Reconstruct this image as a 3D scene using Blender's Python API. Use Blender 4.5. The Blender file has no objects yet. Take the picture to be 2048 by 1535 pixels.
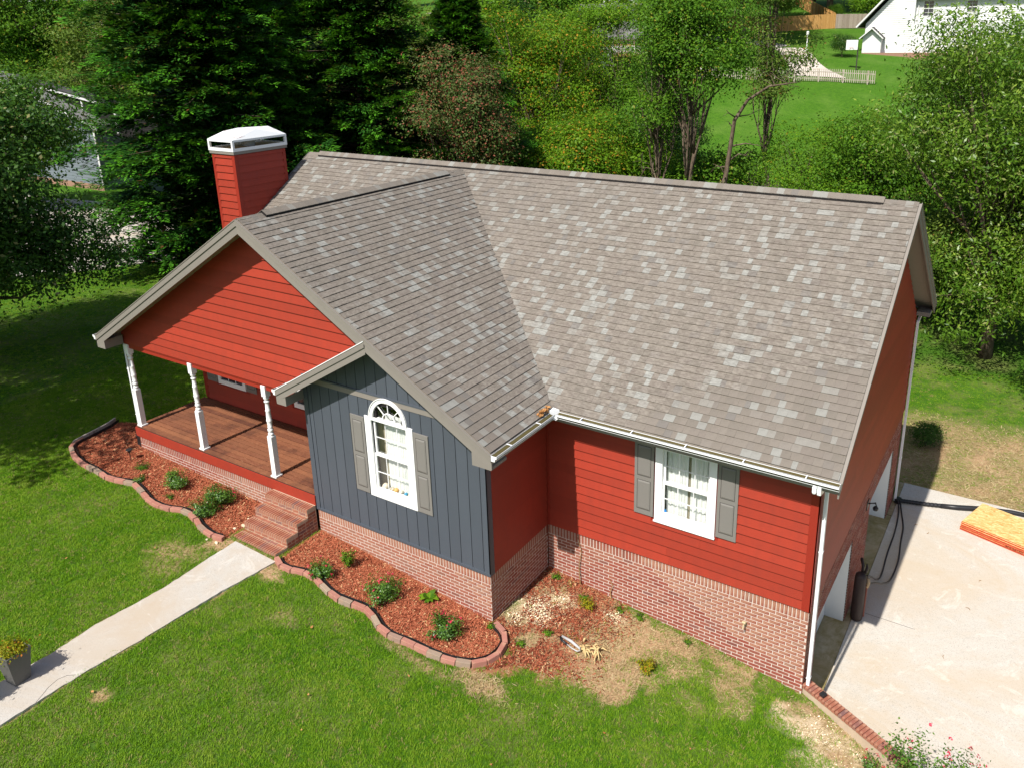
import bpy, bmesh, math, random
import numpy as np
from mathutils import Vector, Matrix, Quaternion

# ------------------------------------------------------------------ camera
R_ = math.radians
SC = bpy.context.scene
COL = SC.collection
CAM = (2.3644, -11.4622, 8.9350)
YAW, PITCH, ROLL = 0.55356, -0.31017, -0.014156
FPX, PPX, PPY = 1617.8, 1117.2, 597.6            # focal length and principal point of the 2048 px photograph
_f = np.array([-math.sin(YAW)*math.cos(PITCH), math.cos(YAW)*math.cos(PITCH), math.sin(PITCH)])
_r = np.array([math.cos(YAW), math.sin(YAW), 0.0])
_u = np.cross(_r, _f)
_c, _s = math.cos(ROLL), math.sin(ROLL)
_R, _U = _c*_r+_s*_u, -_s*_r+_c*_u
cd = bpy.data.cameras.new('camera'); cam = bpy.data.objects.new('camera', cd); COL.objects.link(cam)
cam.matrix_world = Matrix(((_R[0], _U[0], -_f[0], CAM[0]), (_R[1], _U[1], -_f[1], CAM[1]), (_R[2], _U[2], -_f[2], CAM[2]), (0, 0, 0, 1)))
cd.sensor_fit = 'HORIZONTAL'; cd.sensor_width = 36.0
cd.lens = FPX/2048*36.0
cd.shift_x = -(PPX-1024)/2048; cd.shift_y = (PPY-767.5)/2048
cd.clip_start = 0.1; cd.clip_end = 3000
SC.camera = cam

# ------------------------------------------------------------------ sky, sun, exposure
W = bpy.data.worlds.new("World"); SC.world = W; W.use_nodes = True
nt = W.node_tree; nt.nodes.clear()
sky = nt.nodes.new('ShaderNodeTexSky'); sky.sky_type = 'NISHITA'; sky.sun_disc = False
SUN_EL, SUN_AZ = R_(51.5), R_(183.0)       # compass-like: the light travels towards +y and slightly +x
sky.sun_elevation = SUN_EL
sky.sun_rotation = SUN_AZ
sky.air_density = 1.0; sky.dust_density = 1.6; sky.ozone_density = 1.0
bg = nt.nodes.new('ShaderNodeBackground'); bg.inputs['Strength'].default_value = 0.095
wo = nt.nodes.new('ShaderNodeOutputWorld')
nt.links.new(sky.outputs[0], bg.inputs[0]); nt.links.new(bg.outputs[0], wo.inputs[0])
sl = bpy.data.lights.new('sun', 'SUN'); sl.energy = 5.0; sl.angle = R_(0.53); sl.color = (1.0, 0.955, 0.88)
so = bpy.data.objects.new('sun', sl); COL.objects.link(so)
_d = Vector((0.06*math.cos(SUN_EL), math.cos(SUN_EL), -math.sin(SUN_EL))).normalized()
so.rotation_mode = 'QUATERNION'; so.rotation_quaternion = _d.to_track_quat('-Z', 'Y')
so.location = (-20, -60, 70)
SC.view_settings.view_transform = 'Standard'; SC.view_settings.look = 'None'
SC.view_settings.exposure = 0.47; SC.view_settings.gamma = 1.0; SC.view_settings.use_curve_mapping = False
SC.render.engine = 'CYCLES'
SC.cycles.max_bounces = 6; SC.cycles.diffuse_bounces = 3; SC.cycles.glossy_bounces = 2
SC.cycles.transmission_bounces = 3; SC.cycles.transparent_max_bounces = 8
SC.cycles.use_denoising = True
SC.cycles.sample_clamp_indirect = 6.0

RNG = np.random.default_rng(7); random.seed(7)

# ------------------------------------------------------------------ lie of the land
#TERRAIN
def sstep(x, a, b):
    t = np.clip((np.asarray(x, float)-a)/(b-a), 0, 1); return t*t*(3-2*t)
FX = ([-60, -35, -15.4, -9.3, -7.95, -6.35, -5.0, -3.4, -1.6, 0, 2, 6, 15, 40], [-.5, -.4, -.25, -.51, -.61, -.82, -.99, -1.2, -1.4, -1.68, -1.9, -2.3, -2.7, -2.8])
BX = ([-60, -35, -25, -15, -5, 0, 40], [-.5, -.45, -.6, -1.3, -2.3, -2.66, -2.7])
DX = ([0, 58, 66, 76, 85, 95, 106, 118, 150, 250, 400], [-2.6, -2.6, -1.7, 1.4, 4.5, 6.4, 7.9, 10.0, 14, 22, 30])
def wall_y(x):                      # the line of the low brick retaining wall beside the drive
    return 0.13-0.46*np.asarray(x, float)
def ground_z(x, y):
    x = np.asarray(x, float); y = np.asarray(y, float)
    z = np.interp(x, *FX)*(1-sstep(y, 0, 10))+np.interp(x, *BX)*sstep(y, 0, 10)
    d = -0.5257*(x-2.364)+0.8507*(y+11.462); l = 0.8507*(x-2.364)+0.5257*(y+11.462)
    dd = d-22*sstep(-l, 24, 42)
    z = z*(1-sstep(dd, 50, 62))+np.interp(dd, *DX)*sstep(dd, 50, 62)
    low = sstep(y-wall_y(x), 0.10, 0.16)*sstep(x, -0.95, -0.85)*(1-sstep(y, 20, 34))
    z = z*(1-low)+np.minimum(z, -2.66)*low
    return z
#END

# ------------------------------------------------------------------ materials
def newmat(name):
    m = bpy.data.materials.new(name); m.use_nodes = True
    n = m.node_tree; n.nodes.clear()
    o = n.nodes.new('ShaderNodeOutputMaterial')
    return m, n, o
class NB:
    """small helper to wire nodes"""
    def __init__(s, nt): s.nt = nt
    def n(s, t, **k):
        x = s.nt.nodes.new(t)
        for a, b in k.items(): setattr(x, a, b)
        return x
    def l(s, a, b): s.nt.links.new(a, b)
    def val(s, sock, v):
        if hasattr(v, 'is_output') or isinstance(v, bpy.types.NodeSocket): s.l(v, sock)
        else: sock.default_value = v
    def noise(s, scale, detail=3, rough=0.55, vec=None, dist=0.0):
        x = s.n('ShaderNodeTexNoise'); x.inputs['Scale'].default_value = scale; x.inputs['Detail'].default_value = detail
        x.inputs['Roughness'].default_value = rough; x.inputs['Distortion'].default_value = dist
        if vec is not None: s.l(vec, x.inputs['Vector'])
        return x.outputs['Fac']
    def pos(s): return s.n('ShaderNodeNewGeometry').outputs['Position']
    def scaled(s, vec, sc):
        x = s.n('ShaderNodeVectorMath', operation='MULTIPLY'); s.l(vec, x.inputs[0]); x.inputs[1].default_value = sc; return x.outputs[0]
    def math(s, op, a, b=0.0, clamp=False):
        x = s.n('ShaderNodeMath', operation=op); x.use_clamp = clamp; s.val(x.inputs[0], a); s.val(x.inputs[1], b); return x.outputs[0]
    def ramp(s, fac, stops, interp='LINEAR'):
        x = s.n('ShaderNodeValToRGB'); x.color_ramp.interpolation = interp; e = x.color_ramp.elements
        while len(e) > 1: e.remove(e[-1])
        e[0].position = stops[0][0]; e[0].color = (*stops[0][1], 1)
        for p, c in stops[1:]:
            q = e.new(p); q.color = (*c, 1)
        s.val(x.inputs[0], fac); return x.outputs[0]
    def mix(s, fac, a, b, mode='MIX'):
        x = s.n('ShaderNodeMix', data_type='RGBA', blend_type=mode); s.val(x.inputs[0], fac)
        for i, v in ((6, a), (7, b)):
            if isinstance(v, tuple): x.inputs[i].default_value = (*v, 1) if len(v) == 3 else v
            else: s.l(v, x.inputs[i])
        return x.outputs[2]
    def attr(s, name): return s.n('ShaderNodeAttribute', attribute_name=name)
    def rnd(s):
        """per-piece random: the object's own random plus the stored one of joined pieces"""
        a = s.attr('rnd').outputs['Fac']; b = s.n('ShaderNodeObjectInfo').outputs['Random']
        return s.math('FRACT', s.math('ADD', a, b))
    def bsdf(s, out, col, rough=0.7, spec=0.3, bump=None, bstr=0.3, bdist=0.01, metal=0.0):
        p = s.n('ShaderNodeBsdfPrincipled'); s.val(p.inputs['Base Color'], (*col, 1) if isinstance(col, tuple) else col)
        s.val(p.inputs['Roughness'], rough); p.inputs['Specular IOR Level'].default_value = spec; p.inputs['Metallic'].default_value = metal
        if bump is not None:
            b = s.n('ShaderNodeBump'); b.inputs['Strength'].default_value = bstr; b.inputs['Distance'].default_value = bdist
            s.l(bump, b.inputs['Height']); s.l(b.outputs[0], p.inputs['Normal'])
        s.l(p.outputs[0], out.inputs[0]); return p
MATS = {}
def paint(name, col, rough=0.5, var=0.06, dirt=0.12, spec=0.35, sc=6.0):
    m, nt, o = newmat(name); b = NB(nt); P = b.pos()
    c2 = tuple(x*(1-var) for x in col); c3 = tuple(min(1, x*(1+var)) for x in col)
    c = b.mix(b.rnd(), c2, c3)
    d = b.noise(sc, 5, 0.65, b.scaled(P, (1, 1, 0.45)))
    c = b.mix(b.math('MULTIPLY', b.ramp(d, [(0.42, (0, 0, 0)), (0.75, (1, 1, 1))]), dirt), c, tuple(x*0.55+0.01 for x in col))
    b.bsdf(o, c, rough, spec, b.noise(90, 3), 0.12, 0.004); MATS[name] = m; return m
paint('red_paint', (0.305, 0.034, 0.0175), 0.55, 0.10, 0.35)
paint('red_trim', (0.27, 0.025, 0.014), 0.5, 0.03, 0.15)
paint('blue_paint', (0.070, 0.081, 0.100), 0.5, 0.04, 0.14)
paint('grey_trim', (0.212, 0.190, 0.168), 0.55, 0.03, 0.12)
paint('shutter_grey', (0.188, 0.176, 0.163), 0.45, 0.02, 0.06)
paint('white_paint', (0.80, 0.80, 0.80), 0.4, 0.02, 0.06)
paint('white_metal', (0.78, 0.79, 0.80), 0.35, 0.02, 0.12)
paint('soffit', (0.24, 0.21, 0.17), 0.6, 0.03, 0.1)
paint('garage_white', (0.70, 0.71, 0.69), 0.45, 0.02, 0.12)
paint('black_plastic', (0.018, 0.018, 0.02), 0.4, 0.1, 0.2)
paint('brown_vinyl', (0.034, 0.020, 0.018), 0.5, 0.05, 0.2)
paint('planter_grey', (0.115, 0.11, 0.105), 0.6, 0.05, 0.3, sc=20)
paint('neighbour_blue', (0.155, 0.18, 0.205), 0.6, 0.03, 0.1)
paint('neighbour_white', (0.66, 0.66, 0.65), 0.5, 0.02, 0.06)
paint('dark_metal', (0.05, 0.045, 0.04), 0.45, 0.05, 0.3)
paint('roof_grey', (0.16, 0.155, 0.15), 0.9, 0.05, 0.4)
paint('roof_dark', (0.05, 0.045, 0.045), 0.9, 0.05, 0.4)
paint('dark_gap', (0.012, 0.010, 0.010), 0.9, 0.0, 0.0)
paint('osb_red', (0.42, 0.045, 0.018), 0.6, 0.05, 0.25, sc=25)
paint('deck_wood_pale', (0.42, 0.30, 0.17), 0.7, 0.1, 0.3)
paint('terracotta_wall', (0.30, 0.17, 0.12), 0.85, 0.1, 0.3)
paint('brown_curtain', (0.35, 0.30, 0.22), 0.9, 0.0, 0.0)
paint('stone_pale', (0.62, 0.52, 0.36), 0.9, 0.2, 0.3, sc=30)
paint('silver_metal', (0.42, 0.42, 0.42), 0.35, 0.1, 0.5, sc=40)
paint('room_dark', (0.05, 0.048, 0.045), 0.9, 0.0, 0.0)
paint('cable_black', (0.025, 0.018, 0.02), 0.5, 0.0, 0.1)

def m_brick(name, tones, mort=None):
    m, nt, o = newmat(name); b = NB(nt); P = b.pos()
    c = b.ramp(b.rnd(), tones)
    c = b.mix(b.ramp(b.noise(38, 4, 0.7), [(0.35, (0, 0, 0)), (0.8, (0.55, 0.55, 0.55))]), c, (0.17, 0.05, 0.035))
    # pale lime bloom and splashed earth, in broad patches
    big = b.ramp(b.noise(1.3, 4, 0.6), [(0.45, (0, 0, 0)), (0.66, (0.66, 0.66, 0.66))])
    c = b.mix(big, c, (0.44, 0.26, 0.17))
    b.bsdf(o, c, 0.88, 0.15, b.noise(160, 3, 0.7), 0.5, 0.003); MATS[name] = m
m_brick('brick', [(0, (0.23, 0.058, 0.041)), (0.3, (0.285, 0.080, 0.054)), (0.6, (0.26, 0.09, 0.063)), (0.85, (0.32, 0.12, 0.08)), (0.97, (0.20, 0.085, 0.072)), (1, (0.17, 0.05, 0.035))])
m_brick('step_brick', [(0, (0.25, 0.085, 0.052)), (0.45, (0.33, 0.13, 0.08)), (0.8, (0.30, 0.115, 0.078)), (0.95, (0.17, 0.10, 0.095)), (1, (0.30, 0.12, 0.08))])
m_brick('edging_block', [(0, (0.36, 0.155, 0.12)), (0.6, (0.42, 0.20, 0.155)), (0.78, (0.35, 0.165, 0.13)), (0.82, (0.27, 0.215, 0.165)), (1, (0.33, 0.27, 0.20))])
def m_mortar():
    m, nt, o = newmat('mortar'); b = NB(nt)
    c = b.mix(b.noise(2.2, 4), (0.54, 0.46, 0.40), (0.66, 0.58, 0.52))
    c = b.mix(b.ramp(b.noise(60, 2), [(0.4, (0, 0, 0)), (0.8, (0.5, 0.5, 0.5))]), c, (0.42, 0.33, 0.27))
    b.bsdf(o, c, 0.95, 0.1, b.noise(220, 2), 0.5, 0.003); MATS['mortar'] = m
m_mortar()
parse_ = paint('mortar_tan', (0.47, 0.36, 0.26), 0.9, 0.0, 0.4, sc=9)
def m_shingle(name='shingle', mul=1.13):
    m, nt, o = newmat(name); b = NB(nt)
    k = lambda c: (c[0]*mul*0.985, c[1]*mul*1.02, c[2]*mul*1.02)
    c = b.ramp(b.rnd(), [(0, k((0.138, 0.115, 0.094))), (0.22, k((0.154, 0.127, 0.104))), (0.5, k((0.170, 0.141, 0.117))), (0.66, k((0.148, 0.120, 0.10))), (0.76, k((0.178, 0.152, 0.130))), (0.775, k((0.198, 0.180, 0.158))), (0.85, k((0.215, 0.200, 0.180))), (0.86, k((0.222, 0.213, 0.195))), (0.93, k((0.240, 0.234, 0.215))), (0.94, k((0.128, 0.113, 0.102))), (1, k((0.160, 0.132, 0.110)))])
    g = b.noise(150, 2, 0.8)
    c = b.mix(b.ramp(g, [(0.3, (0, 0, 0)), (0.7, (1, 1, 1))]), b.mix(0.45, c, k((0.07, 0.055, 0.05))), b.mix(0.12, c, k((0.5, 0.46, 0.42))))
    c = b.mix(b.ramp(b.noise(0.9, 4, 0.6), [(0.45, (0, 0, 0)), (0.8, (0.3, 0.3, 0.3))]), c, k((0.09, 0.08, 0.07)))
    b.bsdf(o, c, 0.95, 0.12, g, 0.6, 0.004); MATS[name] = m
m_shingle()
def m_deck():
    m, nt, o = newmat('deck_stain'); b = NB(nt); P = b.pos()
    grain = b.noise(9, 6, 0.7, b.scaled(P, (1.0, 14, 1)), 1.2)
    c = b.ramp(grain, [(0.25, (0.075, 0.024, 0.014)), (0.5, (0.185, 0.066, 0.034)), (0.72, (0.33, 0.16, 0.09))])
    c = b.mix(b.ramp(b.noise(1.4, 5, 0.65, P), [(0.44, (0, 0, 0)), (0.62, (0.85, 0.85, 0.85))]), c, (0.06, 0.024, 0.018))
    c = b.mix(b.math('MULTIPLY', b.rnd(), 0.55), c, (0.30, 0.125, 0.06)); c = b.mix(b.ramp(b.math('FRACT', b.math('MULTIPLY', b.rnd(), 7.7)), [(0.55, (0, 0, 0)), (1.0, (0.35, 0.35, 0.35))]), c, (0.075, 0.028, 0.02))
    b.bsdf(o, c, 0.75, 0.2, grain, 0.3, 0.004); MATS['deck_stain'] = m
m_deck()
def m_concrete(name, base, dark, speck=0.5, moss=False):
    m, nt, o = newmat(name); b = NB(nt); P = b.pos()
    c = b.mix(b.noise(0.55, 6, 0.62, P, 0.6), base, dark)
    c = b.mix(b.ramp(b.noise(55, 3, 0.8, P), [(0.52, (0, 0, 0)), (0.72, (speck, speck, speck))]), c, tuple(x*0.45 for x in dark))
    c = b.mix(b.ramp(b.noise(140, 2, 0.8, P), [(0.45, (0, 0, 0)), (0.7, (0.35, 0.35, 0.35))]), c, tuple(x*0.55 for x in base))
    c = b.mix(b.ramp(b.noise(0.23, 5, 0.75, b.scaled(P, (1, 1.6, 1)), 1.2), [(0.40, (0, 0, 0)), (0.66, (0.85, 0.85, 0.85))]), c, tuple(x*y for x, y in zip(dark, (1.0, 0.90, 0.78))))
    c = b.mix(b.ramp(b.noise(1.1, 6, 0.8, P, 1.5), [(0.56, (0, 0, 0)), (0.62, (0.35, 0.35, 0.35))]), c, tuple(min(1, x*1.15) for x in base))
    c = b.mix(b.ramp(b.noise(3.1, 5, 0.7, P), [(0.55, (0, 0, 0)), (0.75, (0.4, 0.4, 0.4))]), c, tuple(x*y for x, y in zip(dark, (0.95, 0.82, 0.68))))
    if moss:
        c = b.mix(b.ramp(b.noise(1.8, 6, 0.7, P, 0.5), [(0.36, (0, 0, 0)), (0.62, (0.9, 0.9, 0.9))]), c, (0.20, 0.16, 0.055))
    b.bsdf(o, c, 0.92, 0.15, b.noise(120, 3, 0.8, P), 0.5, 0.006); MATS[name] = m
m_concrete('concrete', (0.59, 0.56, 0.515), (0.48, 0.435, 0.37), 0.95)
m_concrete('concrete_walk', (0.52, 0.50, 0.465), (0.42, 0.39, 0.35), 0.8)
m_concrete('concrete_apron', (0.50, 0.43, 0.31), (0.36, 0.29, 0.18), 0.5, True)
m_concrete('driveway_pale', (0.60, 0.56, 0.52), (0.48, 0.43, 0.38), 0.3)
def m_ground():
    m, nt, o = newmat('lawn_soil'); b = NB(nt); P = b.pos()
    cov = b.n('ShaderNodeAttribute', attribute_name='cover'); sep = b.n('ShaderNodeSeparateColor'); b.l(cov.outputs['Color'], sep.inputs[0])
    g = b.ramp(b.noise(3.2, 6, 0.7, P), [(0.3, (0.045, 0.130, 0.010)), (0.55, (0.080, 0.200, 0.012)), (0.75, (0.125, 0.24, 0.022))])
    g = b.mix(b.ramp(b.noise(34, 4, 0.8, P), [(0.35, (0.75, 0.75, 0.75)), (0.7, (0, 0, 0))]), g, (0.022, 0.060, 0.008))
    g = b.mix(b.ramp(b.noise(0.35, 4, 0.6, P), [(0.45, (0, 0, 0)), (0.7, (0.5, 0.5, 0.5))]), g, (0.105, 0.185, 0.03))
    dirt = b.ramp(b.noise(24, 5, 0.8, P), [(0.3, (0.24, 0.12, 0.065)), (0.5, (0.46, 0.29, 0.165)), (0.7, (0.62, 0.46, 0.29))])
    mul = b.ramp(b.noise(40, 4, 0.85, P), [(0.3, (0.10, 0.024, 0.012)), (0.5, (0.33, 0.095, 0.045)), (0.72, (0.55, 0.24, 0.13))])
    sand = b.ramp(b.noise(60, 4, 0.8, P), [(0.3, (0.45, 0.33, 0.20)), (0.6, (0.68, 0.56, 0.38))])
    c = b.mix(sep.outputs[0], dirt, g)
    c = b.mix(sep.outputs[1], c, mul)
    c = b.mix(sep.outputs[2], c, sand)
    b.bsdf(o, c, 0.95, 0.08, b.noise(55, 4, 0.8, P), 0.9, 0.03); MATS['lawn_soil'] = m
m_ground()
def m_leaf(name, cols, trans=0.45, rough=0.5, dead=None, spec=0.12, posvar=0.5, scale=0.7, tip=None, inst=False):
    """foliage: colour differs leaf by leaf (attribute) and in broad patches"""
    m, nt, o = newmat(name); b = NB(nt)
    ra = b.attr('tuft' if inst else 'rnd'); ra.attribute_type = 'INSTANCER' if inst else 'GEOMETRY'; r = ra.outputs['Fac']
    n = b.noise(scale, 3, 0.6, b.pos())
    f = b.math('ADD', b.math('MULTIPLY', r, 1-posvar), b.math('MULTIPLY', n, posvar))
    c = b.ramp(f, [(0.25+0.5*i/(len(cols)-1), q) for i, q in enumerate(cols)])
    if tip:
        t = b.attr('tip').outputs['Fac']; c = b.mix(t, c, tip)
    if dead:
        col, amt = dead
        k = b.ramp(b.math('FRACT', b.math('MULTIPLY', r, 17.31)), [(1-amt-0.01, (0, 0, 0)), (1-amt, (1, 1, 1))])
        c = b.mix(k, c, col)
    d = b.n('ShaderNodeBsdfPrincipled'); b.l(c, d.inputs['Base Color']); d.inputs['Roughness'].default_value = rough; d.inputs['Specular IOR Level'].default_value = spec
    t = b.n('ShaderNodeBsdfTranslucent'); b.l(b.mix(0.35, c, (0.16, 0.25, 0.01), 'MIX'), t.inputs[0])
    mx = b.n('ShaderNodeMixShader'); mx.inputs[0].default_value = trans; b.l(d.outputs[0], mx.inputs[1]); b.l(t.outputs[0], mx.inputs[2])
    b.l(mx.outputs[0], o.inputs[0]); MATS[name] = m
m_leaf('grass_blade', [(0.068, 0.172, 0.006), (0.120, 0.270, 0.008), (0.175, 0.335, 0.012), (0.26, 0.37, 0.035)], 0.35, 0.55, ((0.40, 0.32, 0.13), 0.05), posvar=0.65, scale=1.6, inst=True)
m_leaf('dry_grass', [(0.30, 0.22, 0.10), (0.46, 0.35, 0.18), (0.52, 0.42, 0.24)], 0.2, 0.7)
m_leaf('conifer', [(0.007, 0.036, 0.006), (0.016, 0.075, 0.008), (0.034, 0.130, 0.010)], 0.14, 0.6, ((0.13, 0.06, 0.02), 0.015), tip=(0.115, 0.36, 0.014), scale=0.5)
m_leaf('leaf_dark', [(0.014, 0.048, 0.008), (0.034, 0.098, 0.013), (0.070, 0.155, 0.02)], 0.28, 0.42, ((0.30, 0.28, 0.12), 0.03), spec=0.2, tip=(0.10, 0.20, 0.02))
m_leaf('leaf_mid', [(0.036, 0.105, 0.010), (0.072, 0.185, 0.013), (0.135, 0.26, 0.02)], 0.42, 0.45, ((0.30, 0.27, 0.03), 0.02), tip=(0.17, 0.33, 0.018))
m_leaf('leaf_bright', [(0.055, 0.145, 0.010), (0.105, 0.24, 0.012), (0.19, 0.33, 0.02)], 0.45, 0.45, ((0.34, 0.30, 0.03), 0.025), tip=(0.24, 0.40, 0.02))
m_leaf('leaf_olive', [(0.05, 0.10, 0.014), (0.095, 0.165, 0.022), (0.16, 0.23, 0.04)], 0.4, 0.5, ((0.20, 0.10, 0.03), 0.05), tip=(0.20, 0.27, 0.04))
m_leaf('leaf_orange', [(0.045, 0.13, 0.008), (0.095, 0.22, 0.010), (0.17, 0.28, 0.012)], 0.42, 0.45, ((0.46, 0.25, 0.025), 0.09), tip=(0.22, 0.34, 0.015))
m_leaf('leaf_reddish', [(0.030, 0.085, 0.014), (0.070, 0.125, 0.024), (0.13, 0.15, 0.05)], 0.3, 0.5, ((0.25, 0.085, 0.05), 0.22), posvar=0.35, tip=(0.17, 0.15, 0.07))
m_leaf('leaf_oak', [(0.045, 0.115, 0.010), (0.09, 0.195, 0.014), (0.175, 0.28, 0.028)], 0.38, 0.36, ((0.30, 0.33, 0.11), 0.04), spec=0.3, tip=(0.33, 0.44, 0.06))
m_leaf('leaf_shrub', [(0.035, 0.10, 0.014), (0.075, 0.18, 0.018), (0.15, 0.27, 0.03)], 0.35, 0.4, None, 0.45)
m_leaf('leaf_yellow', [(0.13, 0.17, 0.012), (0.30, 0.30, 0.015), (0.42, 0.33, 0.02)], 0.4, 0.5, ((0.5, 0.16, 0.03), 0.08))
m_leaf('petal', [(0.50, 0.018, 0.055), (0.70, 0.04, 0.10), (0.75, 0.12, 0.18)], 0.3, 0.5)
m_leaf('mulch_chip', [(0.085, 0.022, 0.012), (0.25, 0.062, 0.030), (0.36, 0.115, 0.06)], 0.0, 0.85, ((0.55, 0.33, 0.17), 0.05), 0.1, posvar=0.4, scale=2.5)
m_leaf('pale_chip', [(0.55, 0.42, 0.24), (0.74, 0.62, 0.42), (0.80, 0.70, 0.52)], 0.0, 0.9)
m_leaf('dead_leaf', [(0.35, 0.15, 0.05), (0.5, 0.26, 0.10)], 0.1, 0.7)
def m_bark():
    m, nt, o = newmat('bark'); b = NB(nt)
    t = b.n('ShaderNodeTexCoord').outputs['Object']
    n = b.noise(7, 6, 0.7, b.scaled(t, (1, 1, 0.25)))
    b.bsdf(o, b.ramp(n, [(0.3, (0.055, 0.038, 0.026)), (0.55, (0.14, 0.105, 0.075)), (0.75, (0.26, 0.215, 0.165))]), 0.95, 0.1, n, 0.8, 0.03); MATS['bark'] = m
m_bark()
def m_osb():
    m, nt, o = newmat('osb_face'); b = NB(nt); P = b.pos()
    v = b.n('ShaderNodeTexVoronoi'); v.inputs['Scale'].default_value = 26; b.l(b.scaled(P, (0.5, 2.0, 1)), v.inputs['Vector'])
    c = b.mix(v.outputs['Color'], (0.60, 0.36, 0.12), (0.72, 0.50, 0.22), 'MIX')
    x = b.n('ShaderNodeSeparateColor'); b.l(v.outputs['Color'], x.inputs[0])
    c = b.ramp(x.outputs[0], [(0, (0.46, 0.25, 0.07)), (0.4, (0.66, 0.41, 0.15)), (1, (0.80, 0.58, 0.28))])
    c = b.mix(b.ramp(b.noise(30, 3, 0.8, P), [(0.5, (0, 0, 0)), (0.75, (0.6, 0.6, 0.6))]), c, (0.33, 0.17, 0.05))
    b.bsdf(o, c, 0.8, 0.2); MATS['osb_face'] = m
m_osb()
def m_fence(name, a, c2):
    m, nt, o = newmat(name); b = NB(nt); P = b.pos()
    n = b.noise(5, 4, 0.7, b.scaled(P, (3, 3, 0.4)))
    b.bsdf(o, b.mix(b.math('FRACT', b.math('ADD', n, b.rnd())), a, c2), 0.85, 0.15); MATS[name] = m
m_fence('fence_new', (0.46, 0.24, 0.075), (0.58, 0.33, 0.12))
m_fence('fence_old', (0.24, 0.19, 0.15), (0.36, 0.30, 0.25))
m_fence('fence_picket', (0.30, 0.25, 0.20), (0.48, 0.42, 0.36))
m_fence('fence_dark', (0.06, 0.055, 0.04), (0.12, 0.10, 0.07))
def m_glass():
    m, nt, o = newmat('window_glass'); b = NB(nt)
    g = b.n('ShaderNodeBsdfGlossy'); g.inputs['Roughness'].default_value = 0.02; g.inputs[0].default_value = (1, 1, 1, 1)
    t = b.n('ShaderNodeBsdfTransparent'); t.inputs[0].default_value = (0.975, 0.985, 0.98, 1)
    f = b.n('ShaderNodeLayerWeight'); f.inputs[0].default_value = 0.5; f4 = b.math('POWER', f.outputs['Facing'], 4.0)
    mx = b.n('ShaderNodeMixShader'); b.l(b.math('ADD', b.math('MULTIPLY', f4, 0.6), 0.045, True), mx.inputs[0]); b.l(t.outputs[0], mx.inputs[1]); b.l(g.outputs[0], mx.inputs[2])
    b.l(mx.outputs[0], o.inputs[0]); MATS['window_glass'] = m
    m, nt, o = newmat('dark_glass'); b = NB(nt); b.bsdf(o, (0.03, 0.035, 0.045), 0.06, 0.8); MATS['dark_glass'] = m
m_glass()
def m_sheer():
    m, nt, o = newmat('sheer_curtain'); b = NB(nt)
    b.bsdf(o, (0.76, 0.76, 0.74), 0.9, 0.05); MATS['sheer_curtain'] = m
m_sheer()

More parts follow.
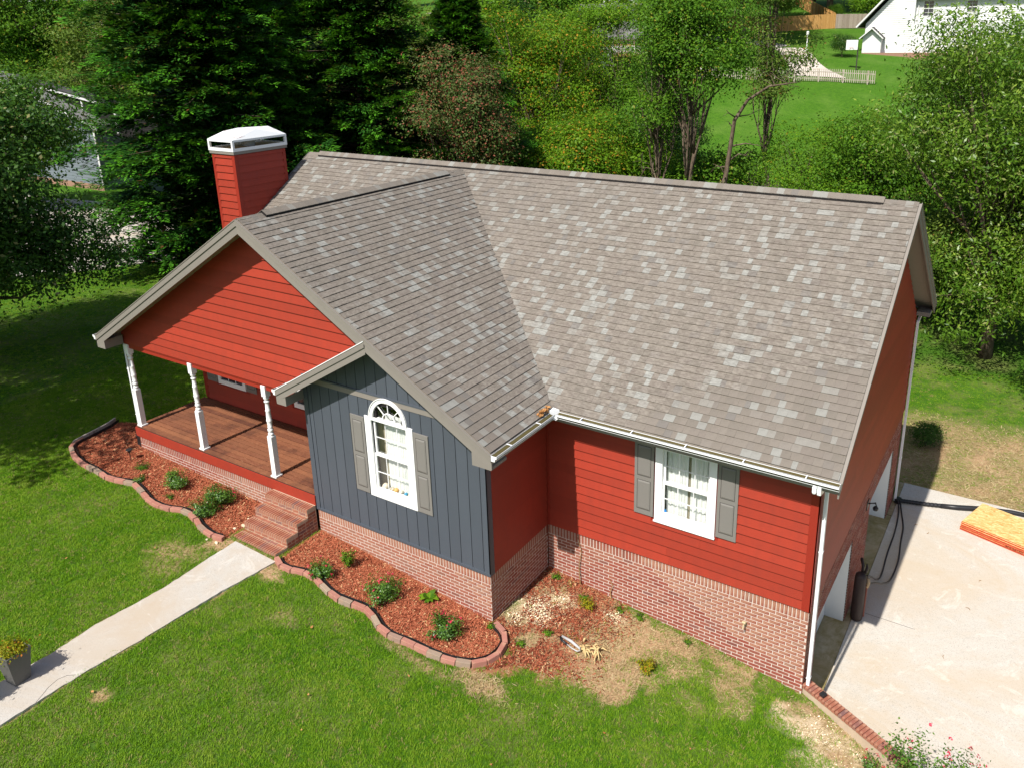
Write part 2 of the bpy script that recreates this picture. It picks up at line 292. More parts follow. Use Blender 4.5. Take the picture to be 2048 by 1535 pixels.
# ------------------------------------------------------------------ building blocks
Z = Vector((0, 0, 1))
def put(name, me, mat=None, parent=None, label=None, cat=None, group=None, kind=None):
    o = bpy.data.objects.new(name, me); COL.objects.link(o)
    if me is not None and mat is not None:
        for q in (mat if isinstance(mat, (list, tuple)) else [mat]): me.materials.append(MATS[q] if isinstance(q, str) else q)
    if parent: o.parent = parent
    for k, v in (('label', label), ('category', cat), ('group', group), ('kind', kind)):
        if v: o[k] = v
    return o
def empty(name, label, cat, loc=(0, 0, 0), group=None):
    o = put(name, None, None, None, label, cat, group); o.location = loc; o.empty_display_size = 0.3; return o
class MB:
    def __init__(s): s.v = []; s.f = []; s.m = []; s.r = []
    def quadbox(s, P, m=0, r=None):
        """8 points: 0-3 the lower ring, 4-7 the upper ring"""
        b = len(s.v); s.v += [tuple(p) for p in P]
        for q in ((0, 3, 2, 1), (4, 5, 6, 7), (0, 1, 5, 4), (1, 2, 6, 5), (2, 3, 7, 6), (3, 0, 4, 7)):
            s.f.append(tuple(b+i for i in q)); s.m.append(m); s.r.append(random.random() if r is None else r)
    def box(s, x0, x1, y0, y1, z0, z1, m=0, M=None, r=None):
        r = random.random() if r is None else r
        P = [(x0, y0, z0), (x1, y0, z0), (x1, y1, z0), (x0, y1, z0), (x0, y0, z1), (x1, y0, z1), (x1, y1, z1), (x0, y1, z1)]
        if M is not None: P = [M @ Vector(p) for p in P]
        s.quadbox(P, m, r); return s
    def prism(s, A, B, m=0, r=None):
        """two rings of the same length joined"""
        n = len(A); b = len(s.v); s.v += [tuple(p) for p in A]+[tuple(p) for p in B]; r = random.random() if r is None else r
        s.f.append(tuple(b+i for i in reversed(range(n)))); s.f.append(tuple(b+n+i for i in range(n)))
        for i in range(n): s.f.append((b+i, b+(i+1) % n, b+n+(i+1) % n, b+n+i))
        s.m += [m]*(n+2); s.r += [r]*(n+2); return s
    def bar(s, a, b, w, h, up=Z, m=0, r=None):
        """a beam of width w and height h from a to b, centred"""
        a, b = Vector(a), Vector(b); d = (b-a).normalized(); sd = d.cross(up).normalized(); u = sd.cross(d).normalized()
        A = [a-sd*w/2-u*h/2, a+sd*w/2-u*h/2, a+sd*w/2+u*h/2, a-sd*w/2+u*h/2]; B = [p+(b-a) for p in A]
        return s.prism(A, B, m, r)
    def tube(s, path, rad, n=8, m=0, caps=True):
        path = [Vector(p) for p in path]; k = len(path); rad = rad if hasattr(rad, '__len__') else [rad]*k
        b = len(s.v); ref = None; rr = random.random()
        for i, p in enumerate(path):
            t = (path[min(i+1, k-1)]-path[max(i-1, 0)]).normalized()
            if ref is None: ref = t.orthogonal().normalized()
            ref = (ref-t*ref.dot(t)).normalized(); q = t.cross(ref)
            for j in range(n):
                a = 2*math.pi*j/n; s.v.append(tuple(p+(ref*math.cos(a)+q*math.sin(a))*rad[i]))
        for i in range(k-1):
            for j in range(n):
                s.f.append((b+i*n+j, b+i*n+(j+1) % n, b+(i+1)*n+(j+1) % n, b+(i+1)*n+j)); s.m.append(m); s.r.append(rr)
        if caps:
            s.f.append(tuple(b+j for j in reversed(range(n)))); s.f.append(tuple(b+(k-1)*n+j for j in range(n))); s.m += [m]*2; s.r += [rr]*2
        return s
    def lathe(s, c, prof, n=14, m=0):
        c = Vector(c); return s.tube([c+Z*z for z, r in prof], [r for z, r in prof], n, m)
    def mesh(s, name, smooth=False):
        me = bpy.data.meshes.new(name); me.from_pydata([tuple(map(float, p)) for p in s.v], [], s.f); me.update()
        if any(s.m): me.polygons.foreach_set('material_index', s.m)
        a = me.attributes.new('rnd', 'FLOAT', 'FACE'); a.data.foreach_set('value', np.array(s.r, dtype=np.float32))
        if smooth: me.shade_smooth()
        return me
    def obj(s, name, mat, parent=None, smooth=False, rnd0=False, bevel=0.0, **k):
        if rnd0: s.r = [0.0]*len(s.r)
        o = put(name, s.mesh(name, smooth), mat, parent, **k)
        if bevel:
            md = o.modifiers.new('bevel', 'BEVEL'); md.width = bevel; md.segments = 2; md.limit_method = 'ANGLE'
        return o
def clip(poly, a, b, c):
    """keep the side a*u+b*v+c >= 0 of a convex polygon"""
    out = []
    for i in range(len(poly)):
        p, q = poly[i], poly[(i+1) % len(poly)]; dp, dq = a*p[0]+b*p[1]+c, a*q[0]+b*q[1]+c
        if dp >= -1e-9: out.append(p)
        if (dp > 1e-9 and dq < -1e-9) or (dp < -1e-9 and dq > 1e-9):
            t = dp/(dp-dq); out.append((p[0]+(q[0]-p[0])*t, p[1]+(q[1]-p[1])*t))
    return out
def area(p): return abs(sum(p[i][0]*p[(i+1) % len(p)][1]-p[(i+1) % len(p)][0]*p[i][1] for i in range(len(p))))/2
def rect(u0, u1, v0, v1): return [(u0, v0), (u1, v0), (u1, v1), (u0, v1)]
def cliprect(p, u0, u1, v0, v1):
    for h in ((1, 0, -u0), (-1, 0, u1), (0, 1, -v0), (0, -1, v1)):
        p = clip(p, *h)
        if len(p) < 3: return []
    return p
def punch(poly, holes):
    ps = [poly]
    for (a, b, c, d) in holes:
        nx = []
        for p in ps:
            if not cliprect(p, a, b, c, d): nx.append(p); continue
            L = clip(p, -1, 0, a); Rr = clip(p, 1, 0, -b)
            M = clip(clip(p, 1, 0, -a), -1, 0, b) if len(p) > 2 else []
            lo = clip(M, 0, -1, c) if len(M) > 2 else []; hi = clip(M, 0, 1, -d) if len(M) > 2 else []
            nx += [q for q in (L, Rr, lo, hi) if len(q) > 2 and area(q) > 1e-4]
        ps = nx
    return ps
class Fr:
    """a wall plane: u along it, n out of it, z up"""
    def __init__(s, O, U, N): s.O, s.U, s.N = Vector(O), Vector(U), Vector(N)
    def __call__(s, u, n, z): return s.O+s.U*u+s.N*n+Z*z
    def slab(s, mb, poly, n0, n1, m=0, r=None):
        A = [s(u, n0, z) for u, z in poly]; B = [s(u, n1(z) if callable(n1) else n1, z) for u, z in poly]
        mb.prism(A, B, m, r); return mb
    def box(s, mb, u0, u1, n0, n1, z0, z1, m=0, r=None): return s.slab(mb, rect(u0, u1, z0, z1), n0, n1, m, r)
# joined pieces and single pieces of brick
BRICKS = []      # (corner frame, u0, u1, z0, z1, n) of the house's bricks, split later into the nearest 300 and the rest
def siding(fr, poly, z0, expo, mat, parent, holes=(), name='siding_board', thick=0.030, joint=True, extra=0.0):
    zs = [z for u, z in poly]; k0 = int(math.floor((min(zs)-z0)/expo)); k1 = int(math.ceil((max(zs)-z0)/expo))
    for k in range(k0, k1):
        a, b = z0+k*expo, z0+(k+1)*expo
        p = cliprect(poly, -1e3, 1e3, a, b)
        if len(p) < 3 or area(p) < 2e-4: continue
        for q in punch(p, holes):
            us = [u for u, z in q]; cuts = [min(us), max(us)]
            if joint and cuts[1]-cuts[0] > 2.6:
                cuts.insert(1, cuts[0]+random.uniform(0.3, 0.7)*(cuts[1]-cuts[0]))
            for c0, c1 in zip(cuts[:-1], cuts[1:]):
                w = cliprect(q, c0+(0.0008 if c0 != cuts[0] else 0), c1-(0.0008 if c1 != cuts[-1] else 0), -1e3, 1e3)
                if len(w) < 3 or area(w) < 2e-4: continue
                mb = MB(); fr.slab(mb, w, 0.0, lambda z, a=a: extra+thick-(z-a)/expo*(thick-0.004)); mb.obj(name, mat, parent, rnd0=True)
BR_H, BR_L, MOR = 0.0530, 0.190, 0.0143
CRS = BR_H+MOR-0.0
def brickwall(fr, u0, u1, ztop, zbot, parent, holes=(), soldier=True, back=True, store=None, flip=0):
    store = BRICKS if store is None else store
    if back:
        mb = MB(); lo = min(zbot(u0), zbot((u0+u1)/2), zbot(u1))-0.15
        for p in punch(rect(u0+0.004, u1-0.004, lo, ztop-0.003), holes): fr.slab(mb, p, -0.09, 0.0)
        mb.obj('mortar', 'mortar', parent)
    zt = ztop
    if soldier:
        n = max(1, int(round((u1-u0)/0.0675))); w = (u1-u0)/n; hh = 0.193
        for i in range(n):
            a = u0+i*w+MOR/2; ins = any(h[0]-0.01 < a < h[1]-0.02 and h[2] < ztop-0.1 < h[3] for h in holes)
            dz = (0, 0.0, 0.0, 0.0)[i % 4]
            if not ins: store.append((fr, a, a+w-MOR, zt-hh+dz, zt, 0.0025+random.uniform(-0.001, 0.001)))
        zt -= hh+MOR
    k = 0
    while zt > -3.0:
        z1 = zt; z0 = zt-BR_H; off = (k+flip) % 2*0.5*(BR_L+MOR)
        u = u0-off
        any_ = False
        while u < u1-0.005:
            a, b = max(u, u0)+(MOR/2 if u > u0 else 0.001), min(u+BR_L+MOR, u1)-(MOR/2 if u+BR_L+MOR < u1 else 0.001)
            if b-a > 0.02 and z1 > zbot((a+b)/2)-0.02:
                any_ = True
                for p in punch(rect(a, b, z0, z1), holes):
                    uu = [q[0] for q in p]; zz = [q[1] for q in p]
                    if max(uu)-min(uu) > 0.015 and max(zz)-min(zz) > 0.015: store.append((fr, min(uu), max(uu), min(zz), max(zz), 0.0025+random.uniform(-0.001, 0.0012)))
            u += BR_L+MOR
        zt -= BR_H+MOR; k += 1
        if not any_: break
CUBE = MB().box(-0.5, 0.5, -0.5, 0.5, -0.5, 0.5, r=0.0).mesh('brick')
_cubes = {}
def unit(mat, nm='brick'):
    if (mat, nm) not in _cubes:
        c = CUBE.copy(); c.name = nm; c.materials.append(MATS[mat]); _cubes[(mat, nm)] = c
    return _cubes[(mat, nm)]
def brick_objs(lst, mat, parent, name='brick', limit=300, rest='brickwork', depth=0.03):
    """the nearest `limit` bricks as single parts that share one mesh, all others joined"""
    c = Vector(CAM)
    lst = sorted(lst, key=lambda b: (b[0]((b[1]+b[2])/2, 0, (b[3]+b[4])/2)-c).length)
    me = unit(mat, name)
    for fr, a, b, z0, z1, n in lst[:limit]:
        o = bpy.data.objects.new(name, me); COL.objects.link(o); o.parent = parent
        ctr = fr((a+b)/2, n-depth/2, (z0+z1)/2)
        M = Matrix.Identity(4)
        for i, (ax, sc) in enumerate(((fr.U, b-a), (fr.N, depth), (Z, z1-z0))):
            for j in range(3): M[j][i] = ax[j]*sc
        for j in range(3): M[j][3] = ctr[j]
        o.matrix_world = M
    if lst[limit:]:
        mb = MB()
        for fr, a, b, z0, z1, n in lst[limit:]: fr.box(mb, a, b, n-depth, n, z0, z1)
        mb.obj(rest, mat, parent, kind='stuff')
def quads(name, V, rnd, mat, parent=None, tip=None, tri=False, **k):
    """V (N,4,3) or (N,3,3) corner positions of leaf-sized faces"""
    n, c = V.shape[0], V.shape[1]
    me = bpy.data.meshes.new(name); me.vertices.add(n*c); me.vertices.foreach_set('co', V.reshape(-1).astype(np.float32))
    me.loops.add(n*c); me.loops.foreach_set('vertex_index', np.arange(n*c, dtype=np.int32))
    me.polygons.add(n); me.polygons.foreach_set('loop_start', np.arange(0, n*c, c, dtype=np.int32)); me.polygons.foreach_set('loop_total', np.full(n, c, dtype=np.int32))
    me.update(calc_edges=True)
    me.attributes.new('rnd', 'FLOAT', 'FACE').data.foreach_set('value', rnd.astype(np.float32))
    if tip is not None: me.attributes.new('tip', 'FLOAT', 'FACE').data.foreach_set('value', tip.astype(np.float32))
    return put(name, me, mat, parent, **k) if mat else me

# ================================================================== THE HOUSE
XI, XL, WF, WX = -5.04, -15.37, -1.88, -9.34          # inside corner, left end, wing front, wing's left side
DEP = 8.78; EV = 0.435; ZE = 2.729; PM, PW = 0.68, 0.584
XR, XLE = 0.334, -15.57                                # roof ends of the main ridge
WRE, WLE = -4.60, -15.57; XC = (WRE+WLE)/2; ZWR = ZE+PW*(WRE-XC); RK = -2.31
SGL, SGP = -9.577, (-9.577-4.60)/2; ZSG = ZE+PW*(SGP-SGL)
YR = DEP/2; ZR = ZE+PM*(YR+EV)
def zmain(y): return ZE+PM*(y+EV)
def zwr(x): return ZE+PW*(WRE-x)
def zwl(x): return ZE+PW*(x-WLE)
house = empty('house', 'red single-storey house with grey shingle roof, blue front wing and brick base', 'house', (-7, 3, 0))
house.location = (0, 0, 0)
TH = 0.15
# wall frames
F_main = Fr((XI, 0, 0), (1, 0, 0), (0, -1, 0))
F_wr = Fr((XI, WF, 0), (0, 1, 0), (1, 0, 0))
F_wf = Fr((WX, WF, 0), (1, 0, 0), (0, -1, 0))
F_r = Fr((0, 0, 0), (0, 1, 0), (1, 0, 0))
F_pb = Fr((XL, 0, 0), (1, 0, 0), (0, -1, 0))
F_gab = Fr((XL, -1.85, 0), (1, 0, 0), (0, -1, 0))
H_main = (2.29, 3.34, 0.86, 2.30)                       # window opening in the front wall (u, z)
gz = lambda x, y: float(ground_z(x, y))
def core(fr, poly, holes=(), n0=-0.12, n1=0.0, mat='red_trim', nm='wall'):
    mb = MB()
    for p in punch(poly, holes): fr.slab(mb, p, n0, n1-0.001)
    return mb.obj(nm, mat, house, rnd0=True)
# --- front wall, right part
core(F_main, rect(0, 5.04, -0.02, 2.60), [H_main])
siding(F_main, rect(0.07, 4.915, 0.012, 2.50), 0.012, 0.1778, 'red_paint', house, [(2.19, 3.44, 0.79, 2.40)])
mb = MB(); F_main.box(mb, 4.915, 5.062, 0, 0.024, -0.005, 2.50); mb.obj('corner_board', 'red_trim', house, bevel=0.002)
mb = MB(); F_main.box(mb, 0.026, 0.068, 0, 0.022, 0.0, 2.50); mb.obj('corner_board', 'red_trim', house)
brickwall(F_main, 0.01, 5.04, -0.004, lambda u: gz(XI+u, -0.02), house)
# --- side of the wing
core(F_wr, rect(0.0, 1.88, -0.02, 2.60))
siding(F_wr, rect(0.10, 1.835, 0.012, 2.50), 0.012, 0.1778, 'red_paint', house, joint=False)
mb = MB(); F_wr.box(mb, 1.835, 1.856, 0, 0.022, 0.0, 2.50); mb.obj('corner_board', 'red_trim', house)
brickwall(F_wr, 0.0, 1.865, -0.004, lambda u: gz(XI+0.02, WF+u), house, flip=1)
# --- blue front of the wing
L_w = XI-WX
ztop = lambda x: min(ZE+PW*(WRE-x), ZE+PW*(x-SGL))-TH
blue = [(0, 0.045), (L_w, 0.045), (L_w, ztop(XI)), (SGP-WX, ZSG-TH), (0, ztop(WX))]
AW = (1.74, 2.58, 0.96, 2.44)                           # sash opening of the arched window
ACX, ACZ, ARI = 2.16, 2.44, 0.37
hb = [AW, (1.86, 2.46, 2.44, 2.72)]
core(F_wf, [(0, -0.02)]+blue[1:1]+[(L_w, -0.02)]+blue[2:], hb, mat='dark_gap')
grooves = [-9.14+0.2485*i-WX for i in range(17)]
ed = [0.10]+[g for g in grooves if 0.12 < g < L_w-0.12]+[L_w-0.085]
band = (0, L_w, 2.80, 2.90)
for a, b in zip(ed[:-1], ed[1:]):
    p = clip(clip(blue, 1, 0, -(a+0.006)), -1, 0, b-0.006)
    for q in punch(p, [(1.60, 2.72, 0.84, 2.46), (1.72, 2.60, 2.46, 2.80), band]):
        if area(q) > 1e-3: mb = MB(); F_wf.slab(mb, q, 0.0, 0.016); mb.obj('panel_board', 'blue_paint', house, rnd0=True)
mb = MB(); F_wf.box(mb, 0.0, L_w+0.02, 0, 0.035, 0.0, 0.045); mb.obj('sill_board', 'blue_paint', house)
mb = MB(); F_wf.box(mb, -0.02, 0.10, 0, 0.026, 0.045, 2.76); mb.obj('corner_board', 'blue_paint', house); mb = MB(); F_wf.box(mb, L_w-0.085, L_w+0.024, 0, 0.026, 0.045, 2.70); mb.obj('corner_board', 'blue_paint', house)
mb = MB(); F_wr.box(mb, -0.026, 0.10, 0.0, 0.024, 0.0, 2.50); mb.obj('corner_board', 'blue_paint', house)
mb = MB(); F_wf.box(mb, 0.0, L_w-0.05, 0, 0.030, 2.80, 2.90); mb.obj('frieze_board', 'grey_trim', house)
mb = MB(); F_wf.box(mb, 0.0, L_w-0.05, 0, 0.036, 2.901, 2.935); mb.obj('frieze_cap', 'blue_paint', house)
brickwall(F_wf, 0.0, L_w, -0.004, lambda u: gz(WX+u, WF-0.03), house)
# wing's left side, seen beside the porch
core(Fr((WX, 0, 0), (0, -1, 0), (-1, 0, 0)), rect(0.0, 1.86, -0.6, 2.5), mat='blue_paint')
# --- right-hand gable wall
gab = [(0, 0), (DEP, 0), (DEP, 2.50), (DEP/2, ZR-TH-0.05), (0, 2.50)]
D1 = (0.70, 3.43, -2.66, -0.66); D2 = (5.08, 7.81, -2.66, -0.66)
core(F_r, [(0, -0.02)]+[(DEP, -0.02)]+gab[2:])
siding(F_r, clip(clip(gab, 1, 0, -0.12), -1, 0, DEP-0.12), 0.012, 0.1778, 'red_paint', house)
mb = MB(); F_r.box(mb, -0.024, 0.12, 0, 0.024, -0.005, 2.50); mb.obj('corner_board', 'red_trim', house)
mb = MB(); F_r.box(mb, DEP-0.12, DEP+0.024, 0, 0.024, -0.005, 2.50); mb.obj('corner_board', 'red_trim', house)
brickwall(F_r, 0.0, DEP, -0.004, lambda u: -2.62, house, [D1, D2], flip=1)
for (a, b, c, d) in (D1, D2):
    g = MB(); F_r.box(g, a, b, -0.44, -0.40, c, d); door = g.obj('garage_door', 'garage_white', house)
    for i in range(4):
        for j in range(4):
            u0 = a+0.07+j*(b-a-0.08)/4; z0 = c+0.08+i*(d-c-0.06)/4
            p = MB(); F_r.box(p, u0, u0+(b-a)/4-0.12, -0.398, -0.388, z0, z0+(d-c)/4-0.1); p.obj('door_panel', 'garage_white', door, rnd0=True, bevel=0.004)
    g = MB(); F_r.box(g, b-0.018, b, -0.40, -0.02, c, d); F_r.box(g, a, a+0.018, -0.40, -0.02, c, d); F_r.box(g, a+0.018, b-0.018, -0.40, -0.02, d-0.018, d); g.obj('door_jamb', 'garage_white', house)
    # brick returns at the jambs (alternate long and short ends)
# rear and left walls, porch inside
core(Fr((0, DEP, 0), (-1, 0, 0), (0, 1, 0)), rect(0.12, -XL-0.12, -2.6, 2.6), mat='red_trim')
core(Fr((XL, DEP, 0), (0, -1, 0), (-1, 0, 0)), [(0, -1.0), (DEP, -1.0), (DEP, 2.5), (DEP/2, ZR-TH), (0, 2.5)], mat='red_trim')
core(F_pb, rect(0.0, XI-XL, -0.5, 2.6), mat='red_trim')
siding(F_pb, rect(0.12, WX-XL, 0.34, 2.44), 0.34, 0.1778, 'red_paint', house, [(0.52, 1.78, 0.80, 2.2), (3.28, 4.4, 0.80, 2.2)])
mb = MB(); F_pb.box(mb, 0, 0.12, 0, 0.022, 0.34, 2.44); mb.obj('corner_board', 'red_trim', house)
mb = MB(); mb.box(XL-0.1, WX-0.002, -1.84, -0.03, 2.45, 2.50); mb.obj('porch_ceiling', 'white_paint', house)
# --- red gable over the porch
lz = lambda u: ZE+PW*((XL+u)-WLE)-TH; rz = lambda u: ZE+PW*(WRE-(XL+u))-TH; sz = lambda u: ZE+PW*((XL+u)-SGL)-0.10
u_pk = XC-XL
P = [(0, 2.43), (9.2, 2.43), (9.2, rz(9.2)), (u_pk, lz(u_pk)), (0, max(lz(0), 2.45))]
P = clip(P, -PW, 1, -(ZE+PW*(XL-SGL)-0.10))
P = clip(P, 0, 1, -2.44)
core(F_gab, P, n0=-0.1)
siding(F_gab, P, 2.44, 0.188, 'red_paint', house, joint=False, thick=0.034)
mb = MB(); mb.box(XL-0.02, WX-0.26, -1.862, -1.72, 2.400, 2.428); mb.obj('beam', 'red_trim', house)
mb = MB(); mb.box(XL-0.02, WX-0.30, -1.84, -1.74, 2.30, 2.399); mb.obj('beam', 'red_trim', house)

# ------------------------------------------------------------------ windows
def shutter(fr, u0, u1, z0, z1, mat='shutter_grey'):
    b = MB(); fr.box(b, u0, u1, 0.017, 0.040, z0, z1); o = b.obj('shutter', mat, house, bevel=0.003)
    zm = (z0+z1)/2
    for a, c in ((z0+0.10, zm-0.04), (zm+0.04, z1-0.09)):
        b = MB(); fr.box(b, u0+0.055, u1-0.055, 0.0405, 0.0415, a, c); b.obj('panel_groove', 'dark_gap', o)
        b = MB(); A = [fr(u, 0.042, z) for u, z in rect(u0+0.062, u1-0.062, a+0.007, c-0.007)]; B = [fr(u, 0.052, z) for u, z in rect(u0+0.085, u1-0.085, a+0.035, c-0.035)]
        b.prism(A, B); b.obj('shutter_panel', mat, o)
def curtain(fr, u0, u1, z0, z1, n, parent, mat='sheer_curtain', waves=9, amp=0.03):
    b = MB(); k = waves*8; b.v = []; 
    for i in range(k+1):
        u = u0+(u1-u0)*i/k; d = amp*math.sin(i/8*2*math.pi)+0.3*amp*math.sin(i*1.7)
        b.v += [tuple(fr(u, n+d, z0)), tuple(fr(u, n+d*0.5, z1))]
    for i in range(k): b.f.append((2*i, 2*i+2, 2*i+3, 2*i+1)); b.m.append(0); b.r.append(0)
    return b.obj('curtain', mat, parent, smooth=True)
def room(fr, u0, u1, z0, z1, d, parent):
    b = MB(); e = 0.03
    fr.box(b, u0-e-0.3, u1+e+0.3, -d-0.03, -d, z0-0.3, z1+0.3); fr.box(b, u0-e-0.3, u0-0.3, -d, -0.121, z0-0.3, z1+0.3); fr.box(b, u1+0.3, u1+e+0.3, -d, -0.121, z0-0.3, z1+0.3)
    fr.box(b, u0-0.3, u1+0.3, -d, -0.121, z0-0.3-e, z0-0.3); fr.box(b, u0-0.3, u1+0.3, -d, -0.121, z1+0.3, z1+0.3+e)
    return b.obj('room_behind', 'room_dark', parent)
# double-hung window in the front wall
fr = F_main; b = MB(); U0, U1, Z0, Z1 = 2.255, 3.375, 0.815, 2.345; a0, a1, c0, c1 = 2.39, 3.25, 0.98, 2.25
for q in ((U0, a0, Z0, Z1), (a1, U1, Z0, Z1), (a0, a1, Z0, c0), (a0, a1, c1, Z1)): fr.box(b, q[0], q[1], -0.05, 0.032, q[2], q[3])
win = b.obj('window', 'white_paint', house, bevel=0.003)
b = MB(); fr.box(b, U0-0.01, U1+0.01, 0.033, 0.05, Z0, Z0+0.03); b.obj('sill', 'white_paint', win)
zm = 1.60
def sash(fr, win, x0, x1, y0, y1, n, cols=3, rows=2, mw=0.014):
    b = MB(); s = 0.038
    for q in ((x0, x0+s, y0, y1), (x1-s, x1, y0, y1), (x0+s, x1-s, y0, y0+s), (x0+s, x1-s, y1-s, y1)): fr.box(b, q[0], q[1], n-0.03, n, q[2], q[3])
    o = b.obj('sash', 'white_paint', win)
    b = MB()
    for i in range(1, cols): x = x0+(x1-x0)*i/cols; fr.box(b, x-mw/2, x+mw/2, n-0.014, n-0.004, y0+s, y1-s)
    for i in range(1, rows):
        y = y0+(y1-y0)*i/rows
        for j in range(cols):
            xa = max(x0+s, x0+(x1-x0)*j/cols+mw/2) if j else x0+s; xb = x0+(x1-x0)*(j+1)/cols-mw/2 if j < cols-1 else x1-s
            fr.box(b, xa, xb, n-0.014, n-0.004, y-mw/2, y+mw/2)
    b.obj('muntins', 'white_paint', win)
    b = MB(); fr.box(b, x0+s-0.004, x1-s+0.004, n-0.024, n-0.020, y0+s-0.004, y1-s+0.004); b.obj('pane', 'window_glass', win)
sash(fr, win, a0+0.002, a1-0.002, c0+0.002, zm+0.018, 0.004); sash(fr, win, a0+0.002, a1-0.002, zm-0.018, c1-0.002, -0.032)
curtain(fr, 2.40, 2.80, 0.85, 2.30, -0.15, win, waves=4, amp=0.022); curtain(fr, 2.85, 3.28, 0.85, 2.30, -0.15, win, waves=5, amp=0.022)
curtain(fr, 2.70, 2.96, 0.85, 2.30, -0.20, win, mat='brown_curtain', waves=3)
room(fr, 2.3, 3.34, 0.88, 2.30, 0.7, win)
b = MB(); b.prism([fr(2.445+0.028*math.cos(t), -0.018, 1.05+0.028*math.sin(t)) for t in np.linspace(0, 2*math.pi, 14)[:-1]], [fr(2.445+0.028*math.cos(t), -0.014, 1.05+0.028*math.sin(t)) for t in np.linspace(0, 2*math.pi, 14)[:-1]])
paint('sticker_blue', (0.03, 0.22, 0.55), 0.4); b.obj('sticker', 'sticker_blue', win)
shutter(fr, 1.865, 2.235, 0.885, 2.33); shutter(fr, 3.395, 3.755, 0.885, 2.33)
# arched window in the blue wing
fr = F_wf; b = MB(); U0, U1, Z0, Z1 = 1.585, 2.735, 0.81, 2.46
a0, a1, c0, c1 = 1.74, 2.58, 0.965, 2.42
for q in ((U0, a0, Z0, Z1), (a1, U1, Z0, Z1), (a0, a1, Z0, c0)): fr.box(b, q[0], q[1], -0.05, 0.034, q[2], q[3])
fr.box(b, a0, a1, -0.05, 0.03, 2.40, 2.455)
win = b.obj('arched_window', 'white_paint', house, bevel=0.003)
def arc(fr, cu, cz, r0, r1, n0, n1, mb, t0=0.0, t1=math.pi, k=24, m=0):
    T = np.linspace(t0, t1, k+1)
    for s, e in zip(T[:-1], T[1:]):
        q = [(cu+r0*math.cos(s), cz+r0*math.sin(s)), (cu+r1*math.cos(s), cz+r1*math.sin(s)), (cu+r1*math.cos(e), cz+r1*math.sin(e)), (cu+r0*math.cos(e), cz+r0*math.sin(e))]
        fr.slab(mb, q, n0, n1, m, 0.3)
b = MB(); arc(fr, ACX, 2.455, 0.365, 0.44, -0.05, 0.034, b); b.obj('arch_frame', 'white_paint', win)
b = MB(); arc(fr, ACX, 2.455, 0.44, 0.455, -0.0, 0.048, b); b.obj('arch_trim', 'white_paint', win)
b = MB(); arc(fr, ACX, 2.455, 0.14, 0.158, -0.01, 0.004, b, k=14)
for t in (math.pi/4, math.pi/2, 3*math.pi/4):
    b.bar(fr(ACX+0.158*math.cos(t), -0.003, 2.455+0.158*math.sin(t)), fr(ACX+0.366*math.cos(t), -0.003, 2.455+0.366*math.sin(t)), 0.016, 0.016, Vector((0, 1, 0)))
b.obj('muntins', 'white_paint', win)
b = MB(); T = np.linspace(0, math.pi, 20); fr.slab(b, [(ACX+0.37*math.cos(t), 2.455+0.37*math.sin(t)) for t in T], -0.03, -0.026); b.obj('pane', 'window_glass', win)
# the wall around the arch
for sg in (1, -1):
    q = [(ACX+sg*0.44*math.cos(t), 2.455+0.44*math.sin(t)) for t in np.linspace(0, math.pi/2, 10)]
    for (p0, p1) in zip(q[:-1], q[1:]):
        out = [(p0[0], p0[1]), (ACX+sg*0.4405, p0[1]), (ACX+sg*0.4405, p1[1]), (p1[0], p1[1])]
        if sg < 0: out = out[::-1]
        b = MB() if p0 == q[0] else b
        fr.slab(b, out, 0.0, 0.0155)
    b.obj('panel_board', 'blue_paint', house, rnd0=True)
zm = 1.70
sash(fr, win, a0+0.002, a1-0.002, c0+0.002, zm+0.018, 0.004); sash(fr, win, a0+0.002, a1-0.002, zm-0.018, 2.398, -0.032)
curtain(fr, 1.93, 2.62, 0.9, 2.50, -0.15, win, waves=7, amp=0.02); curtain(fr, 1.66, 1.97, 0.9, 2.42, -0.20, win, mat='brown_curtain', waves=2)
room(fr, 1.74, 2.58, 0.97, 2.72, 0.8, win)
paint('shell_pale', (0.72, 0.62, 0.50), 0.5); paint('shell_orange', (0.72, 0.40, 0.14), 0.5); paint('shell_blue', (0.05, 0.30, 0.50), 0.4)
for i, (u, mt, sz_) in enumerate(((1.86, 'shell_pale', 0.075), (2.02, 'shell_pale', 0.05), (2.12, 'shell_orange', 0.055), (2.24, 'shell_pale', 0.05), (2.36, 'shell_blue', 0.04), (2.46, 'shell_pale', 0.045))):
    b = MB(); b.lathe(fr(u, -0.085, 0.965), [(0, sz_*0.5), (sz_*0.4, sz_), (sz_*1.1, sz_*0.75), (sz_*1.5, sz_*0.2)], 8); b.obj('ornament', mt, win, smooth=True)
b = MB(); fr.box(b, 1.74, 2.58, -0.16, -0.05, 0.93, 0.964); b.obj('inner_sill', 'white_paint', win)
shutter(fr, 1.225, 1.57, 0.835, 2.41); shutter(fr, 2.75, 3.09, 0.825, 2.41)
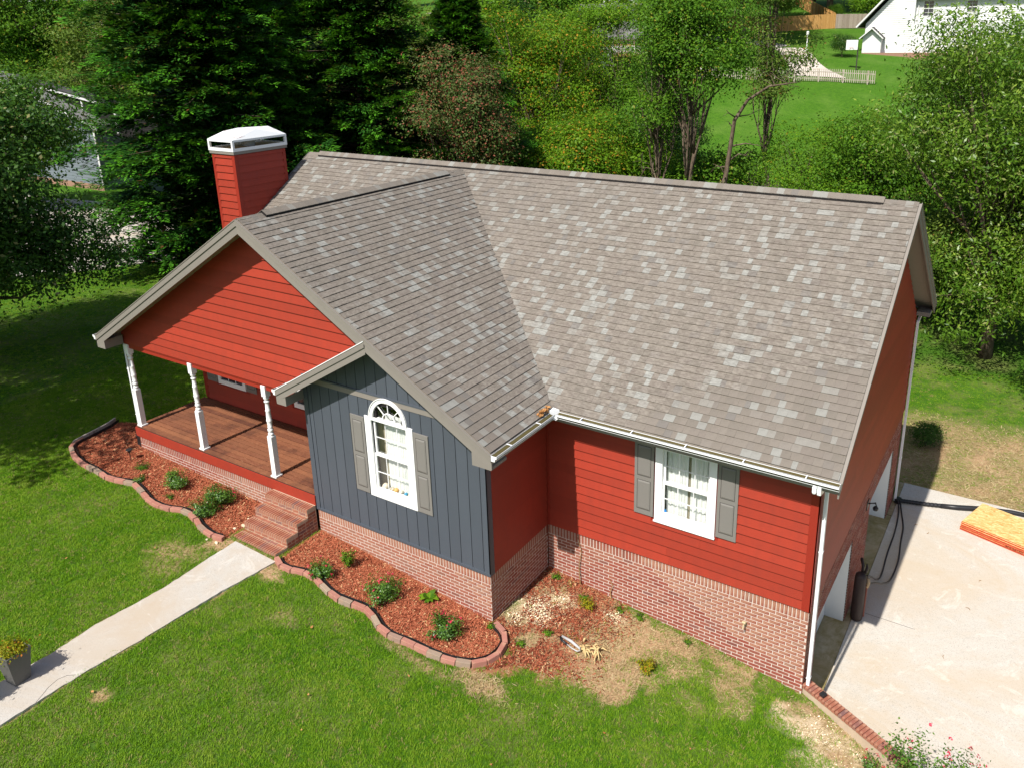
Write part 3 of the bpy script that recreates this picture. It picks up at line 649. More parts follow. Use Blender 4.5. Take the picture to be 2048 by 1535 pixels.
# porch windows
for (u0, u1, sh) in ((0.62, 1.66, True), (3.38, 4.32, False)):
    fr = F_pb; b = MB(); z0, z1 = 0.85, 2.15
    for q in ((u0, u0+0.11, z0, z1), (u1-0.11, u1, z0, z1), (u0+0.11, u1-0.11, z0, z0+0.12), (u0+0.11, u1-0.11, z1-0.1, z1)): fr.box(b, q[0], q[1], 0.0, 0.04, q[2], q[3])
    w = b.obj('window', 'white_paint', house)
    b = MB(); fr.box(b, u0+0.11, u1-0.11, 0.004, 0.012, z0+0.12, z1-0.1); b.obj('pane', 'dark_glass', w)
    b = MB()
    for i in (1, 2): x = u0+0.11+(u1-u0-0.22)*i/3; fr.box(b, x-0.008, x+0.008, 0.0125, 0.02, z0+0.12, z1-0.1)
    for i in range(1, 4):
        z = z0+0.12+i*(z1-z0-0.22)/4; hgt = 0.02 if i == 2 else 0.008
        for j in range(3):
            xa, xb = u0+0.11+(u1-u0-0.22)*j/3+0.008*(j > 0), u0+0.11+(u1-u0-0.22)*(j+1)/3-0.008*(j < 2); fr.box(b, xa, xb, 0.0125, 0.022, z-hgt, z+hgt)
    b.obj('muntins', 'white_paint', w)
    if sh: shutter(fr, u0-0.42, u0-0.03, 0.86, 2.15); shutter(fr, u1+0.03, u1+0.40, 0.86, 2.15)

# ------------------------------------------------------------------ roof decks, fascias, soffits
def slabx(name, poly, zf, t0, t1, mat, parent):
    """a sloping slab under the plane zf(x, y)"""
    mb = MB(); mb.prism([(x, y, zf(x, y)-t1) for x, y in poly], [(x, y, zf(x, y)-t0) for x, y in poly]); return mb.obj(name, mat, parent)
e = 0.003
fm = lambda x, y: ZE+PM*(y+EV); fb = lambda x, y: ZE+PM*(DEP+EV-y); fwr = lambda x, y: ZE+PW*(WRE-x); fwl = lambda x, y: ZE+PW*(x-WLE)
fsg = lambda x, y: ZE+PW*(x-SGL)
roof = slabx('roof', [(XLE+e, -EV+e), (XR-e, -EV+e), (XR-e, YR), (XLE+e, YR)], fm, 0.014, TH, 'soffit', house)
slabx('roof_deck', [(XLE+e, YR), (XR-e, YR), (XR-e, DEP+EV), (XLE+e, DEP+EV)], fb, 0.014, TH, 'soffit', house)
vy = lambda x: -EV+PW/PM*(WRE-x); vyl = lambda x: -EV+PW/PM*(x-WLE)
slabx('roof_deck', [(WRE-e, RK+e), (WRE-e, vy(WRE)+0.1), (XC, vy(XC)+0.1), (XC, RK+e)], fwr, 0.014, TH, 'soffit', house)
slabx('roof_deck', [(WLE+e, RK+e), (XC, RK+e), (XC, vyl(XC)+0.1), (WLE+e, vyl(WLE)+0.1)], fwl, 0.014, TH, 'soffit', house)
slabx('roof_deck', [(SGL+e, RK+e), (SGP, RK+e), (SGP, -1.80), (SGL+e, -1.80)], fsg, 0.002, 0.11, 'soffit', house)
for yy, dy in ((-EV-0.022, 0.02), (DEP+EV+0.002, 0.02)):
    mb = MB(); mb.box((WRE+0.02) if yy < 0 else XLE, XR+0.02, yy, yy+dy, ZE-0.20, ZE-0.018); mb.obj('fascia_board', 'grey_trim', house)
mb = MB(); mb.box(WRE+0.002, WRE+0.022, RK, -EV-0.023, ZE-0.20, ZE-0.018); mb.obj('fascia_board', 'grey_trim', house)
mb = MB(); mb.box(WLE-0.022, WLE-0.002, RK, YR, ZE-0.20, ZE-0.018); mb.obj('fascia_board', 'grey_trim', house)
mb = MB(); mb.box(XI+0.025, 0.02, -EV, -0.001, 2.50, 2.515); mb.box(XI+0.001, WRE, WF-0.02, -EV-0.001, 2.50, 2.515); mb.box(-0.3, 0.02, DEP+0.001, DEP+EV, 2.5, 2.515); mb.obj('soffit_panel', 'soffit', house)
mb = MB(); mb.box(0.026, XR-0.02, -EV, 0.12, 2.50, 2.60); mb.box(0.026, XR-0.02, DEP-0.1, DEP+EV, 2.50, 2.60); mb.obj('eave_return', 'grey_trim', house)
def rake(a, b, n, name='rake_board', h=0.22, w=0.03, top=0.012, parent=house, mat='grey_trim', off=0.0):
    """board hanging under a sloping roof edge from pts[0] to pts[1]; n points outward"""
    a, b = Vector(a), Vector(b); n = Vector(n)
    mb = MB(); mb.prism([a+n*off-Z*(top+h), b+n*off-Z*(top+h), b+n*off-Z*top, a+n*off-Z*top], [p+n*w for p in (a+n*off-Z*(top+h), b+n*off-Z*(top+h), b+n*off-Z*top, a+n*off-Z*top)])
    return mb.obj(name, mat, parent)
N = (0, -1, 0)
def rk(a, b, n=N, hh=0.25, dm='grey_trim'):
    rake((a), (b), n, h=hh, w=0.025, top=0.02); rake(a, b, n, h=0.105, w=0.018, top=0.016, off=0.0255, name='rake_moulding'); rake(a, b, n, h=0.016, w=0.010, top=-0.002, off=0.044, name='drip_edge', mat=dm)
rk((XC, RK, ZWR), (WLE-0.02, RK, ZE-0.012)); rk((WRE+0.03, RK, ZE-0.017), (XC, RK, ZWR))
# small gable: its left rake stops against the long right-hand rake
rk((SGP-0.05, RK-0.002, ZSG-0.03), (SGL-0.02, RK-0.002, ZE-0.012), hh=0.23, dm='white_metal')
# rake ends boxed in at the eaves
for x0, sg, wd in ((WRE+0.02, 1, 0.38), (WLE-0.02, -1, 0.30), (SGL-0.02, -1, 0.26)):
    mb = MB(); zb = ZE-0.30
    ys = RK-0.024 if abs(x0-SGL) > 0.1 else RK-0.026
    q = [(x0, zb), (x0, ZE-0.25), (x0-sg*wd, ZE-0.27+PW*wd), (x0-sg*wd, zb)]
    if sg < 0: q = q[::-1]
    mb.prism([(x, ys, z) for x, z in q], [(x, WF-0.03, z) for x, z in q]); mb.obj('eave_return', 'grey_trim', house)
for ya, yb in (((YR, ZR), (-EV-0.02, ZE-0.013)), ((YR, ZR), (DEP+EV+0.02, ZE-0.013))):
    rk((XR, ya[0], ya[1]), (XR, yb[0], yb[1]), (1, 0, 0)); rk((XLE, ya[0], ya[1]), (XLE, yb[0], yb[1]), (-1, 0, 0))

# ------------------------------------------------------------------ shingles
SH = []   # (corner ring below, ring above)
def shingles(O, U, V, Nn, poly, ulen, vlen, expo=0.143, seed=1):
    """tabs laid course by course over the convex polygon (u, v) of a roof plane; v runs up the slope"""
    rg = random.Random(seed); nc = int(vlen/expo)+1
    for k in range(nc):
        v0 = k*expo; v1 = min(v0+expo+0.012, vlen); u = -rg.random()*0.3; run = 0
        while u < ulen:
            w = rg.choice((0.085, 0.11, 0.13, 0.15, 0.165, 0.185)); p = cliprect(poly, u, u+w-0.0012, v0, v1)
            hh = 0.0150+rg.choice((0, 0, 0.003, 0.005))
            if len(p) > 2 and area(p) > 1e-4:
                lo = [O+U*a+V*b-Nn*0.010 for a, b in p]
                up = [O+U*a+V*b+Nn*(hh*(1-0.93*(b-v0)/(v1-v0+1e-6))-0.0) for a, b in p]
                SH.append((lo, up, O+U*(u+w/2)+V*v0))
            u += w
c_, s_ = 1/math.sqrt(1+PM*PM), PM/math.sqrt(1+PM*PM)
Vm = Vector((0, c_, s_)); Nm = Vector((0, -s_, c_)); Lm = (YR+EV)/c_
full = rect(0, XR-XLE, 0, Lm)
kx = PW/PM/c_
# visible front plane is what lies right of the right valley and left of the left valley
right = clip(clip(full, kx, 1, -kx*(WRE-XLE)), 1, 0, -(XC-XLE))
left = clip(clip(full, -kx, 1, 0.0), -1, 0, XC-XLE)
O = Vector((XLE, -EV, ZE))
shingles(O, Vector((1, 0, 0)), Vm, Nm, right, XR-XLE, Lm, seed=3)
shingles(O, Vector((1, 0, 0)), Vm, Nm, left, XR-XLE, Lm, seed=4)
shingles(Vector((XR, DEP+EV, ZE)), Vector((-1, 0, 0)), Vector((0, -c_, s_)), Vector((0, s_, c_)), full, XR-XLE, Lm, seed=5)
cw, sw = 1/math.sqrt(1+PW*PW), PW/math.sqrt(1+PW*PW); Lw = (WRE-XC)/cw
# wing right slope: u = y from the front rake, v up towards -x ; kept in front of the valley
O = Vector((WRE, RK, ZE)); wl = vy(XC)-RK
pw_ = clip(rect(0, wl, 0, Lw), -1, PW/PM*cw, (-EV-RK))
shingles(O, Vector((0, 1, 0)), Vector((-cw, 0, sw)), Vector((sw, 0, cw)), pw_, wl, Lw, seed=6)
O = Vector((WLE, vyl(XC), ZE)); pl_ = [(wl-a, b) for a, b in pw_][::-1]
shingles(O, Vector((0, -1, 0)), Vector((cw, 0, sw)), Vector((-sw, 0, cw)), pl_, wl, Lw, seed=7)
cv = Vector(CAM); SH.sort(key=lambda t: (t[2]-cv).length)
for lo, up, c in SH[:300]:
    mb = MB(); mb.prism([p-c for p in lo], [p-c for p in up]); o = mb.obj('shingle', 'shingle', house, rnd0=True); o.location = c
mb = MB()
for lo, up, c in SH[300:]: mb.prism(lo, up)
mb.obj('shingles', 'shingle', house, kind='stuff')
# ridges: a raised vent under overlapping caps
def ridge(a, b, d1, d2, vent0, vent1, nm):
    a, b = Vector(a), Vector(b); L = (b-a).length; t = (b-a)/L; ex = 0.14; w = 0.155
    mb = MB()
    for k in range(int(L/ex)+1):
        s0 = k*ex; s1 = min(s0+ex+0.05, L)
        if s1-s0 < 0.03: continue
        inv = vent0 < (s0+s1)/2 < vent1; lift = 0.058 if inv else 0.012
        r = random.random()
        for dd in (d1, d2):
            dd = Vector(dd); p0, p1 = a+t*s0, a+t*s1; h0, h1 = lift+0.006, lift-0.002
            A = [p0+Z*h0, p0+dd*w+Z*h0, p1+dd*w+Z*h1, p1+Z*h1]; mb.prism([q-Z*0.007 for q in A], A, 0, r)
    mb.obj('ridge_cap', 'shingle', house, kind='stuff')
    m2 = MB()
    for dd in (d1, d2):
        dd = Vector(dd); p0, p1 = a+t*vent0, a+t*vent1
        A = [p0+dd*0.01+Z*0.004, p0+dd*(w-0.004)+Z*0.004, p1+dd*(w-0.004)+Z*0.004, p1+dd*0.01+Z*0.004]; m2.prism(A, [q+Z*0.044 for q in A])
    m2.obj('ridge_vent', 'dark_gap', house)  # vent coloured near-black, which paints in the shadow line under the caps
ridge((XLE, YR, ZR), (XR, YR, ZR), (0, -c_, -s_), (0, c_, -s_), 0.45, XR-XLE-0.6, 'r')
ridge((XC, RK, ZWR), (XC, YR-(ZR-ZWR)/PM, ZWR), (cw, 0, -sw), (-cw, 0, -sw), 0.55, vy(XC)-RK-0.65, 'w')
# ------------------------------------------------------------------ gutters and downpipes
def gutter(a, b, out, cap0=True, cap1=True):
    a, b, out = Vector(a), Vector(b), Vector(out); mb = MB(); t = 0.004; Wd, Hh = 0.115, 0.10
    prof = [(0, 0), (0, -Hh), (Wd*0.65, -Hh), (Wd*0.72, -Hh*0.55), (Wd, -Hh*0.42), (Wd, 0.0), (Wd-0.016, 0.0), (Wd-0.016, -0.012)]
    for p, q in zip(prof[:-1], prof[1:]):
        dx, dz = q[0]-p[0], q[1]-p[1]; l = math.hypot(dx, dz); nx, nz = -dz/l*t, dx/l*t
        A = [a+out*x+Z*z for x, z in (p, q, (q[0]+nx, q[1]+nz), (p[0]+nx, p[1]+nz))]; mb.prism(A, [v+(b-a) for v in A])
    for c, on in ((a, cap0), (b, cap1)):
        if on: s = (b-a).normalized()*(0.003 if c is b else -0.003); A = [c+out*x+Z*z for x, z in prof[:6]]; mb.prism(A, [v+s for v in A])
    g = mb.obj('gutter', 'white_metal', house)
    n = max(2, int((b-a).length/0.82)); 
    for i in range(n):
        p = a+(b-a)*((i+0.5)/n); m2 = MB(); m2.bar(p+Z*0.004, p+out*(Wd-0.01)+Z*0.003, 0.018, 0.008); m2.obj('gutter_hanger', 'white_metal', g)
    m2 = MB(); A = [a+out*0.005-Z*(Hh-0.012), b+out*0.005-Z*(Hh-0.012), b+out*0.078-Z*(Hh-0.012), a+out*0.078-Z*(Hh-0.012)]; m2.prism(A, [v+Z*(0.080 if i < 2 else 0.050)+(out*0.016 if i > 1 else out*0) for i, v in enumerate(A)]); m2.obj('gutter_shade', 'gutter_shade_tone', g)  # dark olive fill: the shade inside the trough is put into its colour
m, nt_, o_ = newmat('gutter_shade_tone'); b_ = NB(nt_); b_.bsdf(o_, b_.mix(b_.noise(30, 4), (0.05, 0.04, 0.015), (0.11, 0.09, 0.03)), 0.9); MATS['gutter_shade_tone'] = m
gutter((WRE+0.145, -EV-0.024, ZE-0.022), (XR+0.03, -EV-0.024, ZE-0.022), (0, -1, 0), cap0=False)
gutter((WRE+0.024, RK-0.03, ZE-0.022), (WRE+0.024, -EV-0.15, ZE-0.022), (1, 0, 0), cap1=False)
gutter((XR, DEP+EV+0.024, ZE-0.022), (XLE, DEP+EV+0.024, ZE-0.022), (0, 1, 0))
gutter((WLE-0.024, 1.6, ZE-0.022), (WLE-0.024, RK-0.03, ZE-0.022), (-1, 0, 0))
gutter((SGL-0.022, -1.90, ZE-0.035), (SGL-0.022, RK-0.02, ZE-0.035), (-1, 0, 0))
mb = MB(); x, y, z = WRE+0.024, -EV-0.024, ZE-0.03
mb.box(x-0.003, x+0.135, y-0.135, y+0.003, z-0.10, z-0.09); mb.prism([(x-0.01, y+0.01, z-0.09), (x+0.125, y-0.0, z-0.09), (x+0.0, y-0.13, z-0.09)], [(x-0.01, y+0.01, z+0.06), (x+0.125, y-0.0, z+0.05), (x+0.0, y-0.13, z+0.05)]); mb.obj('gutter_corner', 'white_metal', house)
leafp = []
for i in range(46):
    c = Vector((WRE-0.02+random.uniform(-0.03, 0.03), -EV-0.30+random.uniform(-0.16, 0.2), ZE+0.03+random.uniform(0, 0.06))); d1 = Vector([random.uniform(-1, 1) for _ in range(3)])*0.04; d2 = Vector([random.uniform(-1, 1) for _ in range(3)])*0.03
    leafp.append([c-d1, c-d2, c+d1, c+d2])
quads('leaf_litter', np.array([[tuple(p) for p in q] for q in leafp]), RNG.random(46), 'dead_leaf', house, kind='stuff')
def downpipe(path, w=0.075, d=0.055, up=(1, 0, 0), nm='downpipe'):
    mb = MB()
    for p, q in zip(path[:-1], path[1:]):
        dv = (Vector(q)-Vector(p)).normalized(); mb.bar(Vector(p)-dv*0.02, Vector(q)+dv*0.02, w, d, Vector(up))
    o = mb.obj(nm, 'white_metal', house, bevel=0.004)
    for k in (0.25, 0.75):
        p = Vector(path[-2])*(1-k)+Vector(path[-1])*k; m2 = MB(); m2.box(p.x-d/2-0.006, p.x+d/2+0.006, p.y-w/2-0.006, p.y+w/2+0.006, p.z-0.012, p.z+0.012); m2.obj('pipe_strap', 'white_metal', o)
downpipe([(0.085, -0.50, ZE-0.11), (0.085, -0.50, ZE-0.24), (0.075, 0.10, ZE-0.38), (0.075, 0.10, -2.60)])
mb = MB(); mb.box(-0.02, 0.05, -0.56, -0.44, ZE-0.26, ZE-0.12); mb.obj('pipe_elbow', 'white_metal', house, bevel=0.03)
downpipe([(0.085, DEP+0.50, ZE-0.11), (0.085, DEP+0.50, ZE-0.24), (0.075, DEP-0.09, ZE-0.40), (0.075, DEP-0.09, -2.52)])
downpipe([(WLE-0.06, -1.5, ZE-0.11), (WLE-0.06, -1.55, ZE-0.2), (XL-0.11, -1.78, ZE-0.42), (XL-0.11, -1.78, -0.02)])
mb = MB(); mb.box(XL-0.20, XL-0.03, -1.88, -1.70, -0.02, 0.07); mb.box(XL-0.17, XL-0.06, -1.85, -1.73, 0.07, 0.11); mb.prism([(XL-0.20, -1.88, -0.25), (XL-0.03, -1.88, -0.25), (XL-0.03, -1.70, -0.25), (XL-0.20, -1.70, -0.25)], [(XL-0.185, -1.865, -0.021), (XL-0.045, -1.865, -0.021), (XL-0.045, -1.715, -0.021), (XL-0.185, -1.715, -0.021)]); mb.obj('drain_adapter', 'black_plastic', house)
downpipe([(WX-0.04, -1.80, 2.42), (WX-0.04, -1.80, 0.4)], mat) if False else None

# ------------------------------------------------------------------ chimney
ch = MB(); CX0, CX1, CY0, CY1, CZ = -16.36, -15.50, 1.86, 3.46, 6.25
ch.box(CX0, CX1, CY0, CY1, -0.8, CZ); chim = ch.obj('chimney', 'red_trim', house)
for fr, L in ((Fr((CX0, CY0, 0), (1, 0, 0), (0, -1, 0)), CX1-CX0), (Fr((CX1, CY0, 0), (0, 1, 0), (1, 0, 0)), CY1-CY0), (Fr((CX0, CY1, 0), (0, -1, 0), (-1, 0, 0)), CY1-CY0)):
    siding(fr, rect(0.09, L-0.09, 0.0, CZ-0.02), CZ-0.10-0.186*40, 0.186, 'red_paint', chim, joint=False)
    mb = MB(); fr.box(mb, 0 if fr.N.x == 0 else -0.024, 0.09, 0, 0.024, -0.6, CZ-0.01); fr.box(mb, L-0.09, L, 0, 0.024, -0.6, CZ-0.01); mb.obj('corner_board', 'red_trim', chim)
e = 0.05
mb = MB(); mb.box(CX0-e, CX1+e, CY0-e, CY1+e, CZ, CZ+0.075); mb.obj('chimney_flashing', 'grey_trim', chim)
mb = MB(); z0, z1 = CZ+0.076, CZ+0.36; e = 0.06; X0, X1, Y0, Y1 = CX0-e, CX1+e, CY0-e, CY1+e
for (x, y) in ((X0, Y0), (X1-0.06, Y0), (X0, Y1-0.06), (X1-0.06, Y1-0.06)): mb.box(x, x+0.06, y, y+0.06, z0+0.08, z1-0.05)
for za, zb in ((z0, z0+0.08), (z1-0.05, z1)):
    mb.box(X0, X1, Y0, Y0+0.02, za, zb); mb.box(X0, X1, Y1-0.02, Y1, za, zb); mb.box(X0, X0+0.02, Y0+0.02, Y1-0.02, za, zb); mb.box(X1-0.02, X1, Y0+0.02, Y1-0.02, za, zb)
mb.obj('chimney_cap', 'white_metal', chim)
mb = MB(); mb.box(X0+0.03, X1-0.03, Y0+0.03, Y1-0.03, z0, z0+0.05); mb.obj('chimney_deck', 'deck_wood_pale', chim)
mb = MB(); mb.lathe(((X0+X1)/2, (Y0+Y1)/2, z0+0.05), [(0, 0.17), (0.20, 0.17)], 16); mb.obj('flue', 'silver_metal', chim, smooth=False)
cap = MB(); zc = z1+0.002; zt = z1+0.21
B4 = [(X0, Y0, zc), (X1, Y0, zc), (X1, Y1, zc), (X0, Y1, zc)]; T4 = [((X0+X1)/2, Y0+0.16, zt), (X1-0.14, (Y0+Y1)/2, zt), ((X0+X1)/2, Y1-0.16, zt), (X0+0.14, (Y0+Y1)/2, zt)]
cap.v = B4+T4; cap.f = [(0, 1, 4), (1, 2, 5), (2, 3, 6), (3, 0, 7), (4, 1, 5), (5, 2, 6), (6, 3, 7), (7, 0, 4), (4, 5, 6, 7), (3, 2, 1, 0)]; cap.m = [0]*10; cap.r = [0]*10
m, nt_, o_ = newmat('capped_metal'); b_ = NB(nt_); cc = b_.mix(b_.ramp(b_.noise(2.6, 5, 0.7), [(0.58, (0, 0, 0)), (0.66, (0.85, 0.85, 0.85))]), (0.76, 0.77, 0.78), (0.30, 0.10, 0.05)); b_.bsdf(o_, cc, 0.4, 0.4); MATS['capped_metal'] = m
cap.obj('chimney_lid', 'capped_metal', chim)

# ------------------------------------------------------------------ porch deck, posts
ZD = 0.328
nb = 14; wd = (1.90-0.02)/nb
for i in range(nb):
    y0 = -1.905+i*wd; L0, L1 = XL-0.06, WX-0.004; cut = L0+(L1-L0)*random.uniform(0.25, 0.75)
    for a, b in ((L0, cut-0.001), (cut+0.001, L1)):
        mb = MB(); mb.box(a, b, y0+0.013, y0+wd-0.011, ZD-0.03, ZD+random.uniform(-0.002, 0.002)); mb.obj('deck_board', 'deck_stain', house, rnd0=True)
mb = MB(); mb.box(XL-0.04, WX-0.01, -1.90, -0.03, ZD-0.10, ZD-0.032); mb.obj('deck_frame', 'dark_gap', house)
mb = MB(); mb.box(XL-0.065, WX-0.004, -1.93, -1.907, 0.075, ZD-0.034); mb.box(XL-0.065, XL-0.042, -1.906, 0.0, 0.075, ZD-0.034); mb.obj('deck_skirt', 'red_paint', house)
F_dk = Fr((XL, -1.90, 0), (1, 0, 0), (0, -1, 0))
brickwall(F_dk, 0.0, 4.77, 0.07, lambda u: gz(XL+u, -1.95), house)
brickwall(Fr((XL, 0, 0), (0, -1, 0), (-1, 0, 0)), 0.0, 1.9, 0.07, lambda u: gz(XL-0.05, -u), house)
def post(x, y):
    mb = MB(); mb.box(x-0.085, x+0.085, y-0.085, y+0.085, ZD+0.003, ZD+0.04); mb.box(x-0.063, x+0.063, y-0.063, y+0.063, ZD+0.04, ZD+0.93)
    mb.prism([(x-.063, y-.063, ZD+.93), (x+.063, y-.063, ZD+.93), (x+.063, y+.063, ZD+.93), (x-.063, y+.063, ZD+.93)], [(x-.04, y-.04, ZD+.965), (x+.04, y-.04, ZD+.965), (x+.04, y+.04, ZD+.965), (x-.04, y+.04, ZD+.965)])
    o = mb.obj('post', 'white_paint', house, bevel=0.004); mt_ = MB(); mt_.box(x-0.063, x+0.063, y-0.063, y+0.063, 2.15, 2.398); mt_.obj('post_head', 'white_paint', o, bevel=0.004)
    z = ZD+0.96; H = 2.15-z
    pr = [(0, .05), (.02, .062), (.05, .055), (.06, .04), (.075, .04), (.09, .058), (.13, .06), (.15, .046), (.17, .046), (.185, .055), (.20, .045), (H*.36, .055), (H*.38, .062), (H*.40, .054), (H*.62, .048), (H*.64, .056), (H*.66, .046), (H*.80, .041), (H*.84, .042), (H*.855, .058), (H*.88, .058), (H*.895, .042), (H*.93, .042), (H*.94, .06), (H*.975, .06), (H, .05)]
    m2 = MB(); m2.lathe((x, y, z), pr, 16); m2.obj('turned_shaft', 'white_paint', o, smooth=True)
for x in (-15.29, -12.96, -10.59): post(x, -1.815)

# small fittings on the house
mb = MB(); F_main.box(mb, 3.97, 4.03, 0.01, 0.02, -0.69, -0.61); mb.tube([F_main(4.0, 0.02, -0.64), F_main(4.0, 0.09, -0.64), F_main(4.0, 0.11, -0.70)], 0.014, 8); mb.tube([F_main(3.97, 0.07, -0.60), F_main(4.03, 0.07, -0.60)], 0.022, 8)
paint('brass', (0.45, 0.36, 0.22), 0.5); mb.obj('hose_tap', 'brass', house)
mb = MB(); mb.tube([(0.01, 4.70, -0.50), (0.16, 4.70, -0.46), (0.22, 4.66, -0.54)], 0.012, 6); mb.tube([(0.01, 4.78, -0.56), (0.15, 4.80, -0.50), (0.20, 4.74, -0.60)], 0.012, 6); mb.box(0.004, 0.02, 4.62, 4.84, -0.64, -0.46); mb.lathe((0.17, 4.74, -0.64), [(0, 0.05), (0.05, 0.06), (0.09, 0.03)], 8); mb.obj('wall_lamp', 'black_plastic', house)
brick_objs(BRICKS, 'brick', house)

# ================================================================== GROUND
xs = np.concatenate([-15.4-np.geomspace(0.6, 420, 60)[::-1]-4.6, np.arange(-20, 6.01, 0.1), 6+np.geomspace(0.3, 420, 55)])
ys = np.concatenate([-10-np.geomspace(0.4, 120, 22)[::-1], np.arange(-10, 3.01, 0.1), np.arange(3.25, 14, 0.25), 14+np.geomspace(0.4, 460, 85)])
WALK = [(-10.40, -3.09), (-10.38, -3.9), (-10.33, -4.6), (-10.36, -5.3), (-10.43, -5.9), (-10.38, -6.6), (-10.42, -7.4), (-10.40, -9.5), (-10.45, -14)]
WALKR = [(-9.24, -3.09), (-9.30, -3.6), (-9.38, -4.2), (-9.43, -4.9), (-9.46, -5.7), (-9.53, -6.4), (-9.56, -7.2), (-9.58, -8.2), (-9.55, -9.5), (-9.5, -14)]
BEDL = [(-17.29, -1.4), (-17.14, -1.7), (-17.04, -2.21), (-16.97, -2.59), (-16.87, -2.77), (-16.55, -2.9), (-16.25, -3.01), (-15.65, -3.13), (-15.23, -3.12), (-14.92, -3.14), (-14.59, -3.16), (-14.25, -3.06), (-14.03, -2.96), (-13.61, -3.05), (-13.06, -3.20), (-12.64, -3.20), (-12.41, -3.13), (-12.09, -3.0), (-11.8, -3.04), (-11.46, -3.16), (-11.15, -3.23), (-10.86, -3.25), (-10.66, -3.18)]
BEDR = [(-9.29, -3.04), (-9.12, -3.13), (-8.91, -3.15), (-8.73, -3.09), (-8.55, -3.02), (-8.34, -3.0), (-8.1, -3.06), (-7.88, -3.12), (-7.65, -3.15), (-7.48, -3.13), (-7.27, -3.09), (-7.1, -3.04), (-6.94, -3.03), (-6.76, -3.09), (-6.54, -3.19), (-6.38, -3.24), (-6.15, -3.24), (-5.95, -3.19), (-5.73, -3.15), (-5.52, -3.14), (-5.31, -3.11), (-5.07, -3.06), (-4.82, -2.95), (-4.63, -2.80), (-4.52, -2.58), (-4.50, -2.35), (-4.56, -2.15), (-4.70, -2.01), (-4.88, -1.93), (-5.03, -1.90)]
MULL = BEDL+[(-10.60, -1.86), (-15.44, -1.86), (-15.5, -1.1), (-16.4, -1.0)]
MULR = BEDR+[(-5.06, -1.88), (-9.32, -1.88)]
DIRT = [(-5.4, -1.9), (-5.4, 0.1), (-0.30, 0.1), (-0.94, -0.56), (-1.55, -0.62), (-2.06, -1.01), (-2.2, -1.5), (-2.47, -2.07), (-2.8, -2.31), (-3.28, -2.32), (-3.75, -2.34), (-4.2, -2.45), (-4.6, -2.9), (-4.4, -2.3)]
def inpoly(px, py, poly):
    r = np.zeros(px.shape, bool); n = len(poly)
    for i in range(n):
        x0, y0 = poly[i]; x1, y1 = poly[(i+1) % n]
        if y0 == y1: continue
        c = ((y0 > py) != (y1 > py)) & (px < (x1-x0)*(py-y0)/(y1-y0)+x0); r ^= c
    return r
def pdist(px, py, poly):
    """distance to the outline, positive inside"""
    d = np.full(px.shape, 1e9); n = len(poly)
    for i in range(n):
        x0, y0 = poly[i]; x1, y1 = poly[(i+1) % n]; dx, dy = x1-x0, y1-y0; t = np.clip(((px-x0)*dx+(py-y0)*dy)/(dx*dx+dy*dy+1e-12), 0, 1)
        d = np.minimum(d, np.hypot(px-x0-t*dx, py-y0-t*dy))
    return np.where(inpoly(px, py, poly), d, -d)
_g = np.random.default_rng(3).random((64, 64))
def vnoise(x, y, s, o=0):
    x = np.asarray(x)*s+o*7.3; y = np.asarray(y)*s+o*3.1; xi = np.floor(x).astype(int); yi = np.floor(y).astype(int); fx = x-xi; fy = y-yi; fx = fx*fx*(3-2*fx); fy = fy*fy*(3-2*fy)
    g = lambda a, b: _g[a % 64, b % 64]
    return (g(xi, yi)*(1-fx)+g(xi+1, yi)*fx)*(1-fy)+(g(xi, yi+1)*(1-fx)+g(xi+1, yi+1)*fx)*fy
def fbm(x, y, s, o=0): return 0.5*vnoise(x, y, s, o)+0.28*vnoise(x, y, s*2.1, o+1)+0.22*vnoise(x, y, s*4.7, o+2)
WPOLY = WALK+WALKR[::-1]
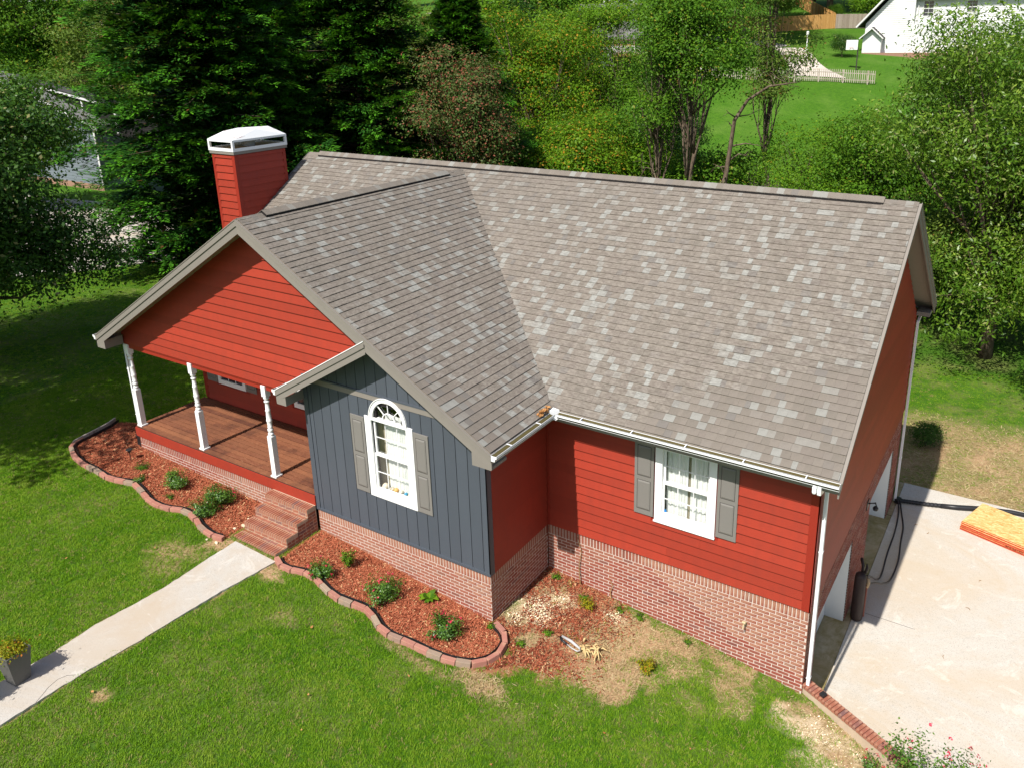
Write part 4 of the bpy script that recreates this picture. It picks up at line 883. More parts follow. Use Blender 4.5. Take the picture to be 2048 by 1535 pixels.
def cover(X, Y):
    """(grass, red mulch, pale sand) at ground points"""
    n1 = fbm(X, Y, 1.6); n2 = fbm(X, Y, 5.0, 4)
    g = np.ones(X.shape)
    dirt = sstep(pdist(X, Y, DIRT)+(n1-0.5)*1.1+(n2-0.5)*0.7, -0.12, 0.30)
    g *= 1-dirt*0.96
    def blob(cx, cy, rx, ry, k, a=0.0):
        nonlocal g
        dx, dy = X-cx, Y-cy; u = dx*math.cos(a)+dy*math.sin(a); v = -dx*math.sin(a)+dy*math.cos(a)
        q = np.sqrt((u/rx)**2+(v/ry)**2)+(n2-0.5)*1.2+(n1-0.5)*0.6; g = g*(1-k*sstep(1.25-q, 0, 0.6))
    for b in ((-0.9, -0.8, .32, .45, .55, .4), (-2.0, -0.75, .8, .22, .4), (-1.5, -1.35, .35, .2, .3), (0.55, -0.75, 1.0, .22, .98, -.45), (1.6, -1.3, 1.3, .26, .98, -.5), (0.9, -.6, .9, .3, .9, -.5), (-10.6, -3.3, .35, .25, .9), (-11.2, -3.9, .8, .25, .55, .3), (-10.9, -4.3, .5, .3, .4), (-9.0, -3.35, .35, .18, .9), (-4.45, -3.05, .5, .2, .85), (-5.6, -3.35, .9, .12, .6),
              (-8.9, -6.7, .16, .12, .9), (-3.9, -3.3, .7, .2, .2), (-15.9, -1.3, .5, .5, .6), (-7.9, -4.0, .3, .14, .4)): blob(*b)
    # the yard behind the drive is thin and strawy
    back = sstep(Y, 9.4, 9.8)*sstep(X, -1.5, 0)*(1-sstep(Y, 13.5, 15.5)); g = g*(1-back*np.clip(0.35+1.2*(n1-0.25), 0, 1))
    g *= 0.80+0.2*sstep(n1, 0.25, 0.6)
    mul = sstep(np.maximum(pdist(X, Y, MULL), pdist(X, Y, MULR)), -0.04, 0.03)
    redd = dirt*sstep(-X, 2.6, 4.2)*sstep(n1, 0.30, 0.55)*0.85
    mul = np.maximum(mul, redd)
    sand = np.zeros(X.shape)
    for (cx, cy, rx, ry) in ((-4.55, -1.15, .42, .36), (-4.35, -.62, .30, .20), (-3.35, -.42, .25, .14), (0.4, -0.65, .7, .26), (1.5, -1.25, 1.1, .3), (-4.75, -1.55, .22, .25)):
        q = np.hypot((X-cx)/rx, (Y-cy)/ry)+(n2-0.5)*1.5; sand = np.maximum(sand, sstep(1.3-q, 0, 0.5)*0.9)
    bare = (inpoly(X, Y, [(-15.4, -1.9), (-9.3, -1.9), (-5.0, -1.9), (-5.0, 0), (0, 0), (0, 8.8), (-15.4, 8.8)]) | inpoly(X, Y, WPOLY)); g = np.where(bare, 0, g)
    g = np.where(mul > 0.9, g*0.0, g)
    return np.clip(g, 0, 1), np.clip(mul, 0, 1), sand
X, Y = np.meshgrid(xs, ys); Zg = ground_z(X, Y)
rough = (fbm(X, Y, 0.9, 9)-0.5)*0.05*(1-sstep(np.hypot(X, Y), 18, 26)); Zg = Zg+np.where((Y > 9.9) | (X < -0.2) | (Y < wall_y(X)-0.3), rough, 0)
nx, ny = len(xs), len(ys)
co = np.stack([X, Y, Zg], -1).reshape(-1, 3).astype(np.float32)
ii = (np.arange(ny-1)[:, None]*nx+np.arange(nx-1)[None]).reshape(-1); F4 = np.stack([ii, ii+1, ii+1+nx, ii+nx], -1).astype(np.int32)
me = bpy.data.meshes.new('ground'); me.vertices.add(len(co)); me.vertices.foreach_set('co', co.reshape(-1)); me.loops.add(F4.size); me.loops.foreach_set('vertex_index', F4.reshape(-1))
me.polygons.add(len(F4)); me.polygons.foreach_set('loop_start', np.arange(0, F4.size, 4, dtype=np.int32)); me.polygons.foreach_set('loop_total', np.full(len(F4), 4, dtype=np.int32)); me.update(calc_edges=True); me.shade_smooth()
G, Mu, Sa = cover(X.reshape(-1), Y.reshape(-1)); G = np.where(np.hypot(X.reshape(-1), Y.reshape(-1)) > 30, 1.0, G)
me.attributes.new('cover', 'FLOAT_COLOR', 'POINT').data.foreach_set('color', np.stack([G, Mu, Sa, np.ones_like(G)], -1).astype(np.float32).reshape(-1))
xx, yy = X.reshape(-1), Y.reshape(-1)
near = ((xx > -21) & (xx < 3.2) & (yy > -9.5) & (yy < 3.2)).astype(float)
mid = ((xx > -38) & (xx < 9) & (yy > -11) & (yy < 19) & (near < 0.5))
beyond = inpoly(xx, yy, [(-0.15, 0.4), (7, -3.4), (14, -6), (14, 9.85), (-0.15, 9.85)])
dens = np.where(beyond, 0, G*(near+0.22*mid)); dens = np.where(Mu > 0.5, 0, dens)
drv = inpoly(xx, yy, [(-33.2, 6.6), (-31, 11.5), (-44, 17), (-60, 15), (-60, -2), (-37, 1.5)]); dens = np.where(drv, 0, dens)
me.attributes.new('grass_density', 'FLOAT', 'POINT').data.foreach_set('value', dens.astype(np.float32))
ground = put('ground', me, 'lawn_soil', kind='structure')

def sheet(name, poly, mat, lift=0.004, thick=0.06, zf=None, sub=1, **k):
    """a paved surface that follows the ground"""
    bm = bmesh.new(); vs = [bm.verts.new((x, y, 0)) for x, y in poly]; f = bm.faces.new(vs); bmesh.ops.triangulate(bm, faces=[f])
    if sub: bmesh.ops.subdivide_edges(bm, edges=bm.edges[:], cuts=sub, use_grid_fill=True)
    for v in bm.verts: v.co.z = (zf(v.co.x, v.co.y) if zf else float(ground_z(v.co.x, v.co.y)))+lift
    r = bmesh.ops.extrude_face_region(bm, geom=bm.faces[:]); 
    for v in [g for g in r['geom'] if isinstance(g, bmesh.types.BMVert)]: v.co.z += 0
    lower = [v for v in bm.verts if v not in set(g for g in r['geom'] if isinstance(g, bmesh.types.BMVert))]
    for v in lower: v.co.z -= thick
    bmesh.ops.recalc_face_normals(bm, faces=bm.faces[:])
    me = bpy.data.meshes.new(name); bm.to_mesh(me); bm.free(); return put(name, me, mat, **k)
def jag(poly, amp, seed, step=0.12):
    rg = random.Random(seed); out = []
    for p, q in zip(poly[:-1], poly[1:]):
        n = max(1, int(math.dist(p, q)/step))
        for i in range(n): t = i/n; out.append((p[0]+(q[0]-p[0])*t+rg.uniform(-amp, amp), p[1]+(q[1]-p[1])*t+rg.uniform(-amp, amp)*0.4))
    return out+[poly[-1]]
# the walk as a ladder of quads so that it follows the lawn
def ladder(name, A, B, mat, lift, thick=0.08, **k):
    ya = [p[1] for p in A][::-1]; xa = [p[0] for p in A][::-1]; yb = [p[1] for p in B][::-1]; xb = [p[0] for p in B][::-1]
    Y_ = np.arange(-13.5, -3.03, 0.1); mb = MB(); rg = random.Random(5); L = []
    for y in Y_:
        a = float(np.interp(y, ya, xa))+rg.uniform(-.012, .012); b = float(np.interp(y, yb, xb))+rg.uniform(-.012, .012); L.append([(a+(b-a)*t, float(y)) for t in (0, .33, .66, 1)])
    n = 4; top = [(x, y, float(ground_z(x, y))+lift) for r in L for x, y in r]; mb.v = top+[(x, y, z-thick) for x, y, z in top]; o = len(top)
    for i in range(len(L)-1):
        for j in range(3): mb.f.append((i*n+j, i*n+j+1, (i+1)*n+j+1, (i+1)*n+j))
        mb.f.append((i*n, (i+1)*n, o+(i+1)*n, o+i*n)); mb.f.append(((i+1)*n+3, i*n+3, o+i*n+3, o+(i+1)*n+3))
    k_ = len(L)-1; mb.f.append((k_*n, k_*n+1, o+k_*n+1, o+k_*n)); mb.m = [0]*len(mb.f); mb.r = [0]*len(mb.f)
    return mb.obj(name, mat, None, smooth=False, **k)
ladder('walkway', WALK, WALKR, 'concrete_walk', 0.035, kind='structure')
SL = -2.607
_ck = [(-9.56, -7.32), (-9.62, -7.2), (-9.70, -7.06), (-9.74, -6.9), (-9.70, -6.78), (-9.60, -6.70)]
mb = MB()
for a, b in zip(_ck[:-1], _ck[1:]): mb.bar((a[0], a[1], gz(*a)+.036), (b[0], b[1], gz(*b)+.036), .005, .003)
mb.obj('crack', 'dark_gap', kind='structure')
slab = MB(); slab.prism([(x, y, SL-0.12) for x, y in ((0.125, 0.30), (7, -2.9), (16, -6), (16, 9.85), (0.125, 9.85))], [(x, y, SL) for x, y in ((0.125, 0.30), (7, -2.9), (16, -6), (16, 9.85), (0.125, 9.85))])
slab.obj('driveway', 'concrete', kind='structure')
for (a, b) in ((0.10, 3.9), (3.93, 8.0), (8.03, 9.85)):
    ap = MB(); ap.box(-0.46 if a < 8 else -0.02, 0.115, a, b-0.008, SL-0.12, SL-0.004); ap.obj('garage_apron', 'concrete_apron', kind='structure')
for y in (3.9,):
    j = MB(); j.box(0.13, 1.3, y-0.004, y+0.004, SL+0.0005, SL+0.002); j.obj('slab_joint', 'dark_gap', kind='structure')
sheet('neighbour_driveway', [(-33.2, 6.6), (-31, 11.5), (-36, 13.6), (-44, 17), (-60, 15), (-60, -2), (-45, 0), (-37, 1.5)], 'concrete_walk', 0.05, 0.1, sub=3, kind='structure')

# retaining wall along the drive, bricks laid on edge as its coping
rw = empty('retaining_wall', 'low brick-capped retaining wall between the front lawn and the concrete drive', 'wall')
u_ = Vector((1, -0.46, 0)).normalized(); n_ = Vector((0.46, 1, 0)).normalized(); o_ = Vector((0.03, 0.13, 0)); Lr = 7.5
def rwz(s): return -1.50-0.012*s*3
mb = MB()
for s in np.arange(0, Lr, 0.5): A = [o_+u_*s-n_*0.085, o_+u_*(s+0.5)-n_*0.085, o_+u_*(s+0.5)+n_*0.085, o_+u_*s+n_*0.085]; mb.prism([p+Z*-2.8 for p in A], [p+Z*(rwz(s)-0.022 if 0 else rwz(s)-0.03) for p in A])
mb.obj('wall_core', 'mortar_tan', rw)
frw = Fr(o_, u_, -n_)
s = 0.0
me_b = unit('step_brick')
while s < Lr:
    o = bpy.data.objects.new('brick', me_b); COL.objects.link(o); o.parent = rw; c = o_+u_*(s+0.029)+Z*(rwz(s)-0.03)
    M = Matrix.Identity(4)
    for i, (ax, sc) in enumerate(((u_, 0.058), (n_, 0.20+random.uniform(-.004, .004)), (Z, 0.06))):
        for j in range(3): M[j][i] = ax[j]*sc
    for j in range(3): M[j][3] = c[j]+random.uniform(-.0015, .0015)
    o.matrix_world = M; s += 0.0675
mb = MB(); c = o_+u_*0.36+Z*(rwz(0.4)+0.028); mb.bar(c-n_*0.05, c+n_*0.05, 0.09, 0.05); mb.obj('coping_light', 'black_plastic', rw, bevel=0.006)

# ================================================================== BRICK STEPS
st = empty('brick_steps', 'four brick front steps rising from the pale walkway to the porch', 'steps', (-9.97, -2.5, -0.5)); st.location = (0, 0, 0)
SX0, SX1 = -10.60, -9.348; tops = [-0.42, -0.25, -0.08, 0.09]; nose = [-2.995, -2.715, -2.430, -2.150]
mb = MB()
for i, (zt, yn) in enumerate(zip(tops, nose)):
    ye = nose[i+1] if i < 3 else -1.932
    mb.box(SX0+0.004, SX1-0.003, yn-0.004, ye+(0.02 if i < 3 else 0), -0.75, zt-0.010)
mb.obj('step_core', 'mortar_tan', st)
SB = []
rgs = random.Random(11)
def sb(x0, x1, y0, y1, z0, z1): SB.append((x0, x1, y0, y1, z0, z1))
for i, (zt, yn) in enumerate(zip(tops, nose)):
    n = 20; w = (SX1-SX0)/n; ye = nose[i+1] if i < 3 else -1.932
    for k in range(n): sb(SX0+k*w+0.0065, SX0+(k+1)*w-0.0065, yn-0.008, yn+0.19, zt-0.088, zt)
    k = SX0; j = 0
    while k < SX1-0.02 and ye-(yn+0.2) > 0.03:
        e_ = min(k+(0.1 if j == 0 and i % 2 else 0.2), SX1); sb(k+0.008, e_-0.008, yn+0.204, ye-0.006, zt-0.06, zt-0.003+rgs.uniform(-.002, .001)); k = e_; j += 1
    zl = tops[i-1] if i else -0.62
    if zt-0.098-zl > 0.02:
        k = SX0; j = 0
        while k < SX1-0.02:
            e_ = min(k+(0.1 if (i+j) == 1 else 0.2), SX1); sb(k+0.008, e_-0.008, yn-0.006, yn+0.05, max(zl+0.008, zt-0.165) if i else zt-0.155, zt-0.098); k = e_; j += 1
# the side towards the bed
z = -0.62
r_ = 0
while z < 0.0:
    y0 = next((yn for yn, zt in zip(nose, tops) if zt-0.09 > z+0.03), None)
    if y0 is None: break
    y = y0+(0.0 if r_ % 2 else 0.0); k = 0
    while y < -1.935:
        L_ = (0.2 if r_ % 2 == 0 else 0.1); e_ = min(y+L_, -1.935)
        if e_-y > 0.03: sb(SX1-0.03, SX1+0.0, y+0.007, e_-0.007, z+0.007, z+0.060)
        y = e_; k += 1
    z += 0.068; r_ += 1
SB.sort(key=lambda b: math.dist(((b[0]+b[1])/2, (b[2]+b[3])/2, b[5]), CAM))
if SB[300:]:
    mb = MB()
    for q in SB[300:]: mb.box(*q)
    mb.obj('brickwork', 'step_brick', st, kind='stuff')
for (x0, x1, y0, y1, z0, z1) in SB[:300]:
    o = bpy.data.objects.new('brick', me_b); COL.objects.link(o); o.parent = st; o.location = ((x0+x1)/2, (y0+y1)/2, (z0+z1)/2); o.scale = (x1-x0, y1-y0, z1-z0)

# ================================================================== BEDS AND THEIR EDGING
def resample(P, step):
    P = [Vector((x, y, 0)) for x, y in P]; out = [P[0]]; acc = 0
    for a, b in zip(P[:-1], P[1:]):
        L = (b-a).length; t = step-acc
        while t <= L: out.append(a+(b-a)*(t/L)); t += step
        acc = L-(t-step)
    return out
def bed_edging(P, label, wood_end=False):
    g = empty('bed_edging', label, 'edging'); R = resample(P, 0.262)
    i0 = 0
    if wood_end:
        i0 = 4
        q = [Vector((p.x, p.y, float(ground_z(p.x, p.y)))) for p in R[:6]]
        mb = MB()
        for a, b in zip(q[:-1], q[1:]): mb.bar(a+Z*0.06, b+Z*0.06, 0.04, 0.13)
        mb.obj('edging_board', 'fence_picket', g)
    me_e = unit('edging_block', 'edging_block')
    for a, b in zip(R[i0:-1], R[i0+1:]):
        a = a+Z*float(ground_z(a.x, a.y)); b = b+Z*float(ground_z(b.x, b.y)); d = b-a; t = d.normalized(); sd = t.cross(Z).normalized(); up = sd.cross(t)
        mb = MB(); L = d.length-0.008; c = (a+b)/2+Z*0.035+Vector((random.uniform(-.006, .006), random.uniform(-.006, .006), random.uniform(-.008, .008)))
        w0, w1, h = 0.055, 0.045, 0.055
        A = [t*-L/2-sd*w0-up*h, t*L/2-sd*w0-up*h, t*L/2+sd*w0-up*h, t*-L/2+sd*w0-up*h]; B = [t*-L/2-sd*w1+up*h, t*L/2-sd*w1+up*h, t*L/2+sd*w1+up*h, t*-L/2+sd*w1+up*h]
        rot = Matrix.Rotation(random.uniform(-.07, .07), 3, 'Z')
        mb.quadbox([rot @ p for p in A+B], 0, 0.0); o = mb.obj('edging_block', 'edging_block', g, bevel=0.006); o.location = c
    # black plastic strip standing inside the blocks
    S = resample(P, 0.15); mb = MB(); n = len(S)
    for i in range(n-1):
        a, b = S[i], S[i+1]; t = (b-a).normalized(); sd = Vector((-t.y, t.x, 0))*0.085
        a = a+sd; b = b+sd; za, zb = float(ground_z(a.x, a.y)), float(ground_z(b.x, b.y))
        w = Vector((-t.y, t.x, 0))*0.008
        mb.quadbox([a+Z*(za-0.05), b+Z*(zb-0.05), b+w+Z*(zb-0.05), a+w+Z*(za-0.05), a+Z*(za+0.085), b+Z*(zb+0.085), b+w+Z*(zb+0.085), a+w+Z*(za+0.085)])
    mb.obj('edging_strip', 'black_plastic', g)
bed_edging(BEDL, 'wavy row of pink and tan edging blocks round the mulch bed left of the steps', True)
bed_edging(BEDR, 'wavy row of pink edging blocks round the mulch bed under the blue wing')
# mulch: thousands of chips
def scatter(poly, n, seed, zf=None, keep=None):
    rg = np.random.default_rng(seed); P = np.array(poly); lo, hi = P.min(0), P.max(0); out = np.zeros((0, 2))
    while len(out) < n:
        q = rg.random((n*2, 2))*(hi-lo)+lo; ok = inpoly(q[:, 0], q[:, 1], poly)
        if keep is not None: ok &= keep(q[:, 0], q[:, 1], rg.random(len(q)))
        out = np.vstack([out, q[ok]])
    out = out[:n]; return np.column_stack([out, ground_z(out[:, 0], out[:, 1])])
def chips(P, seed, l=(0.012, 0.045), w=(0.004, 0.013), lift=0.02, flat=0.35):
    rg = np.random.default_rng(seed); n = len(P); C = P+np.column_stack([np.zeros((n, 2)), rg.random(n)*lift])
    a = rg.random(n)*6.283; tl = rg.normal(0, flat, n); d = np.stack([np.cos(a)*np.cos(tl), np.sin(a)*np.cos(tl), np.sin(tl)], -1)*(l[0]+(l[1]-l[0])*rg.random((n, 1))**1.5)
    s = np.stack([-np.sin(a), np.cos(a), rg.normal(0, flat, n)], -1); s = s/np.linalg.norm(s, axis=1)[:, None]*(w[0]+(w[1]-w[0])*rg.random((n, 1)))
    return np.stack([C-d-s*.5, C+d*.9-s, C+d+s*.6, C-d*.8+s], 1)
for poly, n, sd in ((MULL, 42000, 1), (MULR, 34000, 2)):
    P_ = scatter(poly, n, sd, keep=lambda a, b, r, poly=poly: pdist(a, b, poly) > 0.05); quads('mulch_chips', chips(P_, sd), np.random.default_rng(sd).random(n), 'mulch_chip', kind='stuff')
P_ = scatter(DIRT, 12000, 5, keep=lambda a, b, r: r < np.clip(cover(a, b)[1]*1.4, 0, 1)); quads('mulch_chips', chips(P_, 6), RNG.random(len(P_)), 'mulch_chip', kind='stuff')
big = [(-5.2, -3.2), (-5.0, 0), (0.0, 0), (2.6, -1.1), (2.2, -2.6), (0, -1.6), (-2.2, -2.8), (-4.4, -3.4)]
P_ = scatter(big, 11000, 8, keep=lambda a, b, r: r < np.clip(1-cover(a, b)[0]-cover(a, b)[1]*0.7, 0, 1)**1.5); quads('straw', chips(P_, 9, (0.02, 0.07), (0.002, 0.006), 0.02, 0.25), RNG.random(len(P_)), 'dry_grass', kind='stuff')
for cx, cy, r_, n in ((-4.52, -1.12, .30, 420), (-4.35, -.66, .16, 110), (-3.35, -.42, .13, 90), (-4.75, -1.5, .15, 100), (0.5, -0.62, .35, 160), (1.3, -1.0, .5, 200)):
    q_ = RNG.normal(0, r_*.6, (n, 2))*np.array([1.25, 1]); q_[:, 0] += cx; q_[:, 1] += cy; P_ = np.column_stack([q_, ground_z(q_[:, 0], q_[:, 1])+0.03*np.exp(-((q_[:, 0]-cx)**2+(q_[:, 1]-cy)**2)/(r_*r_))]); quads('pale_rubble', chips(P_, n, (0.006, 0.022), (0.005, 0.014), 0.015, 0.4), RNG.random(n), 'pale_chip', kind='stuff')
yard = [(0.1, 9.9), (7, 9.9), (7, 15), (-0.5, 15)]
P_ = scatter(yard, 9000, 18, keep=lambda a, b, r: r < np.clip(1.15-cover(a, b)[0], 0, 1)); quads('straw', chips(P_, 19, (0.03, 0.09), (0.004, 0.012), 0.02, 0.25), RNG.random(len(P_)), 'dry_grass', kind='stuff')

# ================================================================== GRASS (one lawn nobody could count)
rg = np.random.default_rng(21); nb_ = 13; bl = []
for i in range(nb_):
    a = rg.random()*6.283; r0 = rg.random()*0.045; c = np.array([math.cos(a)*r0, math.sin(a)*r0, -0.006]); h = 0.020+rg.random()*0.026; b_a = rg.random()*6.283; lean = 0.2+rg.random()*0.9
    top = c+np.array([math.cos(b_a)*h*lean, math.sin(b_a)*h*lean, h*(1-0.25*lean)]); midp = (c+top)/2+np.array([0, 0, h*.14]); s = np.array([-math.sin(b_a), math.cos(b_a), 0])*0.0030
    bl += [[c-s, c+s, midp+s*.9, midp-s*.9], [midp-s*.9, midp+s*.9, top+s*.15, top-s*.15]]
V_ = np.array(bl); gm = quads('grass', V_, np.zeros(len(V_)), None); gm.materials.append(MATS['grass_blade'])
lawn = put('lawn_grass', gm, None, kind='stuff')
ng = bpy.data.node_groups.new('grass_scatter', 'GeometryNodeTree')
ng.interface.new_socket('Geometry', in_out='INPUT', socket_type='NodeSocketGeometry'); ng.interface.new_socket('Geometry', in_out='OUTPUT', socket_type='NodeSocketGeometry')
N_ = ng.nodes; Lk = ng.links
gi = N_.new('NodeGroupInput'); go = N_.new('NodeGroupOutput'); oi = N_.new('GeometryNodeObjectInfo'); oi.transform_space = 'RELATIVE'; oi.inputs['Object'].default_value = ground
dp = N_.new('GeometryNodeDistributePointsOnFaces'); dp.distribute_method = 'RANDOM'
na = N_.new('GeometryNodeInputNamedAttribute'); na.data_type = 'FLOAT'; na.inputs['Name'].default_value = 'grass_density'
mu = N_.new('ShaderNodeMath'); mu.operation = 'MULTIPLY'; mu.inputs[1].default_value = 820
Lk.new(na.outputs['Attribute'], mu.inputs[0]); Lk.new(oi.outputs['Geometry'], dp.inputs['Mesh']); Lk.new(mu.outputs[0], dp.inputs['Density'])
ip = N_.new('GeometryNodeInstanceOnPoints'); rv = N_.new('FunctionNodeRandomValue'); rv.data_type = 'FLOAT_VECTOR'; rv.inputs[0].default_value = (-0.15, -0.15, 0); rv.inputs[1].default_value = (0.15, 0.15, 6.283)
rs = N_.new('FunctionNodeRandomValue'); rs.data_type = 'FLOAT'; rs.inputs[2].default_value = 0.55; rs.inputs[3].default_value = 1.35
Lk.new(dp.outputs['Points'], ip.inputs['Points']); Lk.new(gi.outputs[0], ip.inputs['Instance']); Lk.new(rv.outputs[0], ip.inputs['Rotation']); Lk.new(rs.outputs[1], ip.inputs['Scale'])
# each tuft its own shade
sa = N_.new('GeometryNodeStoreNamedAttribute'); sa.data_type = 'FLOAT'; sa.domain = 'INSTANCE'; sa.inputs['Name'].default_value = 'tuft'; rr = N_.new('FunctionNodeRandomValue'); rr.data_type = 'FLOAT'
Lk.new(ip.outputs[0], sa.inputs['Geometry']); Lk.new(rr.outputs[1], sa.inputs['Value']); Lk.new(sa.outputs[0], go.inputs[0])
md = lawn.modifiers.new('scatter', 'NODES'); md.node_group = ng

# ================================================================== FOLIAGE
def nrm(a): return a/np.maximum(np.linalg.norm(a, axis=-1, keepdims=True), 1e-9)
def leaves(C, out, size, rg, up=0.6, asp=0.5, outw=0.8, jit=0.42):
    """rhombic leaves at points C, lying roughly across the direction up*Z + outw*outward"""
    n = len(C); nn = nrm(out*outw+np.array([0, 0, up])+rg.normal(0, jit, (n, 3))); a = nrm(np.cross(nn, rg.normal(0, 1, (n, 3)))); b = np.cross(nn, a)
    s = (size*(0.6+0.8*rg.random((n, 1)))); m = C+a*s*0.05
    return np.stack([C-a*s*.5, m-b*s*asp*.5-nn*s*.06, C+a*s*.5, m+b*s*asp*.5-nn*s*.06], 1)
def crown_pts(lobes, nclump, per, rg, cr=0.35, shell=0.55, droop=0.0):
    """lobes: list of (cx,cy,cz,rx,ry,rz). Returns leaf centres, outward directions, clump ids"""
    w = np.array([l[3]*l[4]+l[3]*l[5] for l in lobes]); w = w/w.sum(); pick = rg.choice(len(lobes), nclump, p=w); L = np.array(lobes)[pick]
    d = nrm(rg.normal(0, 1, (nclump, 3))); r = (shell+(1-shell)*rg.random((nclump, 1))**0.6)*(1+0.12*rg.normal(0, 1, (nclump, 1)))
    c = L[:, :3]+d*L[:, 3:]*r
    low = d[:, 2] < -0.55; keep = ~(low & (rg.random(nclump) < 0.5)); c, d = c[keep], d[keep]; n = len(c)
    q = rg.normal(0, 1, (n, per, 3))*np.array([1, 1, 0.55])*cr*(0.6+0.8*rg.random((n, 1, 1))); q[..., 2] -= droop*(np.linalg.norm(q[..., :2], axis=-1))
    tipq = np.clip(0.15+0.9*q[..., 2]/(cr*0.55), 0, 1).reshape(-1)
    P = c[:, None]+q; O = nrm(0.55*d[:, None]+1.0*nrm(q)); ids = np.repeat(np.arange(n), per)
    return P.reshape(-1, 3), O.reshape(-1, 3), ids, tipq
def limbs(base, lobes, r0, rg, nb=2, trunk_top=None):
    mb = MB(); c = np.mean([l[:3] for l in lobes], axis=0) if trunk_top is None else np.array(trunk_top); base = np.array(base, float)
    k = 7; path = [base+(c-base)*t+np.array([rg.normal(0, .10), rg.normal(0, .10), 0])*(t > 0)*np.linalg.norm(c-base)/7 for t in np.linspace(0, 1, k)]
    mb.tube([tuple(p) for p in path], [r0*(1.15 if i == 0 else 1-0.75*i/(k-1)) for i in range(k)], 8)
    for l in lobes:
        for _ in range(nb):
            s = path[rg.integers(2, k-1)]; e = np.array(l[:3])+rg.normal(0, .25, 3)*np.array(l[3:]); m = (s+e)/2+np.array([0, 0, -0.05*np.linalg.norm(e-s)])+rg.normal(0, .12, 3)
            mb.tube([tuple(s), tuple((s+m)/2+rg.normal(0, .05, 3)), tuple(m), tuple(e)], [r0*.42, r0*.3, r0*.2, r0*.05], 6)
            for _ in range(2):
                e2 = m+(e-m)*rg.random()+rg.normal(0, .3, 3)*np.array(l[3:]); mb.tube([tuple(m), tuple((m+e2)/2+rg.normal(0, .08, 3)), tuple(e2)], [r0*.16, r0*.1, r0*.03], 5)
    return mb
_tree = {}
def tree(loc, lobes, kind, label, seed, nclump=420, per=46, size=0.17, cr=0.42, r0=0.16, name='tree', cat='tree', group=None, shell=0.55, up=0.6, asp=0.55, base_dz=0.0, proto=None, scale=1.0, rot=0.0, droop=0.0, tipf=False, trunk=True):
    """a broad-leaved tree: trunk with limbs, and a crown of leaf clumps; a proto key shares its meshes"""
    g = float(ground_z(loc[0], loc[1])); t = empty(name, label, cat, (loc[0], loc[1], g), group); t.rotation_euler.z = rot; t.scale = (scale,)*3
    if proto and proto in _tree: lm, tm = _tree[proto]
    else:
        rg = np.random.default_rng(seed); P, O, ids, tq = crown_pts(lobes, int(nclump*0.62), int(per*1.6), rg, cr*1.02, shell, droop); V = leaves(P, O, size, rg, up, asp)
        rr = np.clip(0.45*rg.random(len(V))+0.55*rg.random(ids.max()+1)[ids], 0, 1)
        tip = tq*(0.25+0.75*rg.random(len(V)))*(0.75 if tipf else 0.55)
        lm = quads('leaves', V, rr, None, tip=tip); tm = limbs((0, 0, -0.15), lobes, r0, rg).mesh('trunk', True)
        if proto: _tree[proto] = (lm, tm)
    def mk(me, nm, mat):
        o = bpy.data.objects.new(nm, me); COL.objects.link(o); o.parent = t
        if not me.materials: me.materials.append(MATS[mat])
        o.material_slots[0].link = 'OBJECT'; o.material_slots[0].material = MATS[mat]; return o
    mk(lm, 'crown', kind)
    if trunk: mk(tm, 'trunk', 'bark')
    return t
